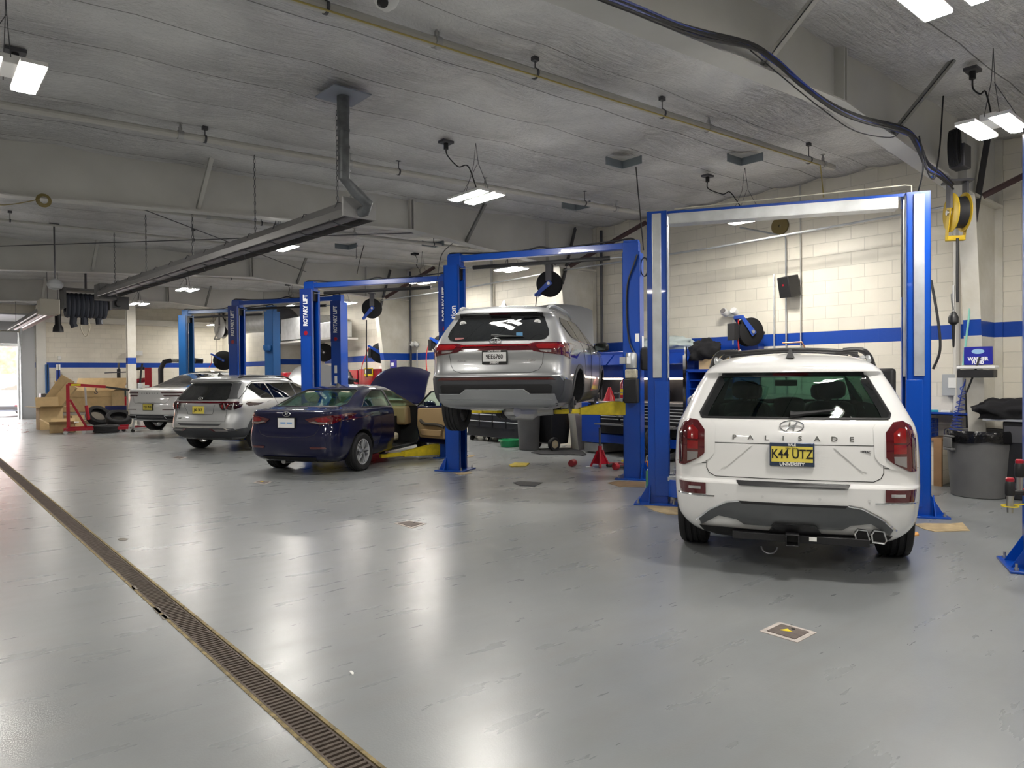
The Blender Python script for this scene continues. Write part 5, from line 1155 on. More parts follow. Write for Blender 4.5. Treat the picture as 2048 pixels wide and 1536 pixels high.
# second heater by the door
r = thing('tube_heater', 'short tube heater near the open garage door at far left', 'heater', (1.15, 21.5, 3.28), rad(62))
h2a, h2b = at(30, 655, 3.25), at(95, 618, 3.25)
r.location = h2a; dd = h2b-h2a; r.rotation_euler.z = math.atan2(dd.y, dd.x); Lx = dd.length
b = MB(); P = [(-.22, -.10), (-.2, -.02), (-.09, .10), (.09, .10), (.2, -.02), (.22, -.10)]; Q = [(p[0]*.95, p[1]-.006) for p in P][::-1]
b.prism(P+Q, 0, Lx, Matrix(((0,0,1,0),(1,0,0,0),(0,1,0,0),(0,0,0,1)))); b.build('reflector', MATS['aluminised'], r, smooth=20)
MB().tube([(0.05, 0, -.05), (Lx, 0, -.05)], .05, 10).build('heater_tube', MATS['burnt_tube'], r)
MB().box((Lx-.1, -.2, -.15), (Lx+.45, .2, .2)).build('burner_box', mat('burner_cream', (.5, .47, .4), .5), r, bevel=.01)
b = MB().tube([(.3, 0, .1), (.3, 0, 1.2)], .006, 5).tube([(Lx, 0, .1), (Lx, 0, 1.2)], .006, 5); b.build('chain', DSTEEL, r)
# exhaust extraction reel drum, black bellows and motor, far left ceiling
pz = at(172, 612, 3.60)
r = thing('exhaust_hose_reel', 'large dark exhaust hose reel hanging from the ceiling at far left', 'hose reel', pz, rad(0))
b = MB()
for k in range(9): b.ring([(.20+.012*math.sin(k*2), -.5+k*.11), (.33, -.5+k*.11), (.35, -.45+k*.11), (.33, -.40+k*.11), (.20, -.40+k*.11)], 20, RY(PI/2))
b.build('hose_coil', mat('dark_blue_hose', (.035, .04, .055), .6), r)
MB().box((-.58, -.36, -.1), (-.52, .36, .45)).box((.52, -.36, -.1), (.58, .36, .45)).box((-.58, -.3, .40), (.58, .3, .45)).build('reel_bracket', GREYP, r)
MB().box((.60, -.15, -.05), (1.05, .15, .30)).lathe([(.10, 0), (.10, .25)], 12, TR(.8, 0, .1) @ RX(PI/2)).build('reel_motor', BLACK, r)
b = MB().tube(smooth_path([(-.1, .1, -.3), (-.12, .1, -.6), (0, .1, -.85), (.1, .1, -.6), (.06, .1, -.3)], 5), .012, 6); b.build('pull_rope', mat('rope', (.5, .45, .35), .8), r)
for P_ in ([(-.30, 0, -.3), (-.32, 0, -.5), (-.28, 0, -.6)], [(-.05, 0, -.3), (-.05, 0, -.52)], [(.3, 0, -.28), (.32, 0, -.5)]): MB().tube(P_, .09, 10).build('hose_loop', MATS['dark_blue_hose'], r)
MB().tube([(0, 0, .4), (0, 0, CZ(pz.x)-pz.z)], .03, 8).build('ceiling_rod', DSTEEL, r)
pz = at(116, 640, 3.15)
r = thing('exhaust_hose', 'dark flared exhaust hose nozzle hanging down beside the small heater', 'hose', pz)
MB().lathe([(.13, -.32), (.12, -.20), (.075, -.12), (.075, .55)], 16).build('nozzle', BLACK, r); MB().tube([(0, 0, .5), (0, 0, CZ(pz.x)-pz.z)], .008, 5).build('support_cable', DSTEEL, r)
# --- black cable bundle draped over the nearest frame
r = thing('cable_bundle', 'thick bundle of dark blue and black cables draped along the nearest steel frame', 'cables', aty(1500, 90, 2.98))
O = r.location.copy()
cpx = [(1150, -30), (1255, 12), (1385, 62), (1500, 90), (1545, 118), (1600, 165), (1665, 212), (1730, 240), (1810, 262), (1835, 285), (1855, 330), (1880, 350), (1905, 372)]
for k in range(7):
    m = HOSEB if k in (1, 4) else CORD
    P = [aty(x+random.uniform(-5, 5), y+k*2.2-6+random.uniform(-2.5, 2.5), 2.99-.008*k)-O for x, y in cpx]
    MB().tube(smooth_path(P, 5), .011, 6).build('cable', m, r)
P = [aty(x, y, 2.97)-O for x, y in ((1500, 100), (1560, 150), (1640, 215), (1710, 262), (1780, 275), (1800, 262))]; MB().tube(smooth_path(P, 5), .005, 5).build('thin_wire', CORD, r)
P = [aty(x, y, 2.97)-O for x, y in ((1838, 270), (1842, 320), (1850, 380), (1852, 430))]
def hang(name, label, pts, rr, m=None, cat='cable', n=6):
    o = thing(name, label, cat, pts[0]); O_ = Vector(pts[0]); MB().tube(smooth_path([Vector(p)-O_ for p in pts], n), rr, 6).build('cord', m or CORD, o); return o
hang('hanging_cable', 'black cord dropping to a silver connector beside the nearest frame', [aty(x, y, 2.95) for x, y in ((1890, 148), (1886, 200), (1880, 290), (1872, 345), (1866, 358), (1856, 345), (1845, 300), (1838, 272))], .008)
hang('hanging_cable', 'straight black cord falling to the right post of the nearest lift', [aty(1842, 290, 2.95), aty(1846, 340, 2.95), (8.5, 3.1, 3.52)], .008)
c_ = aty(1868, 352, 2.95); tag(MB().tube([c_+Vector((.02, 0, .03)), c_+Vector((-.04, 0, -.02))], .018, 10).build('connector', CHROME), 'silver cable connector hanging under the nearest frame', 'connector')
# transformer box with coiled cord on the frame
p = aty(1915, 312, 2.90); r = thing('cord_hanger_box', 'dark coiled cord beside a black box fixed to the nearest frame', 'electrical box', p)
MB().cbox((.08, 0, 0), (.22, .16, .26)).build('box', DSTEEL, r, bevel=.01)
b = MB()
for k in range(6): b.tube([(-.12+.07*math.cos(a)+.01*k, -.05+.02*k, .08+.20*math.sin(a)) for a in [2*PI*j/20 for j in range(20)]], .009, 5, closed=True)
b.build('coiled_cord', CORD, r)
# --- hose reels
def reel(loc, rz, label, body, arm, R=.24, hose=None, tail=None, wd=.12, up=True, hoser=.009, cat='hose reel', tip=None, name='hose_reel', armang=-50, mount='ceiling', wallx=None):
    r = thing(name, label, cat, loc, rz)
    M = RY(PI/2)
    b = MB().ring([(.08, -wd/2), (R*.82, -wd/2), (R*.82, -wd/2+.02), (R*.80, wd/2-.02), (R*.82, wd/2), (.08, wd/2)], 28, M); b.build('hose_coil', MATS['cord_black'], r)
    for s in (-1, 1): MB().lathe([(.04, 0), (R, 0), (R, .006), (R-.01, .012), (.04, .008)], 30, TR(s*(wd/2+.004), 0, 0) @ RY(s*PI/2)).build('side_disc', body, r)
    MB().lathe([(.03, -wd/2-.06), (.03, wd/2+.06)], 14, M).build('hub', STEEL, r)
    a = rad(armang); d = Vector((0, math.cos(a), math.sin(a)))
    for s in (-1, 1):
        Mv = frame((s*(wd/2+.035), 0, 0), d, Vector((0, -d.z, d.y)))
        MB().prism([(-.06, -.055), (R*1.35, -.03), (R*1.35, .03), (-.06, .055)], -.006, .006, Mv).build('guide_arm', arm, r, bevel=.004)
    e = d*(R*1.32)
    MB().cbox(e, (wd+.09, .06, .06)).build('hose_outlet', arm, r, bevel=.01)
    if mount == 'ceiling': MB().box((-.10, -.06, R*.2), (-.075, .06, R+.14)).box((.075, -.06, R*.2), (.10, .06, R+.14)).box((-.14, -.10, R+.12), (.14, .10, R+.145)).build('bracket', DSTEEL, r)
    else: MB().box((-.06, -.30, -.10), (.06, -.02, .12)).box((-.10, -.36, -.14), (.10, -.28, .14)).build('bracket', BLACK, r, bevel=.005)
    if wallx: MB().tube([(0, 0, 0), RZ(-rz) @ Vector((wallx-loc[0], 0, 0))], .035, 8).build('wall_arm', BLACK, r)
    if tail: MB().tube(smooth_path([e]+[Vector(t) for t in tail], 6), hoser, 7).build('hose', hose or CORD, r)
    return r
p = aty(1915, 425, 3.0); reel(p, rad(-50), 'yellow hose reel hanging from the nearest column head at right', YREEL, YREEL, .225, tail=[(0, .0, -.5), (0, .0, -1.0), (0, 0, -1.5)] if False else None, armang=-78)
hang('hanging_hose', 'black hose hanging straight down from the yellow reel to an air gun', [p+Vector((-.0, 0, -.30)), p+Vector((-.01, 0, -.8)), p+Vector((.0, 0, -1.05))], .016, cat='hose')
q = aty(1907, 640, 3.0); r = thing('air_nozzle', 'black air gun with a silver hook hanging beside the corner column', 'air gun', q)
MB().lathe([(.015, .10), (.03, .08), (.055, .03), (.055, -.03), (.02, -.06), (.012, -.30), (.006, -.32)], 12).build('handle', BLACK, r); MB().tube(smooth_path([(0, 0, .28), (0, 0, .12), (-.05, 0, .22), (-.06, 0, .30)], 4), .010, 6).tube([(0, 0, .40), (0, 0, .1)], .012, 6).build('hook', STEEL, r)
p = aty(1099, 568, 10.15); reel(p, rad(215), 'blue and black hose reel hanging above the lifted silver SUV', MBLACK, REELB, .25, tail=[(0, -.3, -.6), (0, -.3, -.9)], armang=-140, hoser=.010)
p = aty(744, 617, 17.3); reel(p, rad(238), 'dark hose reel hanging at the column head above the red cabinet', MBLACK, REELB, .27, armang=-130)
hang('hanging_hose', 'dark hose falling from the high reel to the red cabinet', [aty(733, 640, 17.2), aty(733, 690, 17.2), aty(734, 755, 17.2)], .016, cat='hose')
p = aty(443, 655, 30.5); reel(p, rad(190), 'pale steel hose reel under the roof at the far corner', mat('reel_silver', (.6, .6, .58), .35, .4), STEEL, .46, tail=[(0, -.4, -1.2), (0, -.4, -1.9)], armang=-130, wd=.16)
p = atx(1498, 664, 10.85); reel(p, rad(248), 'blue and black hose reel on the block wall behind the white SUV', MBLACK, REELB, .24, hose=HOSER, tail=[(0, -.22, -.1), (.0, -.20, -.3), (.0, -.16, -.6)], armang=130, mount='wall', hoser=.012, wallx=11.3)
p = atx(762, 706, 10.6); reel(p, rad(235), 'blue hose reel on the far side of the third column, red hose curling down', MBLACK, REELB, .30, hose=HOSER, tail=[(0, -.45, -.1), (0, -.55, -.4), (0, -.55, -.8)], armang=150, mount='wall', hoser=.013, wallx=11.3)
p = atx(885, 690, 10.6); reel(p, rad(232), 'blue hose reel half hidden behind the left tail lamp of the lifted SUV', MBLACK, REELB, .26, hose=HOSER, tail=[(0, -.40, -.15), (0, -.42, -.5), (0, -.38, -.85)], armang=150, mount='wall', hoser=.013, wallx=11.3)
p = atx(447, 721, 10.6); reel(p, rad(240), 'blue hose reel on the wall beyond the white sedan', MBLACK, REELB, .42, hose=HOSER, tail=[(0, -.5, -.1), (0, -.6, -.3)], armang=150, mount='wall', hoser=.014, wallx=11.3)
p = atx(648, 705, 10.6); reel(p, rad(238), 'black hose reel seen between the lettered lift posts', MBLACK, BLACK, .30, armang=140, mount='wall', wallx=11.3)
# --- speaker, wall lamps, conduits, junction boxes
p = atx(1577, 573, 11.1); r = thing('loudspeaker', 'black loudspeaker tilted down on the block wall above the white SUV', 'speaker', p, rot=(0, rad(12), rad(170)))
MB().box((-.14, -.11, -.17), (.12, .11, .17)).build('cabinet', BLACK, r, bevel=.01); MB().box((.12, -.10, -.16), (.126, .10, .16)).build('grille', MBLACK, r); MB().cbox((.128, 0, .04), (.003, .03, .03)).build('logo_badge', RED, r)
MB().tube([(-.13, 0, 0), (-.24, 0, .04)], .02, 8).build('wall_bracket', BLACK, r)
def seclight(px, py, label, X=11.18, sc=1.0):
    p = atx(px, py, X); r = thing('wall_spotlight', label, 'wall light', p)
    MB().lathe([(.02, -.08), (.05, -.06), (.065, .02), (.06, .06)], 14, TR(-.04, .10, 0) @ RY(rad(-60)) @ Matrix.Scale(sc, 4)).build('lamp_head', WHITE, r); MB().lathe([(.05, 0), (.05, .01)], 14, TR(-.10, .10, .03) @ RY(rad(-60))).build('lamp_lens', LENSC, r)
    MB().lathe([(.02, -.08), (.05, -.06), (.065, .02), (.06, .06)], 14, TR(-.04, -.10, 0) @ RY(rad(-60)) @ Matrix.Scale(sc, 4)).build('lamp_head', WHITE, r)
    MB().cbox((.05, 0, -.02), (.09, .12, .12)).build('junction_box', GALV, r, bevel=.005)
seclight(1462, 625, 'small white twin spotlight on the wall left of the speaker'); seclight(830, 688, 'small white twin spotlight on the wall beyond the red cabinet')
p = aty(274, 706, 33.8); r = thing('wall_spotlight', 'small white spotlight on the far wall beside the lone column', 'wall light', p); MB().lathe([(.04, -.12), (.14, -.08), (.14, .05), (.05, .09)], 14, TR(-.14, 0, 0)).build('lamp_head', WHITE, r); MB().cbox((.10, .08, 0), (.24, .16, .2)).build('junction_box', WHITE, r)
def conduit(label, pts, rr=.014, m=None): 
    o = thing('wall_conduit', label, 'conduit', pts[0]); O_ = Vector(pts[0]); MB().tube([Vector(p)-O_ for p in pts], rr, 8).build('tube', m or GALV, o)
    b = MB()
    for k in range(1, 5):
        q_ = (Vector(pts[0]).lerp(Vector(pts[-1]), k/5))-O_
    return o
def wl(px, py, X=11.26): return atx(px, py, X)
conduit('vertical conduit on the wall just left of the speaker', [(11.26, wl(1548, 600).y, 3.25), (11.26, wl(1548, 600).y, 1.2)])
conduit('conduit bending down the wall behind the speaker', [atx(1480, 455, 11.2), atx(1570, 472, 11.26), (11.26, wl(1572, 600).y, wl(1572, 480).z), (11.26, wl(1572, 600).y, 1.2)])
conduit('thin painted conduit on the wall right of the speaker', [(11.26, wl(1601, 600).y, 4.7), (11.26, wl(1601, 600).y, 1.3)], .010, PIPE)
conduit('short conduit dropping from the twin spotlight', [(11.26, wl(1466, 640).y, wl(1466, 640).z), (11.26, wl(1466, 640).y, 1.6)])
conduit('conduit dropping from the spotlight beyond the red cabinet', [(11.26, wl(834, 700).y, wl(834, 700).z), (11.26, wl(834, 700).y, 1.3)])
conduit('thick cream downpipe in the corner by the yellow reel', [(11.2, wl(1917, 600).y, 4.7), (11.2, wl(1917, 600).y, 0.02)], .045, CREAM)
conduit('pair of pipes on the wall between the second and third lifts', [(11.24, wl(985, 600).y, 4.6), (11.24, wl(985, 600).y, 0.02)], .035, PIPE)
conduit('dark narrow pipe beside the column of the lifted SUV', [(11.22, 10.25, 4.6), (11.22, 10.25, .02)], .03, DSTEEL)
conduit('dark narrow pipe beside the third column', [(11.22, 17.7, 4.6), (11.22, 17.7, .02)], .03, DSTEEL)
conduit('copper pipe run on the wall above the white SUV roof', [atx(1565, 686, 11.1), atx(1604, 684, 11.15), atx(1609, 694, 11.15), atx(1609, 706, 11.15)], .014, COPPER)
b_ = wl(1560, 452); r = thing('cable_drum', 'small yellow disc with wound cable high on the wall', 'cable reel', b_); MB().ring([(.02, -.02), (.15, -.02), (.15, .02), (.02, .02)], 24, RY(PI/2)).build('drum', mat('drum_olive', (.16, .12, .04), .6), r)
conduit('thin conduit on the far wall ending in a switch box', [(aty(80, 650, 33.9).x, 33.9, 4.0), (aty(80, 650, 33.9).x, 33.9, 1.3)], .02, PIPE)
p = aty(82, 762, 33.85); tag(MB().cbox(p, (.30, .12, .36)).build('switch_box', GALV, bevel=.01), 'grey switch box low on the far wall behind the cardboard boxes', 'electrical box')
p = aty(119, 716, 33.96); tag(MB().cbox(p, (.12, .08, .16)).build('thermostat', WHITE, bevel=.01), 'small white sensor box on the far wall', 'sensor')
# --- ceiling boxes: junction plates, louvered chevrons, dome camera
def chevron(px, py, z, label):
    p = at(px, py, z); r = thing('ceiling_sensor', label, 'ceiling unit', p)
    b = MB(); s = .24
    for k, d in ((0, (1, 0, 0)), (1, (0, -1, 0))):
        M = frame((0, 0, 0), (-1, 0, 0) if k == 0 else (0, -1, 0), (0, 0, 1)); b.box((0, -.055, -.01), (.34, .055, .01), M)
    b.build('panel', mat('slate_panel', (.20, .23, .25), .5), r)
    MB().add([(0, 0, .05), (-.34, 0, .05), (0, -.34, .05)], [(0, 1, 2)]).build('cover', PIPE, r, smooth=0)
chevron(1245, 330, 4.52, 'slate grey angled ceiling panel above the second lift'); chevron(1482, 324, 4.58, 'slate grey angled ceiling panel above the nearest lift')
chevron(1152, 415, 4.48, 'smaller slate grey angled panel near the second frame'); chevron(870, 490, 4.45, 'small slate panel seen beyond the second frame'); chevron(698, 495, 4.45, 'small slate panel further left beyond the second frame')
def outlet(px, py, z, label, drop=None):
    p = at(px, py, z); p.z = CZ(p.x)-.07; r = thing('ceiling_outlet', label, 'electrical outlet', p)
    MB().cbox((0, 0, 0), (.16, .12, .03)).build('box', DSTEEL, r); MB().lathe([(.03, -.09), (.03, 0)], 10).build('socket', BLACK, r)
    if drop:
        q_ = Vector(drop)-p; MB().tube(smooth_path([(0, 0, -.08), (.02, 0, q_.z*.3), (q_.x*.5-.05, q_.y*.5, q_.z*.55), (q_.x*.6+.06, q_.y*.6, q_.z*.5), (q_.x, q_.y, q_.z)], 6), .008, 6).build('cord', CORD, r)
outlet(892, 278, 4.55, 'ceiling outlet with a looped black cord above the middle pendant light', (5.6, 7.25, 3.97))
outlet(30, 95, 4.45, 'ceiling outlet above the pendant light at far left'); outlet(1415, 352, 4.6, 'ceiling outlet with a black cord above the nearest lift beam', (9.4, 5.8, 3.97))
outlet(1945, 130, 4.62, 'ceiling outlet with a drooping black cord at the top right', (7.8, 2.2, 3.97))
p = at(772, 3, 4.35); r = thing('dome_camera', 'white dome security camera cut off by the top edge', 'camera', p); MB().lathe([(.10, .12), (.10, .02), (.075, -.03), (.02, -.07)], 20).build('housing', WHITE, r); MB().lathe([(.045, 0), (.03, .03)], 14, TR(-.05, -.04, -.035) @ RX(rad(140))).build('lens', BLACK, r); MB().tube([(0, 0, .1), (0, 0, .3)], .03, 8).build('mount', WHITE, r)
hang('hanging_cable', 'black cord dropping from the grey ceiling panel to the second lift', [at(1272, 335, 4.5), at(1275, 370, 4.2)*1.0, Vector((8.55, 6.95, 3.45))], .009)
hang('hanging_cable', 'thin black cord dropping to the left post of the second lift', [at(905, 487, 4.1), Vector((6.9, 9.9, 3.6)), Vector((6.85, 9.95, 3.2))], .008)
hang('hanging_cable', 'black cord with an inline plug hanging near the third lift', [at(728, 490, 4.4), at(720, 520, 4.0), at(714, 548, 3.7)], .008)
# wall duct in the far corner
p0 = atx(498, 645, 10.5)
r = thing('air_duct', 'round galvanised duct bending into a square duct in the far corner', 'duct', p0)
q0 = atx(565, 640, 10.5)-p0; q1 = atx(600, 650, 10.5)-p0
MB().tube([(0, 1.5, 0), (0, 0, 0), q0], .42, 18).build('round_duct', GALV, r); MB().tube(smooth_path([q0+Vector((0, .3, 0)), q0+Vector((0, -.2, .0)), q0+Vector((0, -.5, -.2))], 4), .45, 18).build('elbow', DSTEEL, r)
d0 = atx(610, 655, 10.5)-p0; MB().cbox(d0+Vector((0, -.2, -.05)), (.8, 2.6, .75)).build('square_duct', GALV, r, bevel=.02)
d1 = atx(662, 660, 10.5)-p0; MB().cbox(d1+Vector((0, .1, -.02)), (.55, 2.0, .5)).build('duct_outlet', GALV, r, bevel=.02)
MB().cbox(d0+Vector((0, -.6, -.50)), (.9, 4.6, .06)).build('support_shelf', PIPE, r)
MB().cbox(atx(645, 705, 10.6)-p0, (.1, .1, 2.4)).build('support_post', PIPE, r)

# hanging globe and a coil of cord, left part of the roof
p = at(110, 568, 3.35); r = thing('hanging_globe_lamp', 'unlit round lamp on a long rod hanging left of the tube heater', 'lamp', p); MB().lathe([(.02, .10), (.10, .06), (.14, -.01), (.11, -.08), (.03, -.11)], 18).build('globe', mat('frosted', (.35, .36, .37), .4), r); MB().tube([(0, 0, .08), (0, 0, CZ(p.x)-p.z-.03)], .014, 8).build('rod', DSTEEL, r); MB().cbox((0, 0, CZ(p.x)-p.z-.06), (.16, .10, .04)).build('mount', DSTEEL, r)
p = aty(88, 400, 10.4); r = thing('cord_coil', 'small coil of yellowish cord hooked on the second frame at far left', 'cord', p)
for k in range(4): MB().tube([((.05+.01*k)*math.cos(a), .01*k, (.05+.01*k)*math.sin(a)) for a in [2*PI*j/14 for j in range(14)]], .006, 5, closed=True).build('loop', mat('old_cord', (.25, .2, .08), .8), r)
MB().tube(smooth_path([(-.05, 0, 0), (-.4, 0, -.12), (-.8, 0, -.14), (-1.2, 0, -.12)], 5), .006, 5).build('trailing_cord', MATS['old_cord'], r)
# ================================================================ THINGS ON THE FLOOR AND ALONG THE WALLS
def cabfront(b, y0, y1, x, zs):   # drawer faces facing -x
    for z0, z1 in zs: b.box((x-.015, y0, z0), (x, y1, z1))
CABB = mat('cabinet_blue', (.006, .05, .36), .3, coat=.4)
PULL = mat('pull_silver', (.75, .76, .78), .35, .3)
DRW = mat('drawer_black', (.015, .016, .02), .35)
# --- blue technician workbench under the wall, second bay (front x ~10.35)
FX = 10.45
def wy_(px): return atx(px, 850, FX).y
yL, yR = wy_(1163), wy_(1372); ym = wy_(1200)
r = thing('workbench', 'blue workbench with chrome-edged black drawers behind the second lift', 'workbench', (FX, (yL+yR)/2, 0)); O = r.location.copy()
def P3(b): 
    b.M = None
    b.v = [v-O for v in b.v]; return b
P3(MB().box((FX, ym, .22), (XR-.05, yL, 1.02))).build('side_locker', CABB, r, bevel=.01)
P3(MB().box((FX+.02, yR, .42), (XR-.05, ym-.01, 1.0))).build('drawer_chest', DRW, r, bevel=.01)
P3(MB().box((FX-.04, yR, 1.0), (XR-.05, ym, 1.05))).build('worktop', STEEL, r, bevel=.005)
P3(MB().box((FX+.06, ym-.02, .03), (XR-.1, yL-.02, .20))).build('plinth', GALV, r)
P3(MB().box((FX-.01, yR, .24), (FX+.04, ym, .40))).build('kick_rail', CABB, r)
n = 4; wseg = (ym-yR)/n
for i in range(n):
    for k in range(6):
        z = .66+k*.058; f = P3(MB().box((FX, yR+i*wseg+.03, z), (FX+.02, yR+(i+1)*wseg-.03, z+.05))).build('drawer', DRW, r)
        P3(MB().box((FX-.012, yR+i*wseg+.03, z+.04), (FX, yR+(i+1)*wseg-.03, z+.054))).build('drawer_pull', PULL, f)
P3(MB().box((FX-.22, yR+.1, .60), (FX+.02, ym-.05, .625))).build('pull_out_shelf', STEEL, r)
ci = P3(MB().box((FX-.04, yR, .60), (FX-.0, yR+.03, 1.9)).box((FX-.04, yR-.03, .10), (FX+.0, yR, 2.05))).build('chrome_upright', CHROME, r)
# overhead cabinet
P3(MB().box((FX+.25, yR, 1.52), (XR-.05, yL+.25, 2.02))).build('overhead_cabinet', CABB, r, bevel=.01)
b = MB()
for k in range(3):
    ya = yR+.02+(yL+.25-yR)*k/3; yb = yR-.02+(yL+.25-yR)*(k+1)/3
    M = frame((FX+.24, ya, 1.95), (0, 1, 0), (-.75, 0, -.66)); b = MB().box((0, 0, -.012), (yb-ya, .30, .012), M); P3(b).build('flip_door', CABB, r)
P3(MB().box((XR-.10, yR, 1.05), (XR-.05, yL+.2, 1.52))).build('back_panel', DRW, r)
P3(MB().box((FX+.35, yR+.1, 1.47), (FX+.45, yL, 1.51))).build('strip_light', STRIP, r)
P3(MB().box((FX+.24, yR, 1.50), (FX+.27, yL+.2, 1.56))).build('lower_rail', CABB, r)
# things on the bench
def small(name, label, cat, c, d, m, rz=0, group=None, bevel=.006, parts=None):
    o = MB().cbox((0, 0, d[2]/2), d).build(name, m, None, bevel=bevel, loc=c, rot=(0, 0, rz)); return tag(o, label, cat, group)
small('cardboard_box', 'brown carton inside the overhead blue cabinet', 'box', (FX+.40, yR+.35, 1.56), (.2, .28, .2), CARD)
small('parts_carton', 'white carton beside the brown one in the overhead cabinet', 'box', (FX+.38, yR+.70, 1.56), (.2, .18, .24), PAPER)
r2 = thing('red_extinguisher', 'red canister with yellow label on the blue workbench', 'canister', (FX+.35, ym-.35, 1.05)); MB().lathe([(.09, 0), (.10, .03), (.10, .34), (.05, .42), (.03, .46)], 18).build('canister', RED, r2); MB().lathe([(.102, .12), (.102, .24)], 18, cap=False).build('label_band', YEL, r2); MB().tube([(.0, -.07, .44), (0, -.07, .54), (0, .07, .54), (0, .07, .44)], .012, 6).build('handle', RED, r2)
r2 = thing('traffic_funnel', 'small red cone standing on the workbench beside the canister', 'cone', (FX+.15, ym-.12, 1.05)); MB().lathe([(.13, 0), (.12, .02), (.03, .26), (.025, .27)], 16).build('cone', RED, r2)
for k, (dy, m, s) in enumerate(((.25, STEEL, 'steel'), (.55, RED, 'red-handled'), (.95, PAPER, 'white'), (1.25, DSTEEL, 'dark'))):
    small('tool_tray', '%s tool lying on the pull-out bench shelf' % s, 'tool', (FX-.13, yR+dy, .625), (.09, .20, .025), m, .3*k)
r2 = thing('black_jug', 'black jug standing on the bench against the wall', 'jug', (XR-.25, yR+.9, 1.05)); MB().lathe([(.09, 0), (.10, .02), (.10, .2), (.05, .27), (.03, .32)], 14).build('jug', BLACK, r2)
# plastic wrapped pack on the overhead cabinet
def rag(name, label, cat, c, d, m, seed=1, rz=0, amp=.35, parent=None):
    rnd = random.Random(seed); bm = bmesh.new(); bmesh.ops.create_icosphere(bm, subdivisions=4, radius=1)
    for v in bm.verts:
        n_ = mnoise.noise(v.co*2.1+Vector((seed, 0, 0)))+.5*mnoise.noise(v.co*5+Vector((0, seed, 0)))
        v.co *= 1+amp*n_; v.co = Vector((v.co.x*d[0]/2, v.co.y*d[1]/2, max(v.co.z, -.55)*d[2]/1.55+.55*d[2]/1.55))
    me = bpy.data.meshes.new(name); bm.to_mesh(me); bm.free(); me.shade_smooth(); me.materials.append(m); o = link(name, me, parent, loc=c, rot=(0, 0, rz)); 
    return tag(o, label, cat) if label else o
rag('plastic_wrapped_pack', 'crumpled pale green plastic wrap lying on the overhead blue cabinet', 'plastic wrap', (FX+.5, yR+.95, 2.02), (.5, 1.5, .26), CLEARP, 3)
# --- open blue shelf cabinet beside it
sy1 = atx(1373, 850, FX-.05).y; sy0 = sy1-.95
r = thing('shelf_cabinet', 'open blue shelf cabinet left of the white SUV, with cartons on its shelves', 'cabinet', (FX, (sy0+sy1)/2, 0)); O = r.location.copy()
P3(MB().box((FX-.05, sy1-.03, .05), (XR-.1, sy1, 1.62)).box((FX-.05, sy0, .05), (XR-.1, sy0+.03, 1.62)).box((FX-.05, sy0, 1.60), (XR-.1, sy1, 1.65)).box((XR-.13, sy0, .05), (XR-.1, sy1, 1.6))).build('carcass', CABB, r)
for z in (.35, .85, 1.12, 1.30, 1.45): P3(MB().box((FX, sy0+.03, z), (XR-.13, sy1-.03, z+.02))).build('shelf', CABB, r)
P3(MB().box((XR-.2, sy0-.02, 1.65), (XR-.02, sy1+.02, 2.08))).build('back_board', CABB, r)
small('cardboard_box', 'small brown carton on the upper shelf of the blue cabinet', 'box', (FX+.15, sy1-.38, 1.47), (.15, .16, .10), CARD)
small('shelf_carton', 'white carton on the middle shelf of the blue cabinet', 'box', (FX+.12, sy1-.42, 1.14), (.15, .12, .12), PAPER)
small('shelf_carton', 'flat grey carton on the lower shelf of the blue cabinet', 'box', (FX+.12, sy1-.38, .87), (.25, .36, .12), GALV)
small('cardboard_box', 'flattened brown carton under the grey one in the blue cabinet', 'box', (FX+.12, sy1-.25, .56), (.3, .4, .30), CARD)
r2 = thing('paint_can', 'round grey lid of a can on the blue cabinet shelf', 'can', (FX+.2, sy1-.62, 1.32)); MB().lathe([(.055, 0), (.055, .10)], 14).build('can', GALV, r2)
# on top of the shelf cabinet
r2 = thing('cardboard_box', 'open cardboard box with yellow lining on top of the blue shelf cabinet', 'box', (FX+.28, sy1-.40, 1.65)); MB().cbox((0, 0, .11), (.34, .50, .22)).build('carton', CARD, r2); rag('yellow_liner', None, None, (0, -.08, .20), (.3, .34, .09), mat('yellow_plastic', (.7, .62, .03), .35), 8, parent=r2)
rag('jacket_pile', 'heap of black jackets spilling over the box on the blue shelf cabinet', 'clothes', (FX+.25, sy1-.20, 1.80), (.42, .62, .36), mat('black_cloth', (.008, .008, .010), .9), 12)
rag('clear_plastic_bag', 'clear plastic bag slumped beside the cardboard box on the shelf cabinet', 'bag', (FX+.20, sy1-.86, 1.65), (.26, .26, .30), mat('clear_bag', (.75, .75, .75), .2, trans=.6), 5)
r2 = thing('notice', 'small red-topped notice on the blue board behind the jackets', 'sign', atx(1378, 700, XR-.21)); MB().cbox((0, 0, 0), (.005, .16, .20)).build('sheet', BLACK, r2); MB().cbox((-.004, 0, .08), (.004, .16, .05)).build('red_band', RED, r2)
# white rack with black trays
p = atx(1445, 730, XR-.12); r2 = thing('tray_rack', 'white wire rack of black trays on the wall left of the white SUV roof', 'rack', p)
for k in range(4): MB().box((-.08, -.22, -.42+k*.165), (.08, .22, -.40+k*.165)).box((-.08, .21, -.42), (.08, .22, .22)).build('shelf', WHITE, r2) if k == 0 else MB().box((-.08, -.22, -.42+k*.165), (.08, .22, -.40+k*.165)).build('shelf', WHITE, r2)
for k in range(3): rag('tray', None, None, (-.02, 0, -.40+k*.165+.01), (.14, .40, .11), BLACK, 20+k, amp=.12, parent=r2)
for k in range(1): MB().box((-.08, -.22, .22), (.08, .22, .24)).build('shelf', WHITE, r2)
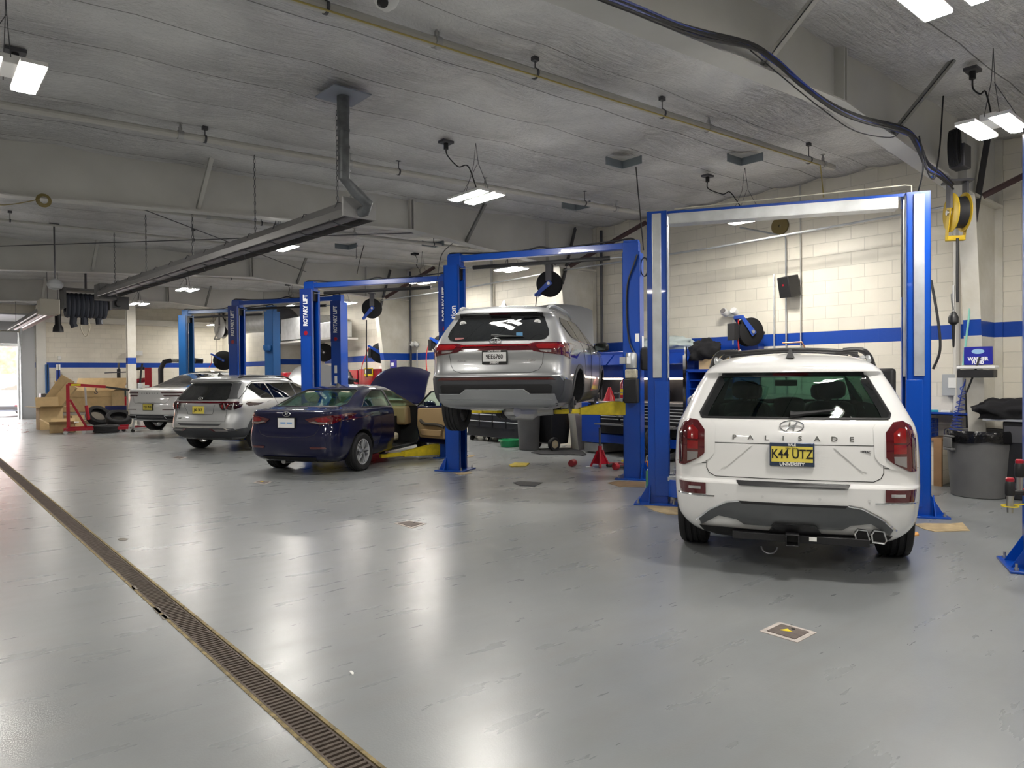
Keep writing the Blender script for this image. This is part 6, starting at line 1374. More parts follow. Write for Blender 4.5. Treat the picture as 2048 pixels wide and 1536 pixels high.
# --- wheeled bins, trash can and tub behind the lifted SUV
def trash(loc, rt, rb, h, label, liner=False, hd=True, name='trash_can'):
    r = thing(name, label, 'trash can', loc)
    pr = [(rb*.96, 0), (rb, .01), (rb+(rt-rb)*.7, h*.70), (rt*.955, h*.72), (rt*.965, h*.74), (rt*.98, h*.93), (rt, h*.935), (rt, h*.985), (rt*.97, h), (rt*.93, h*.985), (rb*.95, .04)]
    MB().lathe(pr, 36, cap=False).lathe([(rb*.95, .02), (.01, .02)], 36, cap=False).build('barrel', GREYP, r)
    if hd:
        for s in (1, -1):
            b = MB().box((-.08, rt*.96, h*.70), (.08, rt*1.14, h*.74)).box((-.08, rt*1.08, h*.74), (.08, rt*1.14, h*.90)).box((-.08, rt*.96, h*.90), (.08, rt*1.14, h*.93)); b.v = [RZ(.9+ (0 if s > 0 else PI)) @ v for v in b.v]; b.build('grip', GREYP, r, bevel=.01)
    if liner:
        LM = mat('bin_liner', (.004, .004, .005), .16, bump=1.0, bscale=14)
        n = 72; b = MB(); prof = [(rt*.90, h*.70), (rt*.95, h*.97), (rt*1.0, h*1.008), (rt*1.03, h*.985), (rt*1.035, h*.93), (rt*1.04, h*.86)]
        for i, (q, z) in enumerate(prof):
            for k in range(n):
                a = 2*PI*k/n; q2 = q*(1+.012*math.sin(9*a+i)+.008*math.sin(23*a)); z2 = z-(.03*abs(math.sin(2.3*a+1)) if i == 5 else 0); b.v.append(Vector((q2*math.cos(a), q2*math.sin(a), z2)))
        for i in range(5):
            for k in range(n): b.f.append((i*n+k, i*n+(k+1) % n, (i+1)*n+(k+1) % n, (i+1)*n+k))
        b.build('liner', LM, r, smooth=60)
    return r
trash((10.36, 3.06, 0), .365, .305, .83, 'large grey trash can with a black liner at the right, before the corner column', True)
p = at(1058, 899); trash(p, .25, .21, .86, 'grey trash can standing under the lifted silver SUV', hd=False)
def cart(p, label, rz, s=1.0):
    r = thing('wheeled_bin', label, 'wheeled bin', p, rz)
    b = MB(); b.v = [Vector(v) for v in ((-.22, -.22, .12), (.22, -.22, .12), (.22, .22, .12), (-.22, .22, .12), (-.30, -.28, .92), (.30, -.28, .92), (.30, .28, .92), (-.30, .28, .92))]; b.f = [(3,2,1,0),(4,5,6,7),(0,1,5,4),(1,2,6,5),(2,3,7,6),(3,0,4,7)]; b.build('bin_body', BLACK, r, bevel=.03)
    for sy in (-1, 1):
        w_ = MB().ring([(.085, -.04), (.13, -.045), (.14, -.02), (.14, .02), (.13, .045), (.085, .04)], 24, TR(-.24, sy*.31, .14) @ RX(PI/2)).build('bin_wheel', RUBBER, r); MB().lathe([(.09, -.03), (.09, .03)], 18, TR(-.24, sy*.31, .14) @ RX(PI/2)).build('wheel_hub', mat('tan_hub', (.45, .38, .25), .5), w_)
    MB().tube([(-.24, -.34, .14), (-.24, .34, .14)], .012, 8).build('axle', STEEL, r)
    MB().tube([(-.30, -.2, .88), (-.38, -.2, .93), (-.38, .2, .93), (-.30, .2, .88)], .015, 8).build('push_handle', BLACK, r)
    return r
cart(at(1104, 899)+Vector((.1, .05, 0)), 'black bin on pale-hubbed wheels in front of the red drum', rad(25)-PI/2+rad(60))
p = at(1020, 893); r = thing('drain_tub', 'round green tub on the floor beneath the lifted SUV', 'tub', p); MB().lathe([(.20, 0), (.205, .01), (.235, .135), (.255, .14), (.255, .155), (.225, .155), (.195, .02), (.01, .02)], 30, cap=False).build('tub', GREEN, r); MB().box((-.29, -.05, .13), (-.24, .05, .155)).build('pour_lip', mat('pale_green', (.25, .5, .3), .5), r)
p = at(1155, 897); r = thing('oily_waste_can', 'red drum with yellow warning label left of the blue workbench', 'drum', p+Vector((.1, .05, 0))); MB().lathe([(.17, 0), (.18, .01), (.18, .03), (.17, .04), (.17, .44), (.18, .45), (.18, .50), (.15, .53), (.02, .535)], 28).build('drum', RED, r); b = MB(); b.lathe([(.172, .16), (.172, .36)], 28, cap=False); 
lab = MB(); 
for k in range(8):
    a0, a1 = PI+.35-.9+k*.16+.5, PI+.35-.9+(k+1)*.16+.5; lab.add([(.174*math.cos(a0), .174*math.sin(a0), .16), (.174*math.cos(a1), .174*math.sin(a1), .16), (.174*math.cos(a1), .174*math.sin(a1), .36), (.174*math.cos(a0), .174*math.sin(a0), .36)], [(0, 1, 2, 3)])
lab.build('warning_label', mat('label_yellow', (.75, .65, .03), .5, var=.5, vscale=30), r)
# stool and black tool chest far behind
p = at(1003, 884); r = thing('work_stool', 'steel stool with splayed legs beside the green tub', 'stool', p+Vector((.1, .2, 0)))
for k in range(4):
    a = PI/4+k*PI/2; MB().tube([(.13*math.cos(a), .13*math.sin(a), .62), (.16*math.cos(a), .16*math.sin(a), .25), (.22*math.cos(a), .22*math.sin(a), 0)], .012, 8).build('leg', STEEL, r)
MB().ring([(.15, .20), (.165, .20), (.165, .215), (.15, .215)], 20).build('foot_ring', STEEL, r); MB().lathe([(.17, .62), (.18, .64), (.18, .68), (.15, .70)], 24).build('seat', BLACK, r)
ty1 = atx(935, 850, 10.5).y; ty0 = atx(1042, 850, 10.5).y
r = thing('tool_chest', 'long black tool chest with silver drawer pulls seen beneath the lifted SUV', 'tool chest', (10.5, (ty0+ty1)/2, 0)); O = r.location.copy()
P3(MB().box((10.5, ty0, .12), (11.2, ty1, 1.05))).build('chest', DRW, r, bevel=.01)
nseg = 4; ws_ = (ty1-ty0)/nseg
for i in range(nseg):
    for z, h_ in ((.35, .16), (.53, .14), (.69, .08), (.78, .08), (.87, .08)):
        f = P3(MB().box((10.485, ty0+i*ws_+.02, z), (10.5, ty0+(i+1)*ws_-.02, z+h_-.01))).build('drawer', DRW, r); P3(MB().box((10.47, ty0+i*ws_+.03, z+h_-.03), (10.485, ty0+(i+1)*ws_-.03, z+h_-.012))).build('drawer_pull', PULL, f)
for yy in (ty0+.1, ty1-.1):
    for xx in (10.56, 11.1): P3(MB().lathe([(.06, -.02), (.06, .02)], 14, TR(xx, yy, .06) @ RX(PI/2))).build('caster', RUBBER, r)
# mats and bits on the floor under the lifted SUV
def floorpoly(name, label, cat, px, h, m, z=.001):
    P = [at(x, y) for x, y in px]; c = sum(P, Vector())/len(P); b = MB().prism([(p.x-c.x, p.y-c.y) for p in P], 0, h); a = sum(P[i].x*P[(i+1) % len(P)].y-P[(i+1) % len(P)].x*P[i].y for i in range(len(P)))
    return tag(b.build(name, m, None, loc=(c.x, c.y, z), smooth=0), label, cat)
floorpoly('rubber_mat', 'large dark rubber splash shield lying flat in front of the wheeled bins', 'mat', [(1062, 906), (1082, 901), (1078, 898), (1110, 897), (1140, 897), (1165, 903), (1173, 910), (1165, 912), (1150, 910), (1110, 910), (1085, 910)], .015, mat('mat_black', (.03, .03, .032), .75))
floorpoly('yellow_pad', 'small yellow marker pad on the floor below the lifted SUV', 'floor pad', [(1018, 931), (1030, 926), (1059, 927), (1052, 933), (1022, 934)], .012, YEL)
floorpoly('sunken_cover', 'dark open floor box in the shadow of the lifted SUV', 'floor box', [(1026, 966), (1040, 963), (1085, 966), (1070, 973), (1040, 972)], .008, DSTEEL)
PATCH = mat('tan_mortar', (.42, .32, .18), .8, var=.35, vscale=9)
floorpoly('mortar_patch', 'tan mortar patch at the foot of the nearest lift, right side', 'floor patch', [(1828, 1049), (1850, 1047), (1900, 1048), (1925, 1046), (1940, 1062), (1905, 1063), (1870, 1064), (1845, 1058)], .004, PATCH)
floorpoly('mortar_patch', 'tan stained patch at the foot of the nearest lift, left side', 'floor patch', [(1285, 1010), (1300, 1004), (1362, 1006), (1360, 1030), (1335, 1029), (1308, 1022)], .003, PATCH)
floorpoly('mortar_patch', 'tan patch in front of the left post of the second lift', 'floor patch', [(905, 946), (940, 944), (945, 947), (920, 950)], .003, PATCH)
floorpoly('mortar_patch', 'rusty patch before the right post of the second lift', 'floor patch', [(1214, 966), (1235, 962), (1292, 964), (1290, 975), (1240, 974)], .003, mat('rust_patch', (.20, .13, .07), .8, var=.4, vscale=9))
floorpoly('mortar_patch', 'small tan patch on the floor behind the second left post', 'floor patch', [(932, 911), (950, 910), (945, 914), (932, 915)], .003, PATCH)
floorpoly('dropped_rag', 'tiny orange scrap beside the right rear tyre of the white SUV', 'scrap', [(1824, 1067), (1835, 1066), (1838, 1071), (1828, 1073)], .012, mat('orange_scrap', (.7, .35, .1), .7))
floorpoly('paper_scrap', 'tiny white paper scrap alone on the open floor', 'scrap', [(699, 1344), (703, 1343), (708, 1347), (706, 1351), (703, 1349)], .004, PAPER)
floorpoly('floor_disc', 'round dark floor plug right of the trench drain', 'floor plug', [(235, 1079), (240, 1076.5), (248, 1076.5), (257, 1078), (252, 1081), (240, 1081.5)], .002, pm)
for px_, lb in (([(305, 1216), (318, 1215), (324, 1226), (314, 1228)], 'larger chipped patch on the left edge of the drain'), ([(318, 1230), (332, 1229), (340, 1238), (326, 1240)], 'second chipped patch on the left edge of the drain'), ([(262, 1173), (270, 1172), (276, 1179), (266, 1180)], 'small chipped patch farther up the left drain edge')):
    floorpoly('floor_chip', lb, 'floor patch', px_, .002, pm)
# floor boxes with lids
def fbox(px, label, painted=True):
    P = [at(x, y) for x, y in px]; c = sum(P, Vector())/4; r = thing('floor_box', label, 'floor box', c); q = [p-c for p in P]
    MB().prism([(p.x, p.y) for p in q], .0005, .004).build('collar', mat('collar_concrete', (.50, .45, .42), .8, var=.25, vscale=14), r, smooth=0)
    l = MB().prism([(p.x*.74, p.y*.74) for p in q], .004, .008).build('lid', mat('lid_rust', (.13, .105, .095), .7, var=.25, vscale=20), r, smooth=0)
    MB().lathe([(.012, 0), (.012, .001)], 12, TR(q[2].x*.25+q[1].x*.22, q[2].y*.25+q[1].y*.22, .008)).build('finger_hole', MBLACK, l)
    if painted:
        e = (q[3]-q[0]).normalized(); f_ = (q[1]-q[0]).normalized(); YP = mat('yellow_paint', (.85, .65, .02), .5)
        b = MB().prism([(v.x, v.y) for v in (q[0]*.35+f_*.02, q[0]*.15+f_*.05, q[2]*.10, q[2]*.08+e*.015, q[0]*.12-f_*.0)], .008, .0095); b.build('paint_splash', YP, l, smooth=0)
    return r
fbox([(1519, 1263), (1558, 1245), (1634, 1266), (1595, 1286)], 'square floor box with yellow paint splash on the open floor, lower right')
fbox([(788, 1047), (818, 1042), (853, 1048), (824, 1057)], 'small pale floor box in the middle of the floor', False)
fbox([(507, 965), (520, 961), (543, 964), (530, 969)], 'pale floor box behind the navy sedan')
fbox([(343, 916), (355, 913), (373, 915), (361, 919)], 'tiny floor box behind the compact silver SUV', False)
# jack stand
p = at(1200, 934); r = thing('jack_stand', 'red jack stand with tall dark post standing on the floor', 'jack stand', p)
for k in range(4):
    a = PI/4+k*PI/2; MB().tube([(.035*math.cos(a), .035*math.sin(a), .28), (.16*math.cos(a), .16*math.sin(a), .01)], [.018, .022], 6).build('leg', RED, r)
MB().lathe([(.125, .06), (.05, .26)], 4, RZ(PI/4), cap=False).build('skirt', RED, r, smooth=0); MB().lathe([(.04, .22), (.035, .36)], 12).build('collar', RED, r); MB().lathe([(.018, .3), (.018, .66), (.03, .67)], 10).build('post', DSTEEL, r); MB().tube([(0, 0, .27), (.0, -.08, .29), (0, -.10, .22)], .012, 8).build('ratchet_handle', RED, r)
# hand tools around it
r = thing('filter_cup', 'dark red cup lying on its side on the floor', 'tool', at(1145, 933)); MB().lathe([(.055, -.07), (.06, -.05), (.06, .07), (.03, .075)], 16, TR(0, 0, .06) @ RZ(.4) @ RY(PI/2)).build('cup', DRED, r); MB().tube([(.08, .03, .06), (.16, .07, .05)], .02, 8).build('handle', DRED, r)
r = thing('screwdriver', 'tiny screwdriver lying on the floor beside the red cup', 'tool', at(1171, 936)); MB().tube([(0, 0, .012), (.07, -.03, .012)], .012, 8).build('handle', GALV, r); MB().tube([(.07, -.03, .012), (.15, -.06, .008)], .005, 6).build('shaft', STEEL, r)
r = thing('air_grinder', 'red and black air grinder lying on the floor by the second lift', 'power tool', at(1232, 940)); MB().lathe([(.02, -.05), (.055, -.04), (.06, .03), (.03, .05)], 16, TR(0, 0, .06) @ RY(PI/2)).build('head', RED, r); MB().tube([(.05, -.02, .05), (.14, -.06, .04), (.22, -.10, .03)], [.03, .028, .012], 10).build('grip', BLACK, r)
r = thing('impact_socket', 'dark socket tool lying left of the air grinder', 'tool', at(1219, 934)); MB().lathe([(.025, -.06), (.03, .06)], 12, TR(0, 0, .03) @ RY(PI/2)).build('socket', BLACK, r)
r = thing('air_hose', 'thin red hose trailing over the floor around the second lift', 'hose', at(1203, 927)); O = r.location.copy(); MB().tube(smooth_path([at(x, y, .012)-O for x, y in ((1203, 927), (1240, 926), (1250, 929), (1237, 932), (1255, 936), (1290, 937), (1330, 941))], 6), .011, 6).build('hose', DRED, r)
r = thing('brake_parts', 'pale metal brake parts heaped beside the second lift post', 'parts', at(1252, 925)); 
for k in range(5): MB().cbox((.03*math.sin(k*2), .05*math.cos(k*1.7), .03+.02*(k % 3)), (.10, .04, .03), RZ(k*.9)).build('part', STEEL if k % 2 else PLY, r)
r = thing('spray_bottle', 'green cylinder with a white cap standing by the nearest lift post', 'bottle', at(1300, 981)); MB().lathe([(.052, 0), (.055, .01), (.055, .26), (.05, .27)], 18).build('bottle', mat('bottle_green', (.10, .33, .20), .5), r); MB().lathe([(.035, .27), (.04, .285), (.02, .30)], 14).build('cap', WHITE, r)
r = thing('floor_jack_part', 'orange metal tool between the two right-hand lift posts', 'tool', at(1297, 936)); MB().cbox((0, 0, .07), (.14, .10, .10)).build('body', mat('orange_tool', (.5, .16, .03), .5), r, bevel=.02); MB().tube([(-.05, 0, .12), (-.05, 0, .2), (.1, 0, .2)], .012, 6).build('handle', GALV, r)
def tyre(name, label, loc, rot, R=.34, wd=.22, group=None):
    h = wd/2; r0 = R*.66
    prof = [(r0, -h*.82), (r0+.02, -h*.95), (R*.9, -h*1.02), (R*.965, -h*.93), (R, -h*.72)]
    for g in (-.42, 0.0, .42): prof += [(R, h*(g-.10)), (R-.010, h*(g-.07)), (R-.010, h*(g+.07)), (R, h*(g+.10))]
    prof += [(R, h*.72), (R*.965, h*.93), (R*.9, h*1.02), (r0+.02, h*.95), (r0, h*.82), (r0+.03, h*.6), (R*.93, h*.5), (R*.93, -h*.5), (r0+.03, -h*.6)]
    o = MB().ring(prof, 44).build(name, RUBBER, None, smooth=30, loc=loc, rot=rot); return tag(o, label, 'tyre', group)
p = at(1311, 925); tyre('tyre', 'loose tyre leaning behind the left post of the nearest lift', (p.x+.25, p.y, .36), (rad(78), 0, rad(-20)), .36, .24)
# --- right corner: jack, crate on block ledge, washer fluid stand
p = at(1868, 965); r = thing('floor_jack', 'low blue trolley jack on the floor left of the grey trash can', 'jack', (9.75, 3.62, 0), rad(10))
b = MB(); 
for s in (-1, 1): b.prism([(-.38, .05), (-.36, .09), (-.05, .10), (.12, .20), (.36, .20), (.40, .10), (.36, .04)], s*.13-.008, s*.13+.008, Matrix(((1,0,0,0),(0,0,1,0),(0,1,0,0),(0,0,0,1))))
b.build('side_frame', CABB, r); MB().box((-.1, -.12, .10), (.38, .12, .13)).build('cover_plate', CABB, r); MB().lathe([(.05, 0), (.06, .02)], 16, TR(-.28, 0, .12)).build('saddle', STEEL, r)
for s in (-1, 1): MB().lathe([(.045, -.03), (.045, .03)], 16, TR(-.34, s*.17, .045) @ RX(PI/2)).build('jack_wheel', STEEL, r)
MB().tube([(.34, 0, .16), (.62, .06, 1.05)], .018, 10).build('pump_handle', BLACK, r)
r = thing('block_ledge', 'low block ledge with a timber top against the wall by the corner', 'ledge', (11.0, 3.9, 0)); 
MB().box((-.15, -.22, 0), (.28, 1.6, .62)).build('block_base', block_mat('block_ledge_paint', 1, stripe=False), r, smooth=0); MB().box((-.19, -.26, .62), (.28, 1.6, .66)).build('timber_top', mat('timber', (.35, .2, .1), .7, var=.3), r)
MB().box((-.19, -.26, .0), (-.14, -.16, .62)).build('timber_post', mat('timber', (.3, .2, .1)), r)
r = thing('milk_crate', 'blue plastic milk crate on the timber-topped ledge', 'crate', (10.98, 3.95, .66)); 
b = MB()
for z in (0, .06, .12, .18, .24): b.box((-.16, -.16, z), (-.145, .16, z+.018)).box((.145, -.16, z), (.16, .16, z+.018)).box((-.16, -.16, z), (.16, -.145, z+.018)).box((-.16, .145, z), (.16, .16, z+.018))
for k in range(7):
    t = -.155+k*.0517; b.box((-.158, t-.006, 0), (-.147, t+.006, .25)).box((.147, t-.006, 0), (.158, t+.006, .25)).box((t-.006, -.158, 0), (t+.006, -.147, .25)).box((t-.006, .147, 0), (t+.006, .158, .25))
b.build('crate_wall', CABB, r, smooth=0); MB().box((-.15, -.15, 0), (.15, .15, .012)).build('crate_floor', CABB, r)
r = thing('wall_tray', 'narrow blue steel tray of bottles and rags above the milk crate', 'shelf', (11.0, 3.85, .98)); MB().box((-.2, -.55, 0), (.28, .75, .012)).box((-.2, -.55, 0), (-.19, .75, .04)).build('tray', CABB, r)
for k, m in enumerate((PAPER, mat('teal_bottle', (.02, .35, .5), .4), PAPER, GALV)): small('tray_item', ['white packet at the right end of the blue tray', 'teal bottle lying on the blue tray', 'white packet at the left of the blue tray', 'steel piece in the middle of the blue tray'][k], 'item', (10.95, 3.62+k*.17, .992), (.1, .12, .05), m, .4*k)
r = thing('pry_bar', 'black pole leaning against the wall beside the trash can', 'pole', (10.9, 3.35, 0)); MB().tube([(0, 0, .35), (.0, .0, 1.05)], .022, 10).build('shaft', BLACK, r); MB().tube([(0, 0, 1.05), (0, 0, 1.32)], .032, 10).build('grip', MBLACK, r); MB().tube([(0, 0, 0.0), (0, 0, .36)], .018, 8).build('foot', BLACK, r)
# washer fluid board on the corner column
FXw = 10.34; c0 = atx(1957, 714, FXw); r = thing('washer_fluid_station', 'blue WASHER FLUID board with black holder fixed to the corner column', 'dispenser', c0)
MB().box((-.02, -.16, -.10), (0, .16, .13)).build('sign_board', mat('royal_blue', (.01, .015, .30), .35), r, bevel=.015)
text('WASHER', .062, WTXT, (-.022, 0, -.025), (0, -1, 0), (0, 0, 1), r, 'sign_lettering', .001, .003, sx=.9); text('FLUID', .055, WTXT, (-.022, 0, -.07), (0, -1, 0), (0, 0, 1), r, 'sign_lettering', .001, .003, sx=.9)
MB().lathe([(.07, 0), (.07, .002)], 24, TR(-.021, 0, .07) @ RY(-PI/2) @ Matrix.Diagonal((.45, 1, 1, 1))).build('logo_oval', mat('pale_blue', (.3, .5, .75), .4), r)
MB().box((-.16, -.22, -.15), (.02, .20, -.11)).build('white_tray', WHITE, r, bevel=.01); MB().box((-.14, -.20, -.26), (.02, .20, -.16)).build('black_holder', BLACK, r, bevel=.008)
MB().tube(smooth_path([(-.06, -.03, .0), (-.10, .0, -.15), (-.08, .05, -.28), (-.05, .12, -.45)], 5), .012, 8).build('black_hose', CORD, r)
MB().tube([(-.05, .21, -.10), (-.05, .21, -.2)], .02, 8).build('valve', STEEL, r)
MB().tube([(.02, .18, -.1), (.04, .12, .5), (.08, .10, 1.0), (.12, .08, 1.9)], .012, 6).build('green_hose', mat('pale_green_hose', (.25, .6, .5), .4), r)
o = r; b = MB(); pts = [(-.05, .13, -.30)]
for k in range(90): t = k/89; a = 11*2*PI*t*(.4+.6*t); rr_ = .03+.045*t; pts.append((-.05+rr_*math.cos(a), .15+.10*t+rr_*math.sin(a), -.36-.62*t))
b.tube(pts, .0055, 5); b.build('coiled_blue_hose', HOSEB, r); MB().tube([(-.05, .13, -.28), (-.06, .17, -.45), (-.06, .23, -.80)], .006, 6).build('straight_blue_hose', HOSEB, r)
p = atx(1932, 770, 11.2); r = thing('breaker_box', 'grey electrical box on the wall behind the coiled blue hose', 'electrical box', (11.22, 3.62, p.z)); MB().cbox((0, 0, 0), (.12, .26, .30)).build('box', mat('box_grey', (.42, .44, .46), .5), r, bevel=.006); MB().cbox((-.065, 0, .03), (.006, .10, .14)).build('label', PAPER, r)
# jacket on dark cabinet, right edge
r = thing('service_cart', 'dark cabinet at the right edge behind the lift post', 'cabinet', (10.6, atx(2062, 850, 10.6).y, 0)); MB().box((-.3, -.8, 0), (.45, .22, .96)).build('cabinet_body', BLACK, r, bevel=.02); MB().box((-.35, -.85, .96), (.5, .42, .985)).build('cabinet_top', GALV, r); MB().box((-.31, -.4, .7), (-.30, .2, .9)).build('door_label', DSTEEL, r)
rag('jacket', 'black jacket folded on the dark cabinet at the right edge', 'clothes', atx(2026, 838, 10.45), (.45, .75, .26), MATS['black_cloth'], 31, rz=.4)
r = thing('rubber_bumper', 'dark eight-sided rubber panel at the right edge beside the lift post', 'panel', atx(2058, 722, 8.0)); 
MB().prism([(-.03, .09), (-.03, -.09), (.10, -.19), (.45, -.19), (.45, .19), (.10, .19)], -.03, .03, frame((0, 0, 0), (.1, -1, 0), (0, 0, 1))).build('panel', MATS['matte_black'] if False else mat('panel_charcoal', (.03, .03, .035), .6), r, bevel=.005); MB().tube([(0, -.25, -1.7), (0, -.25, .0)], .03, 8).build('stand_pole', BLACK, r)
# cordless impact wrenches in a yellow ring holder on the right lift post
p0 = Vector((6.32, 1.78, .86))
def wrench(name, label, loc, rz, long=True):
    r = thing(name, label, 'power tool', loc, rz); r.scale = (.72, .72, .72)
    MB().lathe([(.028, -.16), (.030, -.10), (.034, -.10), (.034, 0), (.040, .02)], 18, TR(0, 0, .0)).build('nose', STEEL, r)
    MB().lathe([(.040, .02), (.046, .04), (.046, .15), (.038, .17)], 18).build('motor_case', BLACK, r); MB().lathe([(.038, .17), (.040, .175), (.040, .20), (.03, .21)], 18).build('red_cap', RED, r)
    MB().box((.03, -.022, .03), (.15, .022, .08)).build('grip', BLACK, r, bevel=.012); MB().box((.12, -.04, .02), (.20, .04, .10)).build('battery', RED, r, bevel=.01)
    return r
# ================================================================ LEFT BACKGROUND: boxes, hoist, tyre machine
def carton(name, label, loc, rz, d, flaps=(.3, .3, .3, .3), rot=None, ang=(60, 60, 60, 60), closed=False):
    r = thing(name, label, 'box', loc, rz, rot=rot); x, y, z = d; t = .006
    b = MB().box((-x/2, -y/2, 0), (x/2, -y/2+t, z)).box((-x/2, y/2-t, 0), (x/2, y/2, z)).box((-x/2, -y/2, 0), (-x/2+t, y/2, z)).box((x/2-t, -y/2, 0), (x/2, y/2, z)).box((-x/2, -y/2, 0), (x/2, y/2, t))
    if closed: b.box((-x/2, -y/2, z-t), (x/2, y/2, z))
    b.build('carton', CARD, r, smooth=0)
    if not closed:
        for k, (o, xd, yd, L) in enumerate((((-x/2, -y/2, z), (1, 0, 0), (0, -1, 0), x), ((x/2, -y/2, z), (0, 1, 0), (1, 0, 0), y), ((x/2, y/2, z), (-1, 0, 0), (0, 1, 0), x), ((-x/2, y/2, z), (0, -1, 0), (-1, 0, 0), y))):
            if not flaps[k]: continue
            a = rad(ang[k]); yv = Vector(yd)*math.cos(a)+Vector((0, 0, math.sin(a))); M = frame(o, xd, yv); MB().box((0, 0, -.003), (L, flaps[k], .003), M).build('flap', CARD, r, smooth=0)
    return r
c0 = at(88, 861)
RZc = rad(20)
carton('cardboard_box', 'tall open cardboard box with spread flaps at far left', c0+Vector((.22, .55, 0)), rad(2), (.62, .62, .70), (.32, .30, .32, .30), ang=(8, 5, 70, 5))
carton('cardboard_box', 'small open cardboard box in front of the tall one', at(118, 866)+Vector((.12, .2, 0)), rad(-12), (.62, .42, .24), (.2, .3, .2, .3), ang=(30, 20, 50, 35))
carton('cardboard_box', 'long flat cardboard box leaning up on the pile, left one', at(94, 857)+Vector((.2, .75, .80)), 0, (.42, .14, .95), closed=True, rot=(rad(-8), rad(32), rad(-35)))
carton('cardboard_box', 'long flat cardboard box leaning up on the pile, right one', at(106, 857)+Vector((.2, .75, .72)), 0, (.34, .16, .80), closed=True, rot=(rad(-4), rad(36), rad(-30)))
p = at(190, 846)
carton('cardboard_box', 'wide yellowed cardboard box on the wrapped pallet behind the red hoist', (p.x-.05, p.y+.0, .42), rad(-38), (1.75, .9, .72), (.2, .3, .5, .4), ang=(-85, 20, 65, 60))
r = thing('wrapped_pallet', 'pallet of goods in clear wrap under the wide cardboard box', 'pallet', (p.x-.05, p.y, 0), rad(-38)); MB().box((-.85, -.45, .12), (.85, .45, .42)).build('wrapped_goods', mat('plastic_film', (.45, .42, .37), .3, bump=1, bscale=9), r, bevel=.05)
for k in range(3): MB().box((-.85, -.45+k*.4, 0), (.85, -.35+k*.4, .12)).build('skid_board', mat('pallet_wood', (.3, .22, .13), .8), r)
carton('cardboard_box', 'plain brown carton beside the hoist leg', at(158, 860)+Vector((0, .8, 0)), rad(25), (.4, .4, .42), closed=True)
rag('plastic_bundle', 'white crumpled plastic hanging beside the leaning boxes', 'plastic', at(128, 856)+Vector((.1, .9, .72)), (.14, .14, .42), PAPER, 44, amp=.4)
small('grey_panel', 'thin grey panel lying across the small open box', 'panel', at(135, 866)+Vector((.05, .3, .27)), (.55, .3, .03), GALV, -.3)
# engine hoist
a = at(131, 869); b_ = at(257, 864); d = (b_-a); Lh_ = d.length; r = thing('engine_hoist', 'red folding engine hoist in front of the cardboard boxes', 'engine hoist', a, math.atan2(d.y, d.x))
def bar(p, q, w_, m, name, par=None): return MB().tube([p, q], w_*.72, 4, cap=True).build(name, m, par or r, smooth=0)
k = 1.0
bar((0, 0, .13), (Lh_, -.12, .13), .075, RED, 'leg'); bar((0, .7, .13), (Lh_, .85, .13), .075, RED, 'leg'); bar((0, -.05, .13), (0, .78, .13), .08, RED, 'cross_member')
bar((.05, .35, .13), (.05, .35, 1.42), .085, RED, 'mast'); bar((.5, .35, .16), (.10, .35, .98), .06, RED, 'brace'); bar((.05, .35, 1.42), (1.0, .35, 1.33), .08, RED, 'boom'); bar((.95, .35, 1.335), (1.75, .35, 1.20), .055, BLACK, 'boom_extension')
MB().tube([(.55, .35, .38), (.50, .35, .80)], .05, 10).build('ram_cylinder', RED, r); MB().tube([(.50, .35, .80), (.48, .35, 1.32)], .025, 8).build('ram_rod', STEEL, r)
MB().tube(smooth_path([(.75, .35, 1.3), (.75, .35, 1.22), (.79, .35, 1.17), (.74, .35, 1.13), (.71, .35, 1.18)], 4), .012, 6).build('hook', DSTEEL, r)
MB().cbox((.25, .31, 1.40), (.24, .005, .06)).build('warning_label', YEL, r)
for (x, y) in ((0, -.03), (0, .76), (.45, -.05), (Lh_, -.12), (Lh_, .85), (.8, -.08)): MB().lathe([(.055, -.02), (.055, .02)], 16, TR(x, y-.0, .055) @ RX(PI/2)).build('caster', STEEL, r)
# tyres on the hoist legs
p = at(192, 855); tyre('tyre', 'black tyre leaning at a tilt over the hoist leg, left of the pair', (p.x+.1, p.y+.2, .36), (rad(48), rad(18), 0), .36, .23)
p = at(238, 857); tyre('tyre', 'black tyre lying nearly flat, right of the pair', (p.x+.05, p.y+.25, .30), (rad(28), rad(-4), 0), .37, .24)
p = at(222, 868); tyre('tyre', 'black tyre on the floor under the hoist leg', (p.x, p.y+.6, .12), (0, 0, 0), .34, .2)
small('blue_parts_tray', 'blue tray of dark parts behind the two tyres', 'tray', (at(240, 850).x+.3, at(240, 850).y+.9, .48), (1.0, .5, .14), mat('tray_blue', (.02, .03, .15), .5), -.7)
tag(MB().box((-.45, -.25, 0), (.45, .25, .48)).build('parts_cabinet', GREYP, None, bevel=.02, loc=(at(240, 850).x+.3, at(240, 850).y+.9, 0), rot=(0, 0, -.7)), 'dark stand carrying the blue parts tray behind the tyres', 'stand')
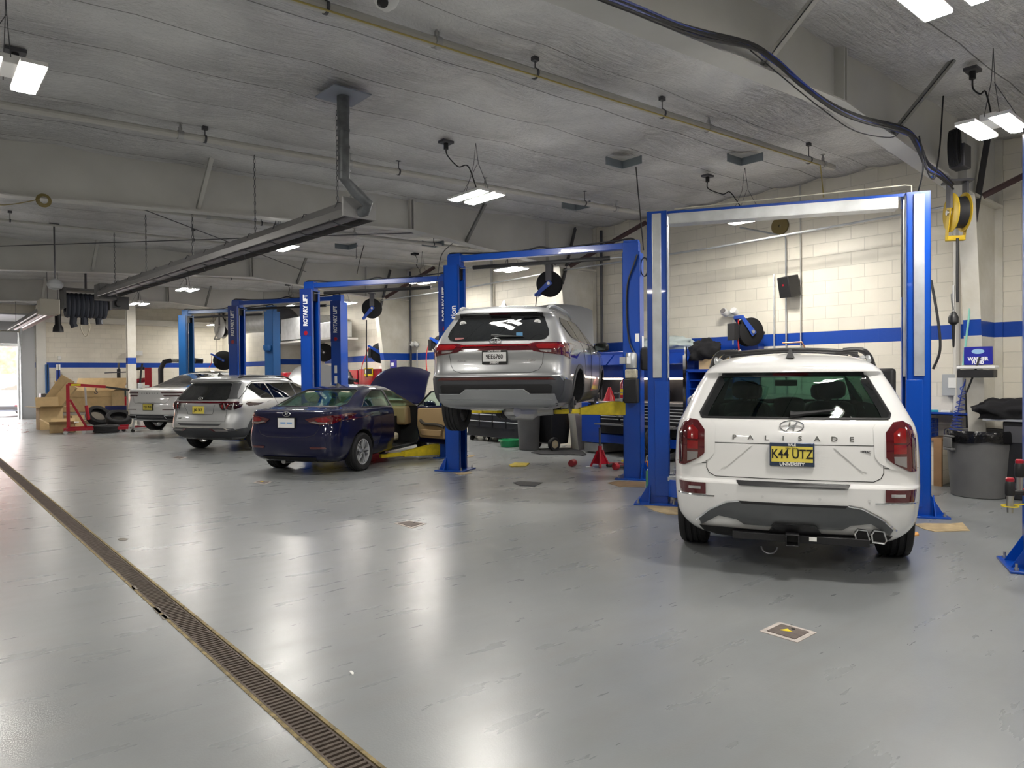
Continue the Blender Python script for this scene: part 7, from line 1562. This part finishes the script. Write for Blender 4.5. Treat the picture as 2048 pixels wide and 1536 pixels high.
# tyre changer / alignment post with red and black arms
p = Vector((5.05, 27.2, 0)); p = at(238, 836)
r = thing('tyre_changer', 'tyre changing machine with a tall black post and red arm beside the lone column', 'tyre machine', p, rad(-20))
MB().box((-.4, -.4, 0), (.5, .5, .85)).build('machine_base', RED, r, bevel=.03); MB().lathe([(.28, .85), (.30, .90), (.05, .95)], 24).build('turntable', DSTEEL, r)
MB().box((-.12, .45, .3), (.0, .6, 1.95)).build('post', BLACK, r); MB().tube([(-.06, .5, 1.9), (-.06, .5, 2.2)], .04, 8).build('mast', DSTEEL, r)
MB().tube([(-.55, .45, 1.80), (.50, .45, 1.84)], .022, 8).build('cross_bar', DSTEEL, r); MB().box((.9, .3, 1.15), (1.15, .5, 2.0)).build('red_tower', RED, r, bevel=.01)
MB().tube([(-1.6, .2, 1.15), (.9, .4, 1.50)], [.06, .10], 8).build('red_boom', DRED, r); MB().box((-1.2, -.1, 1.15), (-.2, 0, 1.25)).build('blue_bar', CABB, r); MB().box((-.2, -.12, 1.2), (1.1, .0, 1.30)).build('white_rail', WHITE, r)
MB().tube([(.5, .4, 1.95), (.9, .35, 1.98)], .06, 8).build('black_arm', BLACK, r); MB().box((.05, .2, .9), (.45, .5, 1.3)).build('green_motor', mat('motor_green', (.04, .10, .08), .5), r, bevel=.02)
# transmission jack in front of the white sedan
p = at(285, 862); r = thing('transmission_jack', 'grey and red wheeled transmission jack by the white sedan', 'jack', p, rad(15))
MB().box((-.42, -.30, .07), (.42, -.22, .13)).build('base_rail', GALV, r); MB().box((-.42, .22, .07), (.42, .30, .13)).build('base_rail', GALV, r); MB().box((-.1, -.25, .10), (.1, .25, .16)).build('cross_plate', RED, r)
for s in (-1, 1): MB().tube([(s*.30, 0, .12), (s*.18, 0, .55)], .035, 4).build('upright', GALV, r)
MB().lathe([(.10, .15), (.10, .42)], 14).build('oil_pail', WHITE, r); MB().box((-.25, -.16, .54), (.25, .16, .58)).build('saddle', GALV, r)
for x in (-.42, .42):
    for y in (-.26, .26): MB().lathe([(.05, -.02), (.05, .02)], 14, TR(x, y, .05) @ RX(PI/2)).build('caster', RUBBER, r)
# dark dolly wheel under the white sedan
p = at(352, 850); tyre('tyre', 'large dark tyre lying under the tail of the white sedan', (p.x+.3, p.y+.4, .40), (rad(80), 0, rad(-50)), .40, .26)
# small blue posts against the far wall
for k, (px0, px1, lb) in enumerate(((91.5, 98.5, 'narrow blue steel post against the far wall, left of the pair'), (113, 120.5, 'narrow blue post topped by a white notice, right of the pair'))):
    a = aty(px0, 800, 33.4); b_ = aty(px1, 800, 33.4); r = thing('blue_post', lb, 'post', ((a.x+b_.x)/2, 33.4, 0)); w_ = (b_.x-a.x)/2; top = aty(px0, 729, 33.4).z
    MB().box((-w_, -.10, 0), (w_, .10, top)).build('post', BLUE2 if k == 0 else CABB, r, smooth=0); MB().box((-w_*.15, -.13, 0), (w_*.15, -.10, top)).build('slot', MBLACK, r)
    if k: MB().box((-w_*1.1, -.13, top-.22), (w_*1.1, -.10, top+.0)).build('notice', PAPER, r)
tag(MB().box((-.5, -.3, 0), (.5, .3, 1.05)).build('steel_frame_cart', DSTEEL, None, bevel=.01, loc=(aty(112, 800, 31.0).x, 31.0, 0)), 'dark steel cart standing behind the leaning boxes', 'cart')
# exhaust arm rig by the far wall
a = aty(322, 780, 31.5); b_ = aty(405, 721, 31.5); r = thing('exhaust_boom', 'black exhaust boom with a long grey perforated arm near the far wall', 'exhaust arm', (a.x, 31.5, 0)); zt = aty(330, 721, 31.5).z
MB().tube([(0, 0, 0), (0, 0, zt-.35), (.15, 0, zt-.05), (.4, 0, zt)], .10, 12).build('upright', BLACK, r); MB().tube([(.4, 0, zt), (b_.x-a.x-.3, 0, zt)], .09, 12).build('arm', mat('arm_grey', (.33, .33, .31), .5, var=.4, vscale=20), r); MB().tube([(b_.x-a.x-.3, 0, zt), (b_.x-a.x, 0, zt)], .12, 12).build('end_collar', BLACK, r)
# column attachments
r = thing('column_outlet', 'grey switch gear and red cord on the right side of the lone column', 'electrical box', (5.72, 25.3, 1.3)); MB().box((0, -.06, -.1), (.14, .06, .12)).build('box', GALV, r, bevel=.01); MB().tube([(.08, 0, .1), (.12, 0, .5), (.16, 0, .75)], .03, 8).build('plug', BLACK, r); MB().tube(smooth_path([(.1, 0, -.1), (.2, 0, -.4), (.4, 0, -.3), (.5, 0, -.7)], 5), .02, 6).build('red_cord', RED, r)
# fallen leaves near the door
lm = mat('dry_leaf', (.30, .10, .06), .8); src = None
for k in range(46):
    px, py = random.uniform(2, 66), random.uniform(838, 868)
    if px > 55 and py > 850: px -= 20
    p = at(px, py); s_ = random.uniform(.03, .06)
    if src is None:
        src = MB().add([(-1, 0, 0), (-.3, -.5, .15), (.5, -.35, .05), (1, 0, .2), (.4, .45, .1), (-.4, .4, .2)], [(0, 1, 2, 3, 4, 5)]).build('fallen_leaf', lm, None, smooth=0); o = src
    else: o = src.copy(); COL.objects.link(o)
    o.location = (p.x, p.y, .002); o.scale = (s_, s_, s_); o.rotation_euler = (random.uniform(-.2, .2), 0, random.uniform(0, 6)); tag(o, 'small dry reddish leaf on the floor inside the garage door', 'leaf', 'fallen leaves by the door')
# red cabinet group on the right wall (third bay)
def wxy(px, X): return atx(px, 760, X).y
X0 = 10.5; ya, yb = wxy(697, X0), wxy(760, X0); ysp = wxy(716, X0); zt = atx(740, 738, X0).z
r = thing('red_cabinet', 'glossy red metal cabinet with a yellow-framed notice, beyond the navy sedan', 'cabinet', (X0, (ya+yb)/2, 0)); O = r.location.copy()
P3(MB().box((X0, yb, 0), (XR-.05, ysp-.03, zt))).build('cabinet_body', RED, r, bevel=.02); P3(MB().box((X0-.02, ysp+.03, 0), (XR-.05, ya, zt-.02))).build('side_door', RED, r, bevel=.02); P3(MB().box((X0+.02, ysp-.03, 0), (XR-.1, ysp+.03, zt-.02))).build('gap_panel', BLACK, r)
q = atx(737, 744, X0-.03); P3(MB().cbox(q, (.02, .50, .24))).build('notice', YEL, r); P3(MB().cbox(q+Vector((-.012, 0, .02)), (.006, .43, .15))).build('notice_print', BLACK, r); P3(MB().cbox(q+Vector((-.016, .14, .02)), (.006, .05, .12))).build('notice_mark', PAPER, r)
q = atx(769, 752, 11.1); tag(MB().cbox((0, 0, 0), (.12, .42, .62)).build('paper_holder', PAPER, None, bevel=.02, loc=q), 'white papers in a holder on the wall right of the red cabinet', 'papers')
q = atx(787, 741, 10.55); r = thing('blue_sign', 'small blue sign on the third column above the raised navy hood', 'sign', q); MB().cbox((0, 0, 0), (.03, .34, .60)).build('board', mat('sign_navy', (.02, .02, .28), .4), r, bevel=.02); MB().cbox((-.02, .02, .17), (.006, .14, .10)).build('emblem', WTXT, r); MB().cbox((-.02, .0, -.08), (.006, .22, .12)).build('lettering_block', mat('pale_lilac', (.55, .5, .8), .5), r)
# black machine and carts between the lettered posts
q = at(690, 850); r = thing('dark_machine', 'tall black covered machine between the lettered post and the red cabinet', 'machine', (9.85, wxy(686, 9.85), 0)); MB().box((-.3, -.35, 0), (.3, .35, .9)).build('base', GREYP, r, bevel=.03); rag('cover', None, None, (0, 0, .9), (.6, .8, .95), BLACK, 52, amp=.18, parent=r); MB().tube([(0, -.4, 1.5), (.0, -.85, 1.45)], .05, 8).build('arm', BLACK, r)
r = thing('red_stand', 'pair of small red stands beyond the compact silver SUV', 'stand', atx(577, 800, 9.6)*1.0); r.location.z = 0; zt = atx(577, 745, 9.6).z
for s in (-1, 1): MB().box((-.1, s*.28-.13, 0), (.1, s*.28+.13, zt)).build('red_panel', RED, r, bevel=.02)
MB().box((-.12, -.1, 0), (.12, .1, zt-.15)).build('panel_frame', PAPER, r)
# wrenches on the right lift
wrench('impact_wrench', 'cordless impact wrench with red cap, lower of the two at the right edge', CAM+ray(2020, 995)*5.4, rad(-60))
wrench('impact_wrench', 'red and black impact wrench, upper of the two at the right edge', CAM+ray(2039, 958)*5.5, rad(-60))
r = thing('tool_ring_holder', 'yellow wire ring holding the impact wrenches at the right edge', 'holder', CAM+ray(2020, 1012)*5.4); MB().ring([(.05, -.004), (.058, -.004), (.058, .004), (.05, .004)], 20).build('ring', YEL, r); MB().tube([(.055, 0, 0), (.3, -.12, 0)], .006, 6).build('arm', YEL, r)
# orange-lined black hose loop behind the white SUV
p = atx(1765, 765, 9.6); r = thing('inspection_lamp', 'black and orange work lamp leaning behind the right side of the white SUV', 'work lamp', p); MB().box((-.05, -.16, -.35), (.05, .10, .18)).build('case', BLACK, r, bevel=.04); MB().box((-.06, .08, -.05), (.04, .16, .16)).build('orange_edge', mat('orange_plastic', (.8, .3, .02), .4), r, bevel=.02); MB().tube([(0, -.03, -.35), (0, -.03, -p.z)], .02, 8).build('pole', BLACK, r)
MB().lathe([(.16, 0), (.16, .02)], 20, TR(0, -.03, -p.z)).build('foot', BLACK, r)
# hose from the nearest lift's right post
hang('loose_hose', 'black hose looping against the wall right of the nearest lift', [atx(1862, 560, 9.0), atx(1876, 640, 9.0), atx(1880, 700, 9.0), atx(1866, 738, 9.0)], .014, cat='hose')
r = thing('dark_stand_in', 'dark wheeled stand-in for an unclear shape beneath the lifted SUV, left of the stool', 'trolley', at(950, 876)); MB().box((-.2, -.2, .08), (.2, .2, .14)).build('deck', DSTEEL, r); MB().lathe([(.07, .14), (.06, .5)], 12).build('upright', mat('denim_blue', (.02, .04, .09), .8), r); MB().tube([(.12, .1, .14), (.14, .1, .38)], .025, 8).build('pale_post', PAPER, r)  # invented wheeled form standing in for an unclear dark shape
for x in (-.17, .17):
    for y in (-.17, .17): MB().lathe([(.045, -.015), (.045, .015)], 12, TR(x, y, .045) @ RX(PI/2)).build('caster', STEEL, r)
# ================================================================ LIGHT FIXTURES
def fixture(x, y, z, along='y', L=.62, gap=.27, label='', group=None, cord=True):
    r = thing('pendant_light', label, 'ceiling light', (x, y, z), 0 if along == 'y' else PI/2, group)
    for s in (-1, 1):
        b = MB().box((s*gap/2-.084, -L/2-.025, -.0), (s*gap/2+.084, L/2+.025, .02)).box((s*gap/2-.084, -L/2-.025, -.010), (s*gap/2-.080, L/2+.025, 0)).box((s*gap/2+.080, -L/2-.025, -.010), (s*gap/2+.084, L/2+.025, 0)).box((s*gap/2-.084, -L/2-.025, -.010), (s*gap/2+.084, -L/2-.021, 0)).box((s*gap/2-.084, L/2+.021, -.010), (s*gap/2+.084, L/2+.025, 0)); h = b.build('led_housing', WHITE, r)
        MB().prism([(s*gap/2-.054, 0), (s*gap/2+.054, 0), (s*gap/2+.050, -.022), (s*gap/2-.050, -.022)], -L/2+.01, L/2-.01, Matrix(((1,0,0,0),(0,0,1,0),(0,1,0,0),(0,0,0,1)))).build('led_panel', LED, h)
    MB().box((-.07, -.16, .02), (.07, .16, .09)).build('driver_box', WHITE, r, bevel=.006)
    top = CZ(x)-z-.02
    b = MB()
    for sy in (-1, 1):
        b.tube([(0, sy*L*.42, .03), (0, sy*.05, .42), (0, 0, top)], .0035, 5)
    b.tube([(-.2, .0, .03), (0, -.03, .42)], .003, 5)
    b.build('suspension_cable', DSTEEL, r)
    if not cord: return r
    b = MB().tube(smooth_path([(0, .1, .09), (.04, .18, top*.4), (-.03, .22, top*.55), (.05, .3, top*.75), (.02, .35, top-.06)], 5), .007, 6)
    b.box((-.06, .27, top-.07), (.08, .43, top-.02)); b.build('power_cord', CORD, r)
    return r
lights = [(.62, 6.5, 3.86, 'y', 'twin-panel pendant light at the far left, nearest the camera', 0),
 (at(1885, -20, 3.9).x, at(1885, -20, 3.9).y, 3.9, 'x', 'twin-panel pendant light cut off by the top edge at right', 1),
 (7.85, 2.2, 3.88, 'x', 'bright twin-panel light above the right edge, beside the yellow reel', 0),
 (5.66, 7.33, 3.88, 'y', 'twin-panel pendant light hanging between the flue pipe and the lifted SUV', 0),
 (5.12, 12.33, 3.88, 'y', 'twin-panel light just below the long tube heater', 1),
 (5.67, 19.7, 3.88, 'y', 'twin-panel light left of the third frame, past the tube heater', 1),
 (5.35, 23.3, 3.78, 'y', 'twin-panel light hanging beside the slim lone column', 1),
 (9.6, 5.88, 3.88, 'y', 'light glowing just under the nearest lift crossbeam', 0),
 (9.75, 11.45, 3.80, 'y', 'light above the roof of the lifted silver SUV', 1),
 (9.74, 14.8, 3.88, 'y', 'light under the crossbeam of the third lift, above the navy sedan', 1),
 (9.66, 18.7, 3.68, 'y', 'light between the lettered posts, above the red cabinet', 1),
 (9.69, 22.4, 3.88, 'y', 'light glowing beside the dark blue lift post', 1),
 (3.9, 30.3, 3.88, 'y', 'small distant twin light near the door heater', 1),
 (10.3, 32.0, 3.86, 'y', 'distant light beside the far silver reel', 1)]
for x, y, z, a, lb, cd_ in lights: fixture(x, y, z, a, label=lb, cord=cd_)
for k, (x, y) in enumerate([(-3.4, 5.9), (.7, 12.6), (-3.4, 20.5), (-3.4, .5), (.7, .2), (4.4, -3.5), (8.6, -2.0)]):
    fixture(x, y, 3.86, 'y', label='twin-panel pendant light outside the photograph', group='pendant lights out of view')
